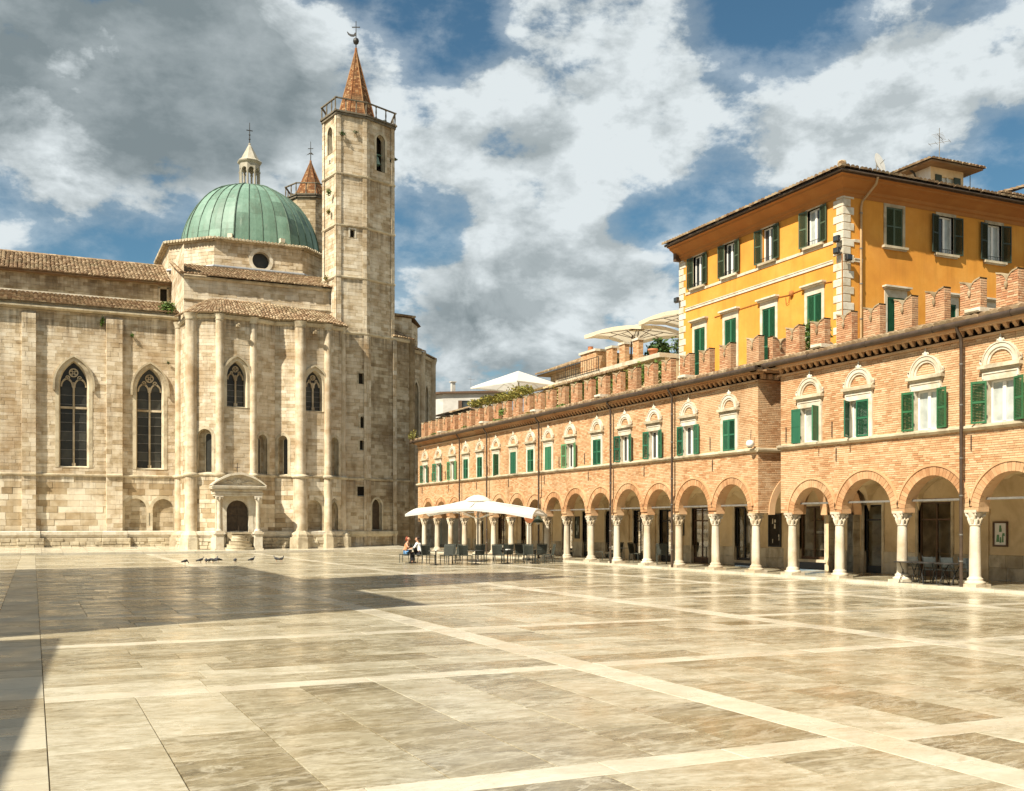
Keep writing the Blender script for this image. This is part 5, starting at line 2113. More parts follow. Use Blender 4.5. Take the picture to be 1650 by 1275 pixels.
def shopfront(root, y0, y1, z0, z1, style):
    w = MB()
    for a, b, c, e in ((y0 - .12, y0, z0, z1 + .12), (y1, y1 + .12, z0, z1 + .12), (y0, y1, z1, z1 + .12)):
        w.box(BF, a, b, -.2, .05, c, e)
    if style in ('window', 'poster_window'):
        w.box(BF, y0 - .14, y1 + .14, -.2, .1, z0 - .12, z0)
    f = obj('shop_window' if style == 'window' else 'shop_door', w, M['stone_trim'], root)
    b = MB()
    b.box(BF, y0, y1, -1.6, -1.55, z0, z1)
    b.box(BF, y0, y1, -1.6, -.2, z1, z1 + .02)
    b.box(BF, y0 - .02, y0, -1.6, -.2, z0, z1)
    b.box(BF, y1, y1 + .02, -1.6, -.2, z0, z1)
    b.box(BF, y0, y1, -1.6, -.2, z0 - .02, z0)
    obj('shop_interior', b, M['shop_wall'], f)
    fr = MB()
    mid = (y0 + y1) / 2
    for a, b_ in ((y0, y0 + .06), (y1 - .06, y1)) + (((mid - .035, mid + .035),) if y1 - y0 > 1.0 else ()):
        fr.box(BF, a, b_, -.16, -.1, z0, z1)
    fr.box(BF, y0 + .06, y1 - .06, -.155, -.105, z1 - .07, z1)
    fr.box(BF, y0 + .06, y1 - .06, -.155, -.105, z0, z0 + (.12 if style == 'window' else .3))
    if style == 'door':
        fr.box(BF, y0 + .06, y1 - .06, -.155, -.105, 2.25, 2.32)
    obj('shop_frame', fr, M['iron'] if random.random() < .6 else M['wood'], f)
    for a, b_ in ((y0 + .06, mid), (mid, y1 - .06)):
        if style == 'door' and a > y0 + .1 and random.random() < .5:
            continue
        g = MB()
        g.quad(BF.p(a, -.13, z0 + .1), BF.p(b_, -.13, z0 + .1), BF.p(b_, -.13, z1 - .05), BF.p(a, -.13, z1 - .05))
        obj('shop_glass', g, M['shop_glass'], f)
    if style == 'window':
        for z in (z0 + .35, z0 + 1.1, z0 + 1.7):
            if z < z1 - .3:
                s = MB()
                s.box(BF, y0 + .05, y1 - .05, -.9, -.4, z, z + .03)
                sh = obj('display_shelf', s, M['wood'], f)
                y = y0 + .15
                while y < y1 - .2:
                    q = MB()
                    ww, hh = random.uniform(.08, .2), random.uniform(.12, .42)
                    yy = y + ww / 2
                    if random.random() < .5:
                        q.lathe([(ww * .5, z + .03), (ww * .45, z + hh * .7), (ww * .2, z + hh), (ww * .25, z + hh + .04)], BXW + .6, yy, 8)
                    else:
                        q.bev(BF, y, y + ww, -.65, -.5, z + .03, z + hh, .01)
                    obj('display_goods', q, M[random.choice(['pale_stone', 'white', 'wood_pale', 'terracotta', 'green_pale', 'metal'])], sh)
                    y += ww + random.uniform(.08, .2)
    return f


M['shop_glass'] = m_glass('shop_glass', (.06, .065, .055), .04)
NT_ = NT('clear_shop_glass', .03, .5)
NT_.b.inputs['Transmission Weight'].default_value = 1.0
NT_.b.inputs['IOR'].default_value = 1.2
NT_.b.inputs['Base Color'].default_value = (.75, .78, .72, 1)
M['shop_glass'] = NT_.m

M['shop_wall'] = m_plain('dim_shop_wall', (.36, .28, .17), .9, .2, 0, .55, 1.5)
shops = {
    'near': (near_arcade, 13.6, 33.3, [(18.2, 20.2, .1, 2.6, 'door'), (22.9, 25.2, 1.3, 2.05, 'niche'), (28.5, 30.1, .1, 2.95, 'door'), (27.35, 27.6, .9, 2.8, 'slit'), (30.95, 31.2, .9, 2.8, 'slit'), (32.0, 33.0, .1, 2.9, 'door')]),
    'long': (long_arcade, 34.0, 76.4, [(35.35, 37.0, .55, 2.9, 'window'), (40.5, 41.75, .35, 2.95, 'window'), (43.9, 45.4, .1, 2.95, 'door'), (47.3, 48.5, .1, 2.9, 'door'), (50.1, 51.2, .1, 2.9, 'door'),
              (53.0, 54.4, .45, 2.9, 'window'), (56.0, 57.3, .1, 2.9, 'door'), (58.6, 60.0, .45, 2.9, 'window'), (61.6, 62.8, .1, 2.9, 'door'), (64.9, 66.3, .1, 2.9, 'door'), (69.0, 70.3, .1, 2.9, 'door'), (73.0, 74.2, .1, 2.9, 'door')]),
}
for root, y0, y1, lst in shops.values():
    m = MB()
    rects = [(a, b, c, e) for a, b, c, e, s in lst]
    plate(m, BF, y0, y1, 1.0, 4.3, [(a, b, max(c, 1.0), e) for a, b, c, e in rects], 0, .5, .2)
    obj('back_wall', m, M['stucco_cream'], root)
    m = MB()
    for q0, q1 in spans(y0, y1, [hole((a + b) / 2, (b - a) / 2, c, e) for a, b, c, e in rects if c < .9], .1, .9):
        courses(BF, q0, q1, .1, 1.0, .45, .7, 1.2, (), .01, 0, .01, m, dbase=.03)
    obj('wall_base', m, M['stone_trim'], root, kind='stuff')
    for a, b, c, e, s in lst:
        if s in ('window', 'door'):
            shopfront(root, a, b, c, e, s)
        else:
            q = MB()
            q.quad(BF.p(a, -.18, c), BF.p(b, -.18, c), BF.p(b, -.18, e), BF.p(a, -.18, e))
            obj('dark_panel', q, M['dark_green'] if s == 'slit' else M['dark'], root)
    # pilasters behind the columns carry the vaults
    for y in (CB if root is near_arcade else CA):
        if any(a - .3 < y < b + .3 for a, b, c, e in rects):
            continue
        q = MB()
        q.box(BF, y - .2, y + .2, 0, .06, .1, 2.55)
        q.box(BF, y - .25, y + .25, 0, .1, 2.45, 2.62)
        obj('wall_pilaster', q, M['stucco_cream'], root)
    m = MB()
    m.box(WORLD, BXW + .0, 33, y0, y1, 4.0, 8.5, .5)
    obj('rear_rooms', m, M['stucco_cream'], root)

# framed notice, posters
def poster(y0, y1, z0, z1, label, frame_mat, pal):
    t = thing('poster', label, 'poster', (BXW, (y0 + y1) / 2, z0))
    m = MB()
    for a, b, c, e in ((y0, y0 + .06, z0, z1), (y1 - .06, y1, z0, z1), (y0 + .06, y1 - .06, z1 - .06, z1), (y0 + .06, y1 - .06, z0, z0 + .06)):
        m.box(BF, a, b, 0, .06, c, e)
    obj('frame', m, M[frame_mat], t)
    m = MB()
    m.sheet(BF, [(y0 + .05, z0 + .05), (y1 - .05, z0 + .05), (y1 - .05, z1 - .05), (y0 + .05, z1 - .05)], .02)
    obj('print', m, M[pal[0]], t)
    m = MB()
    for k in range(7):
        y, z = random.uniform(y0 + .1, y1 - .2), random.uniform(z0 + .1, z1 - .3)
        w, h = random.uniform(.05, .14), random.uniform(.1, .3)
        m.sheet(BF, [(y, z), (y + w, z), (y + w * .8, z + h), (y + w * .1, z + h)], .024 + k * .001)
    obj('picture', m, M[pal[1]], t)


poster(38.25, 39.15, 1.05, 2.6, 'tall dark framed shop poster on the wall beside the alley corner', 'iron', ('dark', 'pale_stone'))
poster(26.0, 26.62, 1.3, 2.2, 'brown wooden framed notice with green drawing on ochre wall', 'wood', ('white', 'green_pale'))
poster(46.1, 46.55, 1.5, 2.6, 'small black framed poster between two shop doors', 'iron', ('dark', 'white'))
poster(57.7, 58.3, 1.2, 2.6, 'blue green poster in thin frame under the parasol edge', 'iron', ('dark_green', 'glass_pale'))

# ------------------------------------------------------------------ ochre house
house = thing('ochre_house', 'ochre yellow house with white corner stones, green shutters and tiled hip roof above the arcade', 'house', (38, 42, 0))
OX, OY, OY1 = 33.17, 36.29, 49.35
LFc = Frame((OX, 0), (0, 1), (-1, 0))       # west front
RFc = Frame((0, OY), (1, 0), (0, -1))       # south front
ZB, ZT = 8.9, 17.05
upL = [38.2, 41.56, 44.66, 47.52]
loL = [38.18, 41.49, 44.61, 47.38]
upR = [36.22, 39.47, 42.7, 46.0, 49.2]
loR = [36.3, 39.6, 42.7, 46.0, 49.2]
m = MB()
plate(m, LFc, OY, OY1, ZB, ZT, [(y - .45, y + .45, 15.15, 16.85) for y in upL] + [(y - .5, y + .5, 9.0, 12.85) for y in loL], 0, .5, .25)
plate(m, RFc, OX, 52, ZB, ZT, [(x - .5, x + .5, 14.95, 16.75) for x in upR] + [(x - .52, x + .52, 9.0, 12.6) for x in loR], 0, .5, .25)
bk = Frame((52, OY1), (-1, 0), (0, 1))
plate(m, bk, 0, 52 - OX, ZB, ZT, [], 0, .5)
rt = Frame((52, OY), (0, 1), (1, 0))
plate(m, rt, 0, OY1 - OY, ZB, ZT, [], 0, .5)
obj('wall', m, M['stucco'], house)


def house_window(fr, c, hw, z0, z1, mat, state, frame_w=.14, sill=True, ledge=False):
    L = Frame(fr.p(c, 0, 0), fr.t, fr.n)
    m = MB()
    m.band(L, [(-hw, z0), (-hw, z1), (hw, z1), (hw, z0)], [(-hw - frame_w, z0), (-hw - frame_w, z1 + frame_w), (hw + frame_w, z1 + frame_w), (hw + frame_w, z0)], -.2, .035)
    w = obj('window', m, M['stone_trim'] if not ledge else M['pale_stone'], house)
    if sill:
        s = MB()
        s.box(L, -hw - frame_w - .1, hw + frame_w + .1, -.15, .16, z0 - .11, z0)
        s.box(L, -hw - frame_w - .04, hw + frame_w + .04, -.15, .1, z0 - .17, z0 - .11)
        obj('sill', s, M['stone_trim'], w)
    if ledge:
        s = MB()
        s.box(L, -hw - frame_w, hw + frame_w, -.1, .03, z1 + frame_w, z1 + .36)
        s.box(L, -hw - frame_w - .07, hw + frame_w + .07, -.1, .16, z1 + .36, z1 + .42)
        s.box(L, -hw - frame_w - .12, hw + frame_w + .12, -.1, .25, z1 + .42, z1 + .50)
        obj('ledge', s, M['pale_stone'], w)
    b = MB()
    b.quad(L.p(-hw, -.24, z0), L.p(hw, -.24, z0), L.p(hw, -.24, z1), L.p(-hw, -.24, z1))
    obj('unlit_room_sheet', b, M['dark'], w)  # flat sheet, the room's shade is its colour

    def lf(hinge, flip, ang):
        a = R(ang)
        t = L.t * (-flip * math.cos(a)) + L.n * math.sin(a)
        o = L.p(hinge, .05 if ang > 90 else -.03, 0)
        fr2 = Frame(o, (t.x, t.y))
        q = MB()
        wd = hw * (1.0 if ang < 90 else 1.06)
        q.box(fr2, 0, .055, -.022, .022, z0, z1)
        q.box(fr2, wd - .055, wd, -.022, .022, z0, z1)
        for z in (z0, (z0 + z1) / 2, z1 - .07):
            q.box(fr2, .055, wd - .055, -.02, .02, z, z + .07)
        z = z0 + .09
        while z < z1 - .1:
            v = [fr2.p(.05, -.018, z + .03), fr2.p(wd - .05, -.018, z + .03), fr2.p(wd - .05, .018, z), fr2.p(.05, .018, z)]
            u = [fr2.p(.05, .018, z + .03), fr2.p(wd - .05, .018, z + .03), fr2.p(wd - .05, -.018, z), fr2.p(.05, -.018, z)]
            q.add(v, [(0, 1, 2, 3)])
            q.add(u, [(0, 1, 2, 3)])
            z += .05
        obj('shutter', q, M[mat], w)
    if state == 'open':
        q = MB()
        d0, d1 = -.2, -.13
        q.box(L, -hw, -hw + .07, d0, d1, z0, z1)
        q.box(L, hw - .07, hw, d0, d1, z0, z1)
        q.box(L, -hw + .07, hw - .07, d0, d1 - .002, z1 - .07, z1)
        q.box(L, -hw + .07, hw - .07, d0, d1 - .002, z0, z0 + .08)
        q.box(L, -.06, .06, d0 + .01, d1 + .01, z0 + .08, z1 - .07)
        sa = obj('sash', q, M['white'], w)
        for s_ in (-1, 1):
            g = MB()
            g.quad(L.p(s_ * .06, -.165, z0 + .08), L.p(s_ * (hw - .07), -.165, z0 + .08), L.p(s_ * (hw - .07), -.165, z1 - .07), L.p(s_ * .06, -.165, z1 - .07))
            obj('pane', g, M[random.choice(['glass', 'glass_pale', 'glass_pale'])], sa)
        r_ = MB()
        r_.tube([L.p(-hw, .1, z0 + .2), L.p(hw, .1, z0 + .2)], .015, 5)
        for k in range(9):
            x = -hw + 2 * hw * k / 8
            r_.tube([L.p(x, .1, z0 + .02), L.p(x, .1, z0 + .2)], .01, 4)
        obj('window_rail', r_, M['iron'], w)
        for f in (1, -1):
            lf(f * hw, f, random.uniform(166, 174))
    else:
        for f in (1, -1):
            lf(f * hw, f, random.uniform(0, 2))
    return w


for y in upL:
    house_window(LFc, y, .45, 15.15, 16.85, 'olive', 'open', .13)
for y in loL:
    house_window(LFc, y, .5, 9.0, 12.85, 'green', 'closed', .17, False, True)
for i, x in enumerate(upR):
    house_window(RFc, x, .5, 14.95, 16.75, 'olive' if i == 0 else 'dark_green', 'closed' if i == 0 else 'open', .15)
for x in loR:
    house_window(RFc, x, .52, 9.0, 12.6, 'green', 'closed', .17, False, True)
# corner stones, one by one, long and short in turn
for (ca, cb) in ((0, 1), (1, 1)):
    z, k = ZB, 0
    while z < ZT - .2:
        h = .36
        lo = .62 if k % 2 else .42
        q = MB()
        if ca == 0:
            q.bev(LFc, OY - .03, OY + lo, -.1, .035, z + .012, z + h - .012, .02)
            q.bev(RFc, OX - .03, OX + (.42 if k % 2 else .62), -.1, .035, z + .012, z + h - .012, .02)
        else:
            q.bev(LFc, OY1 - lo, OY1 + .03, -.1, .035, z + .012, z + h - .012, .02)
        obj('quoin', q, M['pale_stone'], house)
        z += h
        k += 1
m = MB()
for fr, a, b in ((LFc, OY + .62, OY1 - .62), (RFc, OX + .62, OX + 1.1)):
    m.box(fr, a, b, -.02, .04, 14.9, 15.03)
    m.box(fr, a, b, -.02, .05, 14.0, 14.12)
    m.box(fr, a, b, -.02, .075, 14.12, 14.17)
obj('band_course', m, M['pale_stone'], house)
# cove cornice and eaves
m = MB()
prof = [(.03, 16.9), (.06, 16.98), (.08, 17.05), (.16, 17.1), (.2, 17.22), (.34, 17.3), (.5, 17.42), (.66, 17.5), (.68, 17.58), (.82, 17.62)]
loop = []
for d, z in prof:
    loop.append([(OX - d, OY1 + .02, z), (OX - d, OY - d, z), (52 + d, OY - d, z)])
for i in range(len(prof) - 1):
    a, b = loop[i], loop[i + 1]
    for k in range(2):
        m.quad(a[k], a[k + 1], b[k + 1], b[k], tone=.5)
obj('cornice', m, M['cornice'], house)
m = MB()
m.box(WORLD, OX - .85, 52.8, OY - .85, OY1 + .02, 17.62, 17.74)
m.box(WORLD, OX - .4, 52, OY1 - .2, OY1 + .03, 16.9, 17.62)
obj('eaves_board', m, M['wood'], house)
rz = 17.8
cx0, cy0 = 39.0, (OY + OY1) / 2
m = MB()
e = .98
tiles(m, (OX - e, OY1 + .1, rz), (OX - e, OY - e, rz), (OX + 6.2, cy0, rz + 2.1), (OX + 6.2, cy0, rz + 2.1), .25, .42, .06)
tiles(m, (OX - e, OY - e, rz), (53, OY - e, rz), (OX + 6.2, cy0, rz + 2.1), (53, cy0, rz + 2.1), .25, .42, .06)
obj('roof_tiles', m, M['tile'], house, kind='stuff')
m = MB()
for i in range(20):
    u, u2 = i / 20, (i + 1.15) / 20
    m.tube([(OX - e + 7.2 * u, OY - e + (cy0 - OY + e) * u, rz + .1 + 2.1 * u), (OX - e + 7.2 * u2, OY - e + (cy0 - OY + e) * u2, rz + .1 + 2.1 * u2)], [.16, .12], 8)
m.lathe([(.0, rz + .35), (.17, rz + .3), (.2, rz + .16), (.14, rz)], OX - e + .15, OY - e + .15, 8)
obj('hip_tiles', m, M['tile'], house)
m = MB()
m.tube([(OX - .93, OY1 + .05, 17.72), (OX - .93, OY - .93, 17.72), (52.9, OY - .93, 17.72)], .07, 8)
obj('gutter', m, M['copper_pipe'], house)
m = MB()
m.tube([(34.35, OY - .9, 17.66), (34.3, OY - .85, 17.35), (34.16, OY - .14, 16.75), (34.14, OY - .09, 16.5), (34.14, OY - .09, ZB)], .055, 8)
pp = obj('downpipe', m, m_plain('painted_downpipe', (.42, .27, .13), .5, .4, .1, .2), house)
m = MB()
for z in (16.2, 14.6, 13.0, 11.4):
    m.lathe([(.075, z), (.075, z + .05)], 34.14, OY - .09, 8)
obj('pipe_clip', m, M['metal'], pp)
# floodlights and cables on the corner
for (fr, s, z, d, k) in ((LFc, OY + .12, 14.98, .28, 0), (LFc, OY + .12, 14.45, .28, 1), (RFc, OX + .1, 14.1, .25, 1), (LFc, OY1 - .05, 14.75, .25, 0)):
    q = MB()
    base = Vector(fr.p(s, d, z))
    q.bev(Frame((base.x, base.y), fr.t, fr.n), -.16, .16, -.09, .09, z - .13, z + .13, .03)
    f_ = obj('floodlight', q, M['iron'], house)
    q = MB()
    q.tube([fr.p(s, 0, z - .12), fr.p(s, d, z - .16)], .02, 5)
    q.tube([fr.p(s - .18, d, z), fr.p(s - .18, d - .05, z - .16), fr.p(s + .18, d - .05, z - .16), fr.p(s + .18, d, z)], .015, 5)
    obj('bracket', q, M['metal'], f_)
    q = MB()
    q.quad(*[tuple(Vector((base.x, base.y, 0)) + fr.n * .093 + fr.t * a + Vector((0, 0, z + b))) for a, b in ((-.12, -.1), (.12, -.1), (.12, .1), (-.12, .1))])
    obj('lens', q, M['glass'], f_)
q = MB()
q.tube([(OX - .06, OY + .0, 14.3), (OX - .06, OY - .05, ZB)], .025, 6)
q.tube([LFc.p(OY + .7, .03, 13.2), LFc.p(OY + 1.9, .03, 13.3), LFc.p(40.0, .03, 13.18), LFc.p(41, .04, 13.25), LFc.p(46, .03, 13.2)], .018, 5)
q.lathe([(.02, 13.05), (.12, 13.1), (.12, 13.3), (.02, 13.35)], OX - .05, 39.75, 8)
q.tube([LFc.p(39.9, .04, 13.1), LFc.p(39.95, .06, 12.8), LFc.p(40.15, .05, 12.75), LFc.p(40.2, .04, 13.1)], .015, 5)
obj('cable', q, M['cornice'], house)

# rooftop turret room
TX, TY, TX1, TY1 = 41.7, 39.3, 44.0, 46.0
turret = []
tf = Frame((0, TY), (1, 0), (0, -1))
m = MB()
plate(m, tf, TX, TX1, 18.2, 20.6, [(42.35, 43.4, 19.25, 20.0)], 0, .5, .12)
tu = obj('turret', m, M['stucco_cream'], house)
m = MB()
plate(m, Frame((TX, TY), (0, 1), (-1, 0)), 0, TY1 - TY, 18.2, 20.6, [], 0, .5)
plate(m, Frame((TX1, TY), (0, 1), (1, 0)), 0, TY1 - TY, 18.2, 20.6, [], 0, .5)
obj('turret_side', m, M['stucco_white'], tu)
m = MB()
for a, b in ((42.0, 42.42), (43.3, 43.75)):
    m.box(tf, a, b, .01, .06, 19.2, 20.05)
obj('turret_shutters', m, M['dark_green'], tu)
m = MB()
m.box(tf, 42.45, 42.5, -.1, -.02, 19.25, 20.0)
m.box(tf, 42.85, 42.95, -.1, -.02, 19.25, 20.0)
m.quad(tf.p(42.35, -.1, 19.25), tf.p(43.4, -.1, 19.25), tf.p(43.4, -.1, 20.0), tf.p(42.35, -.1, 20.0))
obj('turret_window', m, M['glass_pale'], tu)
m = MB()
e = .72
tiles(m, (TX - e, TY1 + e, 20.5), (TX - e, TY - e, 20.5), ((TX + TX1) / 2, TY1 - 1, 21.35), ((TX + TX1) / 2, TY + 1, 21.35), .24, .4, .05)
tiles(m, (TX - e, TY - e, 20.5), (TX1 + e, TY - e, 20.5), ((TX + TX1) / 2, TY + 1, 21.35), ((TX + TX1) / 2 + .01, TY + 1, 21.35), .24, .4, .05)
tiles(m, (TX1 + e, TY - e, 20.5), (TX1 + e, TY1 + e, 20.5), ((TX + TX1) / 2, TY + 1, 21.35), ((TX + TX1) / 2, TY1 - 1, 21.35), .24, .4, .05)
m.box(WORLD, TX - e + .05, TX1 + e - .05, TY - e + .05, TY1 + e - .05, 20.42, 20.5, .1)
obj('turret_roof', m, M['tile'], tu)
m = MB()
m.tube([(TX - .5, TY + .9, 20.45), (TX - .2, TY + .9, 20.3), (TX - .05, TY + .9, 20.0), (TX - .05, TY + .9, 18.6)], .05, 6)
obj('turret_pipe', m, M['iron'], tu)
m = MB()
m.box(WORLD, 44.3, 45.5, 39.0, 40.2, 18.0, 19.35)
bx_ = obj('roof_box', m, M['stucco'], house)
m = MB()
m.box(WORLD, 44.1, 45.7, 38.8, 40.4, 19.35, 19.45)
obj('roof_box_cap', m, M['wood'], bx_)
m = MB()
m.box(WORLD, 46.6, 52, 39.2, 44, 18.0, 19.55)
b2 = obj('upper_wing', m, M['stucco'], house)
m = MB()
tiles(m, (46.0, 44, 19.45), (46.0, 38.6, 19.45), (49, 44, 20.4), (49, 38.6, 20.4), .25, .42, .05)
tiles(m, (46.0, 38.6, 19.45), (52, 38.6, 19.45), (47.5, 41, 20.1), (52, 41, 20.1), .25, .42, .05)
obj('wing_roof', m, M['tile'], b2)


def antenna(loc, h, label, rz=0., n=6, group='television aerials on the roofs', top=True):
    t = thing('antenna', label, 'aerial', loc, group, rz)
    m = MB()
    m.tube([(0, 0, 0), (0, 0, h)], [.025, .018], 5)
    obj('mast', m, M['metal'], t, local=True)
    m = MB()
    m.tube([(-.5, 0, h * .78), (.7, 0, h * .8)], .014, 4)
    for k in range(n):
        x = -.45 + 1.1 * k / (n - 1)
        m.tube([(x, -.28 + .02 * k, h * .785), (x, .28 - .02 * k, h * .785)], .009, 4)
    if top:
        m.tube([(0, -.55, h * .62), (0, .55, h * .64)], .012, 4)
        for k in range(4):
            y = -.5 + k * .33
            m.tube([(-.3, y, h * .63), (.3, y, h * .63)], .009, 4)
    obj('aerial_rods', m, M['metal'], t, local=True)
    return t


antenna((43.6, 40.5, 21.0), 2.1, 'television aerial standing on the turret roof of the ochre house', .5)
antenna((44.6, 39.4, 19.4), 1.4, 'tilted television aerial on the ochre rooftop box', 1.2, 8, top=False)
dish = thing('satellite_dish', 'white satellite dish on the tiled hip roof', 'satellite dish', (35.4, 36.5, 18.3))
m = MB()
m.lathe([(0, 0), (.2, .02), (.36, .07), (.46, .14)], 0, 0, 20)
o = obj('dish', m, M['white'], dish, local=True)
o.location = (0, 0, .45)
o.rotation_euler = (R(75), 0, R(20))
m = MB()
m.tube([(0, .1, -.4), (0, .05, .42)], .03, 6)
m.tube([(0, 0, .3), (0, -.45, .5)], .015, 5)
obj('stand', m, M['metal'], dish, local=True)

# ------------------------------------------------------------------ roofscape behind the long arcade
# terrace wing of the arcade building: brick pillars, railing
TXf = 32.0
wing = thing('terrace_house', 'low terrace house behind the battlements with pillars, railing and white coping', 'house', (36, 56, 0))
m = MB()
m.box(WORLD, TXf + .3, 44, 49.5, 62, 8.6, 11.5)
obj('wall', m, M['stucco_cream'], wing)
m = MB()
m.box(WORLD, TXf - .1, 44, 49.45, 62.2, 11.5, 11.75)
obj('coping', m, M['pale_stone'], wing)
m = MB()
tiles(m, (TXf - .6, 62.3, 11.2), (TXf - .6, 52.9, 11.2), (TXf + .4, 62.3, 11.6), (TXf + .4, 52.9, 11.6), .25, .4, .05)
obj('roof_tiles', m, M['tile'], wing, kind='stuff')
for y0, y1 in ((51.85, 52.85), (53.4, 54.4), (54.85, 55.95)):
    m = MB()
    for fr, a, b in ((Frame((TXf, 0), (0, 1), (-1, 0)), y0, y1 - .38), (Frame((0, y0), (1, 0), (0, -1)), TXf, TXf + .34)):
        courses(fr, a, b, 11.7, 12.85, .09, .24, .3, (), .008, .01, .005, m)
    m.box(WORLD, TXf + .01, TXf + .34, y0 + .01, y1 - .38, 11.7, 12.85, .5)
    p_ = obj('pillar', m, M['brick'], wing)
    m = MB()
    m.box(WORLD, TXf - .06, TXf + .40, y0 - .06, y1 - .32, 12.85, 12.98)
    obj('pillar_cap', m, M['pale_stone'], p_)
for y0, y1, x in ((49.6, 52, TXf + 1.6), (56.2, 61.8, TXf - .2)):
    m = MB()
    n = int((y1 - y0) / .28)
    for k in range(n + 1):
        y = y0 + (y1 - y0) * k / n
        m.tube([(x, y, 11.6), (x, y, 12.5)], .016 if k % 5 else .03, 4)
    for z in (11.8, 12.5):
        m.tube([(x, y0, z), (x, y1, z)], .022, 5)
    obj('railing', m, M['iron'], wing)
for (y0, y1, z1, x) in ((57.6, 59.6, 13.1, 32.4),):
    t = thing('chimney', 'broad brick chimney with pale cap among the terrace railings', 'chimney', (x + .5, 58.4, 11.6))
    m = MB()
    for fr, a, b in ((Frame((x, 0), (0, 1), (-1, 0)), y0, y1), (Frame((0, y0), (1, 0), (0, -1)), x, x + .8)):
        courses(fr, a, b, 11.6, z1, .09, .24, .3, (), .008, .01, .005, m)
    m.box(WORLD, x + .01, x + .8, y0 + .01, y1, 11.6, z1, .5)
    obj('stack', m, M['brick'], t)
    m = MB()
    m.box(WORLD, x - .1, x + .9, y0 - .1, y1 + .1, z1, z1 + .14)
    obj('chimney_cap', m, M['pale_stone'], t)
    m = MB()
    m.lathe([(.22, z1 + .14), (.16, z1 + .45), (.2, z1 + .5)], x + .4, 59.0, 8)
    obj('chimney_pot', m, M['terracotta'], t)

stone_house = thing('stone_house', 'rubble stone house with broad tiled eaves beyond the terrace', 'house', (40, 66, 0))
m = MB()
courses(Frame((36, 0), (0, 1), (-1, 0)), 61, 71, 8, 13.6, .22, .25, .55, (), .05, .01, .02, m, None, .04)
courses(Frame((0, 61), (1, 0), (0, -1)), 36, 46, 8, 13.6, .22, .25, .55, (), .05, .01, .02, m, None, .04)
obj('wall', m, M['stone'], stone_house, kind='stuff')
m = MB()
tiles(m, (35.2, 72, 13.6), (35.2, 60.2, 13.6), (40, 72, 15.4), (40, 60.2, 15.4), .27, .45, .05)
m.box(WORLD, 35.3, 46, 60.3, 72, 13.5, 13.6, .2)
obj('roof', m, M['tile'], stone_house)
m = MB()
tiles(m, (33.6, 70.5, 11.9), (33.6, 61.5, 11.9), (36, 70.5, 12.7), (36, 61.5, 12.7), .27, .45, .05)
m.box(WORLD, 34.0, 36, 61.8, 70.5, 8.5, 11.9, .5)
obj('lean_to', m, M['stucco_cream'], stone_house)

def far_pt(x, y, z=0, k=1.5):
    return (x * k, y * k, 2.1 + (z - 2.1) * k)


wh = thing('white_house', 'distant small white house with dark eaves and brown shutters between church and pergola', 'house', (62, 155, 0))
WFf = Frame(far_pt(39.4, 102.9), (.9082, -.4186))
HZ = lambda z: 2.1 + (z - 2.1) * 1.5
m = MB()
plate(m, WFf, 0, 10, 8, HZ(15.9), [(3.0, 4.2, HZ(14.3), HZ(15.2)), (5.0, 6.2, HZ(14.3), HZ(15.2))], 0, .5, .1)
ls = Frame(WFf.p(0, 0, 0), (-.5, .86), (-.86, -.5))
plate(m, ls, 0, 7, 8, HZ(15.85), [], 0, .5)
obj('wall', m, M['stucco_grey'], wh)
m = MB()
a, b = Vector(WFf.p(-.5, .5, HZ(15.9))), Vector(WFf.p(10, .5, HZ(16.05)))
c_, d_ = Vector(WFf.p(-4.2, 6, HZ(15.9))), Vector(WFf.p(10, -5, HZ(16.1)))
c_ = Vector(ls.p(7, .6, HZ(15.85)))
up = Vector((0, 0, .3))
m.add([tuple(a), tuple(b), tuple(d_), tuple(c_), tuple(a + up), tuple(b + up), tuple(d_ + up), tuple(c_ + up)],
      [(0, 1, 2, 3), (4, 5, 6, 7), (0, 1, 5, 4), (1, 2, 6, 5), (2, 3, 7, 6), (3, 0, 4, 7)])
obj('roof', m, M['wood'], wh)
for s in (3.6, 5.6):
    m = MB()
    z0, z1 = HZ(14.3), HZ(15.2)
    m.quad(WFf.p(s - .6, -.1, z0), WFf.p(s + .6, -.1, z0), WFf.p(s + .6, -.1, z1), WFf.p(s - .6, -.1, z1))
    w = obj('window', m, M['glass'], wh)
    m = MB()
    m.box(WFf, s - 1.2, s - .62, .0, .08, z0, z1)
    obj('shutter', m, M['wood'], w)
x, y, z = far_pt(40.4, 102.6, 16.0)
m = MB()
m.box(WORLD, x - .3, x + .3, y - .3, y + .3, z - .5, z + 1.7)
m.box(WORLD, x - .45, x + .45, y - .45, y + .45, z + 1.7, z + 1.85)
obj('chimney', m, M['stucco_grey'], wh)
m = MB()
tiles(m, WFf.p(6.5, 4, HZ(13.4)), WFf.p(11, 4, HZ(13.4)), WFf.p(6.5, .5, HZ(14.0)), WFf.p(11, .5, HZ(14.0)), .35, .6, .05)
obj('porch_roof', m, M['tile'], wh)

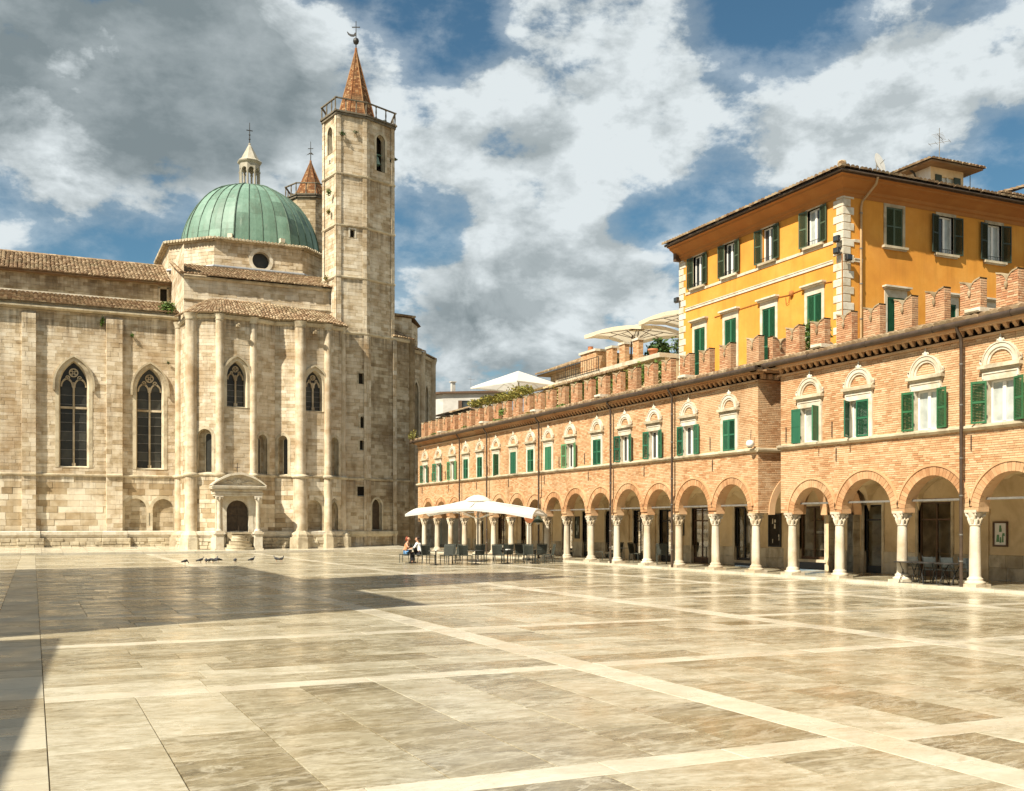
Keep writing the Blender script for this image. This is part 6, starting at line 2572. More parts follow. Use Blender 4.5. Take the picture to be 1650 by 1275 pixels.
lowh = thing('rooftop_house', 'old dark tiled roofs just right of the church', 'roof', (41, 102, 0))
m = MB()
m.box(WORLD, 37.2, 47, 97.5, 108, 0, 12.9, .5)
obj('wall', m, M['stucco_cream'], lowh)
m = MB()
tiles(m, (36.4, 108, 12.8), (36.4, 96.8, 12.8), (41, 108, 14.2), (41, 96.8, 14.2), .28, .45, .05)
tiles(m, (36.4, 96.8, 12.8), (47, 96.8, 12.8), (41, 99.5, 14.1), (47, 99.5, 14.1), .28, .45, .05)
obj('roof_tiles', m, M['tile'], lowh, kind='stuff')
backtown = thing('plain_house', 'plain house standing behind the far end of the long arcade', 'house', (36, 72, 0))
m = MB()
m.box(WORLD, 33.0, 42, 62, 76, 0, 10.4, .5)
obj('wall', m, M['stucco_cream'], backtown)

antenna((42.5, 62.5, 14.9), 2.4, 'grey television aerial behind the broad chimney', .8, 7)
antenna((38.5, 55.5, 12.0), 4.6, 'tall thin television aerial rising behind the cream parasol', .3, 5)
antenna((63.5, 153.5, 23.2), 2.6, 'small television aerial on the distant white house', .2, 4, top=False)


# ------------------------------------------------------------------ parasols
def parasol(loc, hx, hy, z_edge, z_top, label, mat, rz=0., val=.22, pole_at=(0, 0), pole_z0=0., ribs=True, sag=.12, crest=True, group=None, drop=None):
    t = thing('parasol', label, 'parasol', loc, group, rz)
    m = MB()
    n = 10
    C4 = [(-hx, -hy), (hx, -hy), (hx, hy), (-hx, hy)]
    v, f = [], []
    rows = 7
    for side in range(4):
        a, b = C4[side], C4[(side + 1) % 4]
        base = len(v)
        for j in range(rows + 1):
            u = j / rows
            for i in range(n + 1):
                w = i / n
                bow = math.sin(math.pi * w)
                x = (a[0] + (b[0] - a[0]) * w) * (1 - u) * (1 - .035 * bow * (1 - u))
                y = (a[1] + (b[1] - a[1]) * w) * (1 - u) * (1 - .035 * bow * (1 - u))
                dz = 0
                if drop:
                    dz = drop[side] * (1 - w) + drop[(side + 1) % 4] * w
                z = z_edge + dz * (1 - u) + (z_top - z_edge) * u ** .92 + sag * bow * (1 - u) ** 2 - .05 * math.sin(math.pi * u) * (.5 + .5 * bow)
                v.append((x, y, z))
        for j in range(rows):
            for i in range(n):
                p = base + j * (n + 1) + i
                f.append((p, p + 1, p + n + 2, p + n + 1))
    m.add(v, f, .5, False)
    obj('canopy', m, M[mat], t, local=True)
    m = MB()
    for side in range(4):
        a, b = C4[side], C4[(side + 1) % 4]
        vv, ff = [], []
        for i in range(n + 1):
            w = i / n
            bow = math.sin(math.pi * w)
            x = (a[0] + (b[0] - a[0]) * w) * (1 - .035 * bow)
            y = (a[1] + (b[1] - a[1]) * w) * (1 - .035 * bow)
            dz = (drop[side] * (1 - w) + drop[(side + 1) % 4] * w) if drop else 0
            z = z_edge + dz + sag * bow
            o_ = 1.004
            vv += [(x * o_, y * o_, z), (x * o_, y * o_, z - val - .02 * math.sin(i * 2.1))]
        for i in range(n):
            ff.append((2 * i, 2 * i + 1, 2 * i + 3, 2 * i + 2))
        m.add(vv, ff, .5)
    obj('valance', m, M[mat], t, local=True)
    if crest:
        m = MB()
        k = .16
        m.lathe([(hx * k * 1.4, z_top - .2), (hx * k, z_top - .02), (hx * k * .5, z_top + .1), (.03, z_top + .14)], 0, 0, 12)
        obj('vent_cap', m, M[mat], t, local=True)
    m = MB()
    px, py = pole_at
    m.tube([(px, py, pole_z0), (px, py, z_top - .05)] if (px, py) == (0, 0) else [(px, py, pole_z0), (px * .9, py * .9, z_edge - .2), (px * .5, py * .5, z_top + .25), (0, 0, z_top + .1)], .05, 8)
    po = obj('pole', m, M['metal'] if mat == 'canvas' else M['wood'], t, local=True)
    m = MB()
    m.box(WORLD, px - .45, px + .45, py - .45, py + .45, pole_z0, pole_z0 + .07)
    obj('pole_base', m, M['iron'], po, local=True)
    if ribs:
        m = MB()
        for x, y in C4 + [(hx, 0), (-hx, 0), (0, hy), (0, -hy)]:
            z_e = z_edge + (.0 if x and y else sag * .9)
            m.tube([(x * .97, y * .97, z_e - .04), (0, 0, z_top - .12)], .022, 5)
            m.tube([(x * .5, y * .5, (z_e + z_top) / 2 - .12), (px * 0, py * 0, z_edge - .25)], .02, 5)
        obj('ribs', m, M['white'] if mat == 'canvas' else M['wood'], t, local=True)
    return t


# long white parasol on the square
parasol((22.75, 53.95, 0), 3.55, 2.25, 2.66, 3.62, 'wide white market parasol shading the café tables', 'canvas', R(24.7 + 12) * -1, .13, drop=[.0, -.12, .0, .05], sag=.36)
parasol((32.6, 69.6, 8.9), 2.5, 2.5, 3.35, 4.55, 'white pyramid canopy over the leafy roof pergola', 'canvas', R(18), .1, sag=.03, crest=False)
parasol((34.2, 55.6, 11.6), 2.3, 2.3, 2.3, 2.82, 'cream terrace parasol with bare wooden ribs, left of the pair', 'canvas_cream', R(20), .22, (1.4, 1.6), sag=.22)
parasol((35.0, 51.0, 11.6), 2.1, 2.1, 2.5, 3.0, 'cream terrace parasol partly behind the ochre house corner', 'canvas_cream', R(10), .22, (1.2, 1.6), sag=.22)


# ------------------------------------------------------------------ greenery
def plant(name, loc, label, rad, n, size, mat, cat='plant', stem_n=6, group=None, z_up=None):
    t = thing(name, label, cat, loc, group)
    m = MB()
    zc = z_up if z_up is not None else rad[2] * .8
    for _ in range(5):
        o = (random.uniform(-.45, .45) * rad[0], random.uniform(-.45, .45) * rad[1], zc + random.uniform(-.3, .35) * rad[2])
        leaves(m, o, (rad[0] * .62, rad[1] * .62, rad[2] * .6), n // 5, size)
    obj('foliage', m, M[mat], t, local=True)
    m = MB()
    stems(m, (0, 0, 0), stem_n, zc + rad[2] * .5, rad[0] * .7, .012)
    obj('stem', m, M['wood'], t, local=True)
    return t


plant('shrub', (9.35, 85.75, 18.75), 'leafy green shrub growing on the church gutter ledge', (.95, .4, .75), 700, .1, 'leaf', 'shrub')
plant('weed_tuft', (4.85, 85.9, 17.3), 'long hanging green weed beside the church pilaster top', (.16, .1, .55), 130, .09, 'leaf', 'weed')
plant('weed_tuft', (6.95, 85.85, 16.6), 'small green weed on the wall right of the second pilaster', (.2, .12, .25), 80, .07, 'leaf', 'weed')
plant('weed_tuft', (9.7, 85.9, 14.7), 'tiny dark weed high on the wall near the corner shaft', (.18, .1, .18), 60, .06, 'leaf_dark', 'weed')
plant('weed_tuft', (21.9, 83.3, 28.9), 'green weed growing on the left edge of the tall tower', (.25, .25, .4), 140, .08, 'leaf', 'weed')
plant('weed_tuft', (22.0, 83.6, 27.5), 'rounder weed clump below another on the tall tower edge', (.25, .25, .3), 120, .08, 'leaf_yellow', 'weed')
plant('weed_tuft', (27.9, 84.2, 32.9), 'dry tuft sticking out of the right tower edge by the bell', (.3, .2, .22), 70, .08, 'leaf_dark', 'weed')
plant('weed_tuft', (22.9, 82.5, 33.6), 'dry brown weed on the front face of the tall tower', (.4, .12, .3), 90, .08, 'leaf_dark', 'weed')
plant('weed_tuft', (24.0, 82.6, 34.0), 'thin dry weed right of another on the tower front', (.35, .12, .25), 70, .07, 'leaf_dark', 'weed')
plant('weed_tuft', (27.0, 84.4, 36.0), 'green weed inside the gallery of the tall tower', (.2, .2, .25), 90, .07, 'leaf', 'weed')
plant('weed_tuft', (18.0, 89.75, 23.5), 'weed under the round window of the drum', (.4, .12, .18), 90, .07, 'leaf', 'weed')
plant('weed_tuft', (22.0, 84.1, 19.6), 'weed at the foot of the tower on the apse roof', (.3, .2, .25), 90, .07, 'leaf_dark', 'weed')
plant('weed_tuft', (21.9, 84.3, 22.2), 'yellow green weed at the right end of the transept roof', (.3, .3, .3), 90, .08, 'leaf_yellow', 'weed')
plant('weed_tuft', (26.6, 76.2, 8.6), 'yellow weed on the far end of the arcade gutter', (.5, .5, .5), 160, .09, 'leaf_yellow', 'weed')
plant('weed_tuft', (26.9, 59.9, 8.7), 'bright green weed sprouting on the arcade eaves', (.3, .4, .45), 150, .08, 'leaf', 'weed')
ORD = ['first', 'second', 'third', 'fourth', 'fifth', 'sixth', 'seventh', 'eighth', 'ninth']
for i, y in enumerate((72.5, 69.3, 66.4, 63.2, 60.9, 56.4, 52.0)):
    plant('moss_patch', (27.0 + .2 * (i % 2), y, 8.66), f'low moss on the arcade eaves, {ORD[i]} from the church end', (.35, .75, .14), 150, .06, 'leaf_yellow' if i % 2 else 'leaf', 'moss', 2, 'moss patches along the far arcade eaves')
# planted roof edge behind the battlements
for i in range(9):
    y = 49.5 + i * 1.45
    plant('creeper', (31.6, y, 9.6), f'creeper hanging over the terrace edge, {ORD[i]} from the ochre house', (.7, .95, .9), 420, .12, random.choice(['leaf', 'leaf_yellow', 'leaf']), 'creeper', 5, 'creepers along the terrace edge', .9)
for i in range(6):
    y = 65.6 + i * 1.75
    plant('pergola_vine', (31.2 + .25 * (i % 2), y, 9.0), f'vine on the roof pergola under the white canopy, {ORD[i]} from the right', (1.0, 1.2, .55), 560, .11, 'leaf_yellow', 'vine', 6, 'vines under the white canopy', 2.45)
for i in range(4):
    plant('bush', (30.6 - .3 * i, 73.5 + .9 * i, 8.5), f'bush behind the farthest merlons, {ORD[i]} from the white canopy', (.6, .8, .55), 300, .10, 'leaf' if i % 2 else 'leaf_dark', 'bush', 5, 'bushes behind the farthest merlons')
plant('bush', (31.0, 72.8, 8.6), 'green bush below the left corner of the white canopy', (.7, 1.1, .8), 420, .12, 'leaf', 'bush')
plant('oleander', (29.6, 33.9, 8.9), 'oleander bush filling the gap above the alley', (.75, .6, 1.0), 520, .13, 'leaf', 'bush')
plant('palm_bush', (33.2, 51.6, 11.7), 'spiky dark palm bush behind the right brick pillar', (.7, .7, .8), 340, .2, 'leaf_dark', 'bush')
plant('terrace_shrub', (34.0, 50.6, 11.7), 'loose green shrub on the terrace beside the ochre house', (.7, .7, .75), 360, .1, 'leaf', 'shrub')
plant('terrace_shrub', (33.9, 49.8, 11.7), 'tall thin shrub touching the ochre house corner', (.4, .4, 1.1), 240, .1, 'leaf', 'shrub')
plant('terrace_shrub', (33.2, 56.6, 11.7), 'spiky dark shrub left of the pillars', (.45, .45, .6), 200, .14, 'leaf_dark', 'shrub')
plant('pot_plant', (32.0, 34.6, 8.95), 'small plant at the foot of the ochre house door', (.35, .35, .5), 160, .09, 'leaf', 'plant')
pot = MB()
pot.lathe([(.18, 11.72), (.26, 12.0), (.3, 12.02), (.3, 12.12), (.25, 12.12), (.23, 12.0)], 32.2, 50.6, 14)
tag(obj('flower_pot', pot, M['terracotta']), 'orange terracotta pot on the terrace coping', 'flower pot')
rail = thing('balcony_railing', 'iron railing between the merlons in front of the ochre house', 'railing', (32.4, 40, 8.9))
m = MB()
for y in np.arange(35.5, 49.2, .16):
    m.tube([(32.3, y, 8.95), (32.3, y, 9.95)], .01 if round(y * 100) % 5 else .014, 4)
for z in (9.05, 9.95):
    m.tube([(32.3, 35.5, z), (32.3, 49.2, z)], .018, 5)
obj('bars', m, M['iron'], rail)


# ------------------------------------------------------------------ café furniture
def chair_proto():
    t = thing('cafe_chair', 'charcoal woven café chair', 'chair', (0, 0, 0), 'woven café chairs under the parasol')
    F0 = WORLD
    m = MB()
    m.add([(-.24, -.24, .43), (.24, -.24, .43), (.22, .22, .42), (-.22, .22, .42), (-.24, -.24, .47), (.24, -.24, .47), (.22, .22, .45), (-.22, .22, .45)],
          [(0, 1, 2, 3), (4, 5, 6, 7), (0, 1, 5, 4), (1, 2, 6, 5), (2, 3, 7, 6), (3, 0, 4, 7)])
    obj('seat', m, M['rattan'], t, local=True)
    m = MB()
    # back panel: horizontal woven strands between two stiles
    for k in range(13):
        z = .50 + k * .034
        y0 = .21 + (z - .45) * .20
        w = .22 + (z - .45) * .03
        m.tube([(-w, y0, z), (0, y0 + .03, z), (w, y0, z)], .0175, 4)
    v = []
    for z in (.46, .94):
        y0 = .215 + (z - .45) * .20
        w = .22 + (z - .45) * .03
        v += [(-w, y0, z), (0, y0 + .03, z), (w, y0, z)]
    m.add(v, [(0, 1, 4, 3), (1, 2, 5, 4)])
    obj('backrest', m, M['rattan'], t, local=True)
    m = MB()
    for s_ in (-1, 1):
        m.tube([(s_ * .225, .21, .43), (s_ * .245, .32, .97)], .018, 6)
    m.tube([(-.245, .32, .965), (0, .35, .97), (.245, .32, .965)], .018, 6)
    obj('back_frame', m, M['rattan'], t, local=True)
    for x, y, dx, dy in ((-.22, -.22, 0, -.01), (.22, -.22, 0, -.01), (-.21, .21, 0, .06), (.21, .21, 0, .06)):
        m = MB()
        m.tube([(x, y, .44), (x + dx, y + dy, 0)], [.019, .015], 6)
        obj('leg', m, M['rattan'], t, local=True)
    return t


def table_proto(lbl):
    t = thing('cafe_table', lbl, 'table', (0, 0, 0), 'small square café tables under the parasol')
    m = MB()
    m.bev(Frame((0, 0), (1, 0), (0, 1)), -.35, .35, -.35, .35, .71, .735, .005)
    obj('tabletop', m, M['table_top'], t, local=True)
    m = MB()
    m.tube([(0, 0, .03), (0, 0, .71)], .035, 8)
    obj('pedestal', m, M['iron'], t, local=True)
    m = MB()
    m.box(WORLD, -.3, .3, -.03, .03, 0, .035)
    m.box(WORLD, -.03, .03, -.3, .3, .036, .055)
    m.box(WORLD, -.12, .12, -.12, .12, .056, .075)
    obj('foot', m, M['iron'], t, local=True)
    return t


M['table_top'] = m_plain('grey_table_top', (.09, .092, .08), .35, .5, 0, .2)
CH = [
    (18.44, 53.9, 78, 'charcoal woven chair under the seated woman, farthest left'),
    (18.95, 52.9, 250, 'charcoal woven chair under the man in the white shirt'),
    (18.98, 51.75, 215, 'woven chair with its back to the square, second from the left end'),
    (19.55, 50.55, 160, 'woven chair tilted sideways right of the second table'),
    (20.4, 52.1, 185, 'dark woven chair behind another, between the two left tables'),
    (20.2, 51.1, 120, 'dark woven chair turned towards the parasol pole, left side'),
    (20.45, 50.2, 205, 'woven chair seen from behind, left of the pole table'),
    (21.7, 51.4, 20, 'dark woven chair on the far side of the pole table'),
    (22.15, 50.9, 105, 'dark woven chair facing left beside the parasol pole'),
    (22.3, 50.15, 190, 'woven chair seen squarely from behind, middle of the row'),
    (23.5, 51.6, 15, 'dark woven chair behind the napkin table'),
    (23.75, 50.4, 110, 'woven chair seen from its side, right of the napkin table'),
    (24.5, 51.9, 200, 'dark woven chair half hidden, third from the right end'),
    (23.85, 49.5, 195, 'sunlit woven chair seen squarely from behind near the right end'),
    (25.4, 51.3, 10, 'dark woven chair on the far side of the last table'),
    (25.15, 49.9, 100, 'woven chair in profile at the right end of the row'),
]
proto = None
for x, y, a, lb in CH:
    rz = R(a + 180 - 24.7)
    if proto is None:
        proto = chair_proto()
        proto.location = (x, y, 0)
        proto.rotation_euler = (0, 0, rz)
        proto['label'] = lb
        proto.scale = (1.1, 1.1, 1.06)
    else:
        again(proto, (x, y, 0), rz, lb)
TB = [(18.5, 53.2, 'small café table between the two seated people'), (18.8, 50.15, 'small café table second from the left with a white ashtray'),
      (20.95, 49.95, 'small café table by the parasol pole'), (22.95, 50.35, 'small café table with white napkins on it'), (24.75, 50.7, 'small café table at the right end of the row')]
tp = None
for x, y, lb in TB:
    if tp is None:
        tp = table_proto(lb)
        tp.location = (x, y, 0)
        tp.rotation_euler = (0, 0, R(-20))
    else:
        again(tp, (x, y, 0), R(random.uniform(-35, 10)), lb)
m = MB()
m.lathe([(.02, .737), (.06, .737), (.07, .79), (.055, .79), (.05, .75)], 18.8, 50.1, 10)
tag(obj('ashtray', m, M['white']), 'white ashtray on the second café table', 'ashtray')
m = MB()
m.bev(Frame((22.95, 50.3), (1, .3)), -.11, .11, -.08, .08, .737, .78, .01)
tag(obj('napkins', m, M['white']), 'stack of white napkins on a café table', 'napkins')
m = MB()
m.bev(Frame((18.5, 53.2), (1, -.4)), -.16, .16, -.13, .13, .737, .75, .004)
tag(obj('newspaper', m, M['white']), 'open white paper on the table between the two people', 'newspaper')

# chairs in the shade of the portico
DK = [(28.6, 50.6, 60, 'dark chair in the portico shade left of a column'), (28.9, 49.2, 200, 'dark chair in the portico behind the fourth column from the lamp'),
      (28.8, 46.9, 30, 'rounded dark chair in the portico between two columns'), (28.9, 44.6, 150, 'dark chair in the portico beside the shop door pilaster')]
for x, y, a, lb in DK:
    again(proto, (x, y, .1), R(a), lb, 'dark chairs standing in the portico')
again(tp, (28.6, 48.3, .1), 0, 'small café table standing in the portico shade', 'dark chairs standing in the portico')


# --- metal garden set stored under the near arcade
def metal_chair():
    t = thing('metal_chair', 'grey slatted metal chair under the near arcade, first from the brown downpipe', 'chair', (0, 0, 0), 'slatted metal chairs stored under the near arcade')
    m = MB()
    for k in range(6):
        y = -.19 + k * .075
        m.box(WORLD, -.21, .21, y, y + .05, .445, .455)
    obj('seat', m, M['steel'], t, local=True)
    m = MB()
    for k in range(7):
        z = .55 + k * .05
        yy = .2 + (z - .45) * .25
        m.box(WORLD, -.21, .21, yy, yy + .012, z, z + .034)
    obj('backrest', m, M['steel'], t, local=True)
    for s_ in (-1, 1):
        m = MB()
        m.tube([(s_ * .22, -.2, 0), (s_ * .22, -.2, .45), (s_ * .22, .2, .45), (s_ * .22, .33, .92)], .013, 6)
        m.tube([(s_ * .22, .2, .45), (s_ * .22, .27, 0)], .013, 6)
        m.tube([(s_ * .24, -.19, .45), (s_ * .24, -.2, .66), (s_ * .24, .2, .68)], .012, 6)
        obj('side_frame', m, M['steel'], t, local=True)
    return t


M['steel'] = m_plain('brushed_steel', (.085, .095, .09), .38, .5, .6, .25)
mc = None
for i in range(7):
    x, y, z = 27.75 + .42 * (i % 2), 24.5 + .38 * i, .1
    if mc is None:
        mc = metal_chair()
        mc.location = (x, y, z)
        mc.rotation_euler = (0, 0, R(95))
    else:
        again(mc, (x, y, z), R(95 + random.uniform(-12, 12)), f'grey slatted metal chair under the near arcade, {ORD[i]} from the brown downpipe')


def metal_table(loc, lbl, rz):
    t = thing('folding_table', lbl, 'table', loc, 'dark folding tables stored under the near arcade', rz)
    m = MB()
    m.lathe([(.46, .70), (.48, .71), (.48, .725), (.46, .73), (0.01, .73)], 0, 0, 20)
    obj('tabletop', m, M['iron'], t, local=True)
    for s_ in (-1, 1):
        m = MB()
        m.tube([(-.3, s_ * .22, 0), (0, s_ * .2, .38), (.3, s_ * .2, .7)], .014, 6)
        m.tube([(.3, s_ * .2, 0), (0, s_ * .18, .38), (-.3, s_ * .18, .7)], .014, 6)
        obj('leg', m, M['iron'], t, local=True)
    m = MB()
    m.tube([(-.25, -.2, .3), (0, -.2, .22), (.25, -.2, .3)], .01, 5)
    m.tube([(-.3, -.2, .02), (-.3, .2, .02)], .012, 5)
    obj('brace', m, M['iron'], t, local=True)
    return t


metal_table((27.25, 26.65, .1), 'round dark folding table left of the stored chairs beside a column', .4)
metal_table((27.2, 25.75, .1), 'round dark folding table in the middle of the stored chairs', 1.0)
metal_table((27.2, 24.85, .1), 'round dark folding table next to the brown downpipe', .2)

# café lamp sign and small fittings by the long arcade
lt = thing('hanging_lamp', 'dark wrought iron lamp hanging by a column right of the parasol', 'lamp', (27.0, 54.4, 2.2))
m = MB()
m.lathe([(.04, 2.62), (.1, 2.55), (.3, 2.3), (.34, 2.22), (.3, 2.2)], 26.75, 54.4, 12)
obj('lamp_shade', m, M['dark_green'], lt)
m = MB()
m.lathe([(.01, 2.08), (.1, 2.12), (.12, 2.22)], 26.75, 54.4, 10)
obj('globe', m, M['white'], lt)
m = MB()
m.tube([(27.1, 54.4, 2.75), (26.75, 54.4, 2.85), (26.75, 54.4, 2.6)], .015, 5)
obj('lamp_arm', m, M['iron'], lt)
sgn = thing('round_sign', 'round ochre café sign on a thin post beneath the parasol', 'sign', (26.4, 54.9, 0))
m = MB()
m.tube([(26.4, 54.85, 2.45), (26.4, 54.91, 2.45)], .28, 20)
obj('sign_disc', m, M['terracotta'], sgn)
m = MB()
m.tube([(26.4, 54.9, 0), (26.4, 54.9, 2.3)], .03, 6)
m.lathe([(.22, 0), (.22, .03), (.04, .06)], 26.4, 54.9, 12)
obj('sign_post', m, M['iron'], sgn)
cam_ = thing('corner_lamp', 'white globe lamp on the string course at the alley corner', 'lamp', (26.9, 34.75, 5.3))
m = MB()
m.lathe([(.02, 5.27), (.13, 5.3), (.17, 5.42), (.13, 5.54), (.03, 5.58)], 26.85, 34.8, 12)
obj('globe', m, M['white'], cam_)
m = MB()
m.tube([(26.85, 34.8, 5.26), (26.85, 34.8, 5.3)], .09, 8)
m.tube([(26.88, 34.8, 5.5), (26.9, 34.8, 6.0)], .012, 5)
obj('lamp_base', m, M['iron'], cam_)


# ------------------------------------------------------------------ people
def skin_chain(name, pts, edges, mat, parent, sub=2, root=0):
    me = bpy.data.meshes.new(name)
    me.from_pydata([p[:3] for p in pts], edges, [])
    me.materials.append(mat)
    o = bpy.data.objects.new(name, me)
    COL.objects.link(o)
    sk = o.modifiers.new('skin', 'SKIN')
    sk.use_smooth_shade = True
    for i, p in enumerate(pts):
        r_ = p[3] if len(p) == 4 else p[3:5]
        me.skin_vertices[0].data[i].radius = (r_, r_) if not isinstance(r_, (list, tuple)) else r_
        me.skin_vertices[0].data[i].use_root = (i == root)
    sb = o.modifiers.new('subsurf', 'SUBSURF')
    sb.levels = sb.render_levels = sub
    if parent:
        o.parent = parent
    return o


def seated_person(loc, rz, label, skin, top, low, hair, long_hair, bare_arms, bare_legs, lean):
    """seated figure facing -y, hips on a seat 0.46 m high"""
    t = thing('person', label, 'person', loc, None, rz)
    L = lean
    P = [(0, 0, .56, .13), (0, -.02 - L * .2, .72, .12), (0, -.06 - L * .5, .90, .135), (0, -.08 - L * .8, 1.05, .125), (0, -.085 - L, 1.13, .055), (0, -.09 - L * 1.1, 1.19, .05)]
    E = [(0, 1), (1, 2), (2, 3), (3, 4), (4, 5)]
    head = len(P)
    P += [(0, -.12 - L * 1.2, 1.25, .082), (0, -.105 - L * 1.25, 1.33, .092), (0, -.10 - L * 1.25, 1.39, .07)]
    E += [(5, head), (head, head + 1), (head + 1, head + 2)]
    for s_ in (-1, 1):
        b = len(P)
        P += [(s_ * .17, -.08 - L * .8, 1.07, .055), (s_ * .225, -.16 - L * .8, .88, .045), (s_ * .17, -.36 - L * .6, .80, .037), (s_ * .12, -.46 - L * .6, .79, .028), (s_ * .10, -.53 - L * .6, .785, .026)]
        E += [(3, b), (b, b + 1), (b + 1, b + 2), (b + 2, b + 3), (b + 3, b + 4)]
        for q in range(4):
            P.append((s_ * .10 + (q - 1.5) * .02, -.60 - L * .6 + abs(q - 1.5) * .008, .775, .0085))
            E.append((b + 4, len(P) - 1))
        P.append((s_ * .065, -.55 - L * .6, .79, .009))
        E.append((b + 3, len(P) - 1))
        b = len(P)
        P += [(s_ * .09, -.06, .54, .095), (s_ * .10, -.42, .53, .07), (s_ * .10, -.46, .48, .06), (s_ * .10, -.44, .28, .052), (s_ * .10, -.42, .09, .035), (s_ * .10, -.47, .045, .034), (s_ * .10, -.60, .03, .028)]
        E += [(0, b), (b, b + 1), (b + 1, b + 2), (b + 2, b + 3), (b + 3, b + 4), (b + 4, b + 5), (b + 5, b + 6)]
    skin_chain('body', P, E, skin, t)
    # shirt over torso (and sleeves)
    P2 = [(p[0], p[1], p[2], p[3] + .018) for p in P[0:4]]
    E2 = [(0, 1), (1, 2), (2, 3)]
    for s_ in (-1, 1):
        b = len(P2)
        P2 += [(s_ * .17, -.08 - L * .8, 1.07, .07)]
        E2 += [(3, b)]
        if not bare_arms:
            P2 += [(s_ * .225, -.16 - L * .8, .88, .06), (s_ * .18, -.33 - L * .6, .81, .052)]
            E2 += [(b, b + 1), (b + 1, b + 2)]
    skin_chain('shirt', P2, E2, top, t)
    P3 = [(0, 0, .54, .15)]
    E3 = []
    for s_ in (-1, 1):
        b = len(P3)
        P3 += [(s_ * .09, -.05, .545, .112), (s_ * .10, -.34, .54, .092)]
        E3 += [(0, b), (b, b + 1)]
        if not bare_legs:
            P3 += [(s_ * .10, -.46, .50, .08), (s_ * .10, -.44, .28, .07), (s_ * .10, -.42, .12, .06)]
            E3 += [(b + 1, b + 2), (b + 2, b + 3), (b + 3, b + 4)]
    skin_chain('shorts' if bare_legs else 'trousers', P3, E3, low, t)
    hx = -.085 - L * 1.25
    H = [(0, hx, 1.42, .085), (0, hx + .05, 1.36, .095), (0, hx + .075, 1.28, .08)]
    HE = [(0, 1), (1, 2)]
    if long_hair:
        H += [(0, hx + .08, 1.18, .075), (-.07, hx + .05, 1.25, .05), (.07, hx + .05, 1.25, .05)]
        HE += [(2, 3), (2, 4), (2, 5)]
    skin_chain('hair', H, HE, hair, t)
    # face details
    m = MB()
    yf = -.12 - L * 1.22
    for s_ in (-1, 1):
        m.lathe([(.001, 0), (.012, .004), (.001, .01)], s_ * .033, yf - .088, 6)
    n0 = len(m.v)
    m.v = [(x, y, z + 1.325) for x, y, z in m.v]
    obj('eyes', m, M['iron'], t, local=True)
    m = MB()
    m.tube([(0, yf - .085, 1.32), (0, yf - .105, 1.29), (0, yf - .09, 1.28)], [.008, .014, .008], 6)
    for s_ in (-1, 1):
        m.tube([(s_ * .09, yf + .02, 1.33), (s_ * .098, yf + .03, 1.30), (s_ * .09, yf + .02, 1.275)], .012, 5)
    obj('nose_and_ears', m, skin, t, local=True)
    m = MB()
    m.tube([(-.025, yf - .083, 1.255), (0, yf - .092, 1.253), (.025, yf - .083, 1.255)], .006, 5)
    obj('mouth', m, M['terracotta'], t, local=True)
    return t


sk = m_plain('skin', (.52, .29, .18), .55, .35, 0, .06)
seated_person((18.44, 53.9, 0), R(78 - 24.7), 'woman with red hair, peach top and blue shorts at the left end table', sk, m_plain('peach_top', (.62, .28, .14), .8, .2, 0, .06), m_plain('blue_denim', (.14, .30, .52), .8, .2, 0, .1), m_plain('red_hair', (.22, .045, .02), .6, .3, 0, .2), True, True, True, .05)
seated_person((18.95, 52.9, 0), R(250 - 24.7), 'dark haired man in a white shirt facing the woman across the table', sk, m_plain('white_shirt', (.80, .80, .78), .8, .2, 0, .04), m_plain('dark_trousers', (.03, .03, .035), .8, .2, 0, .1), m_plain('dark_hair', (.035, .02, .014), .6, .3, 0, .2), False, False, False, .08)

# ------------------------------------------------------------------ pigeons
def pigeon_mesh(peck):
    b = MB()
    # body from tail to neck: rings
    secs = [(-.19, .095, .008, .03), (-.13, .11, .022, .035), (-.06, .125, .05, .05), (.02, .135, .06, .062), (.08, .15, .05, .055)]
    if peck:
        secs += [(.12, .135, .03, .034), (.155, .09, .022, .024), (.18, .055, .025, .026), (.2, .04, .018, .02)]
    else:
        secs += [(.115, .185, .03, .034), (.125, .225, .022, .024), (.135, .25, .026, .027), (.155, .252, .02, .02)]
    v, f = [], []
    n = 8
    for x, z, rw, rh in secs:
        for k in range(n):
            a = 2 * math.pi * k / n
            v.append((x, rw * math.cos(a), z + rh * math.sin(a)))
    for i in range(len(secs) - 1):
        for k in range(n):
            f.append((i * n + k, i * n + (k + 1) % n, (i + 1) * n + (k + 1) % n, (i + 1) * n + k))
    f += [tuple(range(n)), tuple(range((len(secs) - 1) * n, len(secs) * n))]
    b.add(v, f, .5, True)
    return b


def pigeon(loc, rz, peck, label, group):
    t = thing('pigeon', label, 'pigeon', loc, group, rz)
    obj('body', pigeon_mesh(peck), M['pigeon'], t, local=True)
    m = MB()
    if peck:
        m.tube([(.2, 0, .04), (.225, 0, .02)], [.008, .003], 5)
    else:
        m.tube([(.155, 0, .25), (.18, 0, .243)], [.008, .003], 5)
    obj('beak', m, M['iron'], t, local=True)
    for s_ in (-1, 1):
        m = MB()
        m.tube([(0, s_ * .03, .09), (.01, s_ * .03, 0), (.04, s_ * .03, .004)], .006, 4)
        obj('leg', m, M['terracotta'], t, local=True)
    for s_ in (-1, 1):
        m = MB()
        m.add([(.07, s_ * .055, .17), (-.02, s_ * .068, .165), (-.17, s_ * .03, .115), (-.1, s_ * .064, .10), (.04, s_ * .066, .11)], [(0, 1, 2, 3, 4)])
        obj('wing', m, M['iron'], t, local=True)
    m = MB()
    m.add([(-.17, -.02, .10), (-.17, .02, .10), (-.27, .035, .08), (-.27, -.035, .08)], [(0, 1, 2, 3)])
    obj('tail', m, M['pigeon'], t, local=True)
    return t


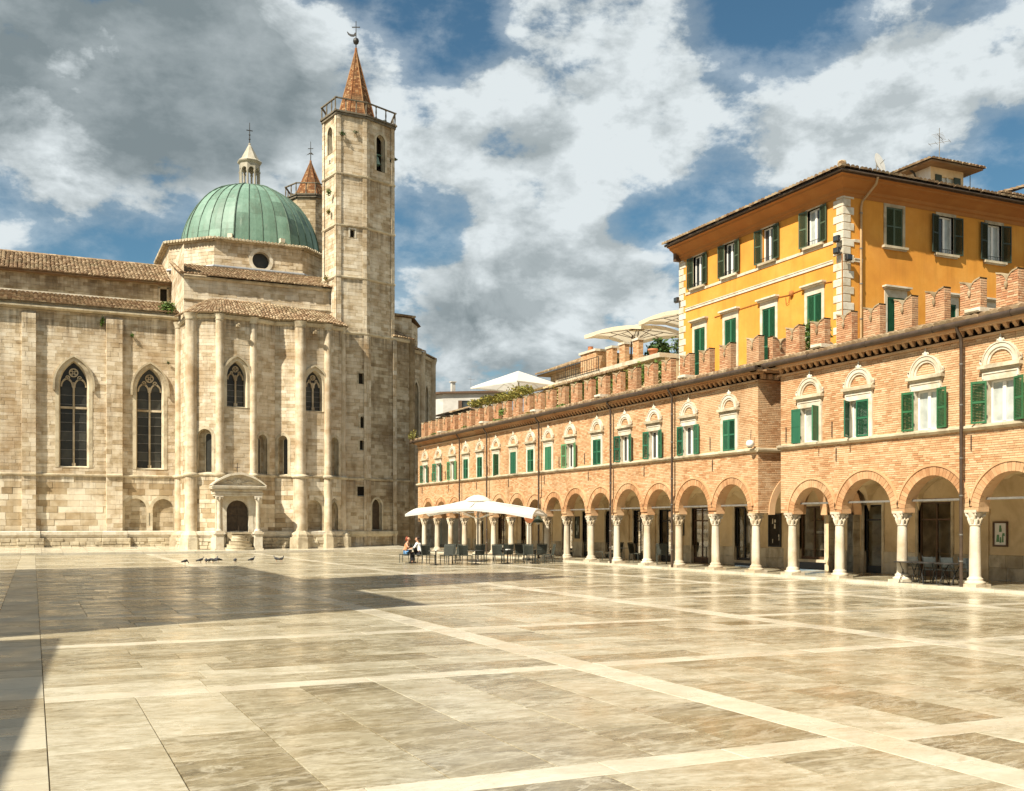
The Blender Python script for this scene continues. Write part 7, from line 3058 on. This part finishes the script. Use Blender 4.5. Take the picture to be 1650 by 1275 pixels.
M['pigeon'] = m_plain('pigeon_grey', (.055, .055, .06), .6, .3, 0, .4, 30)
G = 'pigeons on the paving before the church'
flock = [(7.29, 57.1, 30, 1, 'lone pigeon at the left end of the flock'), (8.29, 58.6, 10, 0, 'pigeon at the left edge of the close group'), (8.57, 58.45, 80, 1, None), (8.75, 58.4, 30, 1, None), (8.91, 58.3, 150, 1, None), (9.18, 59.2, 40, 0, None),
         (9.33, 59.1, 200, 1, 'pigeon at the right edge of the close group'), (10.01, 57.8, 70, 1, 'single pigeon right of the close group'), (11.02, 58.4, 20, 0, 'single pigeon in the middle before the portal'), (12.48, 58.8, 140, 0, 'left bird of the pair of pigeons at the right end'), (12.7, 58.6, -60, 0, 'right bird of the pair of pigeons at the right end')]
for i, (x, y, a, pk, lb) in enumerate(flock):
    p = pigeon((x, y, 0), R(a), pk, lb or f'pigeon inside the close group, {ORD[i - 1]} bird of that group from the left', G)
    p.scale = (1.25, 1.25, 1.25)


# ------------------------------------------------------------------ houses on the west side of the square (beside and behind the camera)
def block(name, label, cat, x0, x1, y0, y1, h, storeys, mat):
    t = thing(name, label, cat, ((x0 + x1) / 2, (y0 + y1) / 2, 0))
    m = MB()
    fr = Frame((x1, 0), (0, 1), (1, 0))
    rects = []
    sh = h / storeys
    for s in range(storeys):
        y = y0 + 1.5
        while y + 1.2 < y1 - .6:
            rects.append((y, y + 1.1, s * sh + (.1 if s == 0 else 1.2), s * sh + min(3.0, sh - .5)))
            y += 3.1
    plate(m, fr, y0, y1, 0, h, rects, 0, .5, .25)
    for f2, a, b in ((Frame((0, y0), (1, 0), (0, -1)), x0, x1), (Frame((0, y1), (1, 0), (0, 1)), x0, x1), (Frame((x0, 0), (0, 1), (-1, 0)), y0, y1)):
        plate(m, f2, a, b, 0, h, [], 0, .5)
    obj('wall', m, M[mat], t)
    for a, b, c, e in rects:
        q = MB()
        q.band(fr, [(a, c), (a, e), (b, e), (b, c)], [(a - .12, c), (a - .12, e + .12), (b + .12, e + .12), (b + .12, c)], -.1, .05)
        w = obj('window', q, M['stone_trim'], t)
        q = MB()
        q.quad(fr.p(a, -.2, c), fr.p(b, -.2, c), fr.p(b, -.2, e), fr.p(a, -.2, e))
        obj('pane', q, M['glass'], w)
    m = MB()
    m.box(WORLD, x0 - .3, x1 + .4, y0 - .02, y1 + .02, h, h + .25)
    m.box(WORLD, x0, x1, y0 + .02, y1 - .02, h - .2, h - .01, .3)
    obj('cornice', m, M['stone_trim'], t)
    return t



def skew(t, k, y0):
    for ch in list(t.children):
        for o in [ch] + list(ch.children):
            for v in o.data.vertices:
                v.co.x += k * (v.co.y - y0)


wa = block('arcade_house', 'two storey brick house along the west side of the square', 'house', -18, -6.75, -30, 18.0, 7.6, 2, 'brick')
skew(wa, .06, 18)
pal = block('town_palace', 'tall stone palace along the west side of the square', 'palace', -26, -7.4, 18.55, 46.6, 18.6, 4, 'stone')
ct = thing('palace_tower', 'square crenellated tower rising behind the palace front', 'tower', (-13, 26.5, 0))
m = MB()
for fr, a, b in ((Frame((-10.4, 0), (0, 1), (1, 0)), 23.9, 28.9), (Frame((0, 23.9), (1, 0), (0, -1)), -15.4, -10.4), (Frame((0, 28.9), (1, 0), (0, 1)), -15.4, -10.4), (Frame((-15.4, 0), (0, 1), (-1, 0)), 23.9, 28.9)):
    plate(m, fr, a, b, 18.0, 33.6, [(26, 27, 28, 31)] if a == 23.9 else [], 0, .5, .3)
m.box(WORLD, -15.4, -10.4, 23.9, 28.9, 33.4, 33.6, .5)
obj('tower_wall', m, M['stone'], ct)
for k in range(3):
    q = MB()
    q.box(WORLD, -10.8, -10.4, 24.0 + 1.85 * k, 24.9 + 1.85 * k, 33.6, 34.6)
    obj('merlon', q, M['stone'], ct)
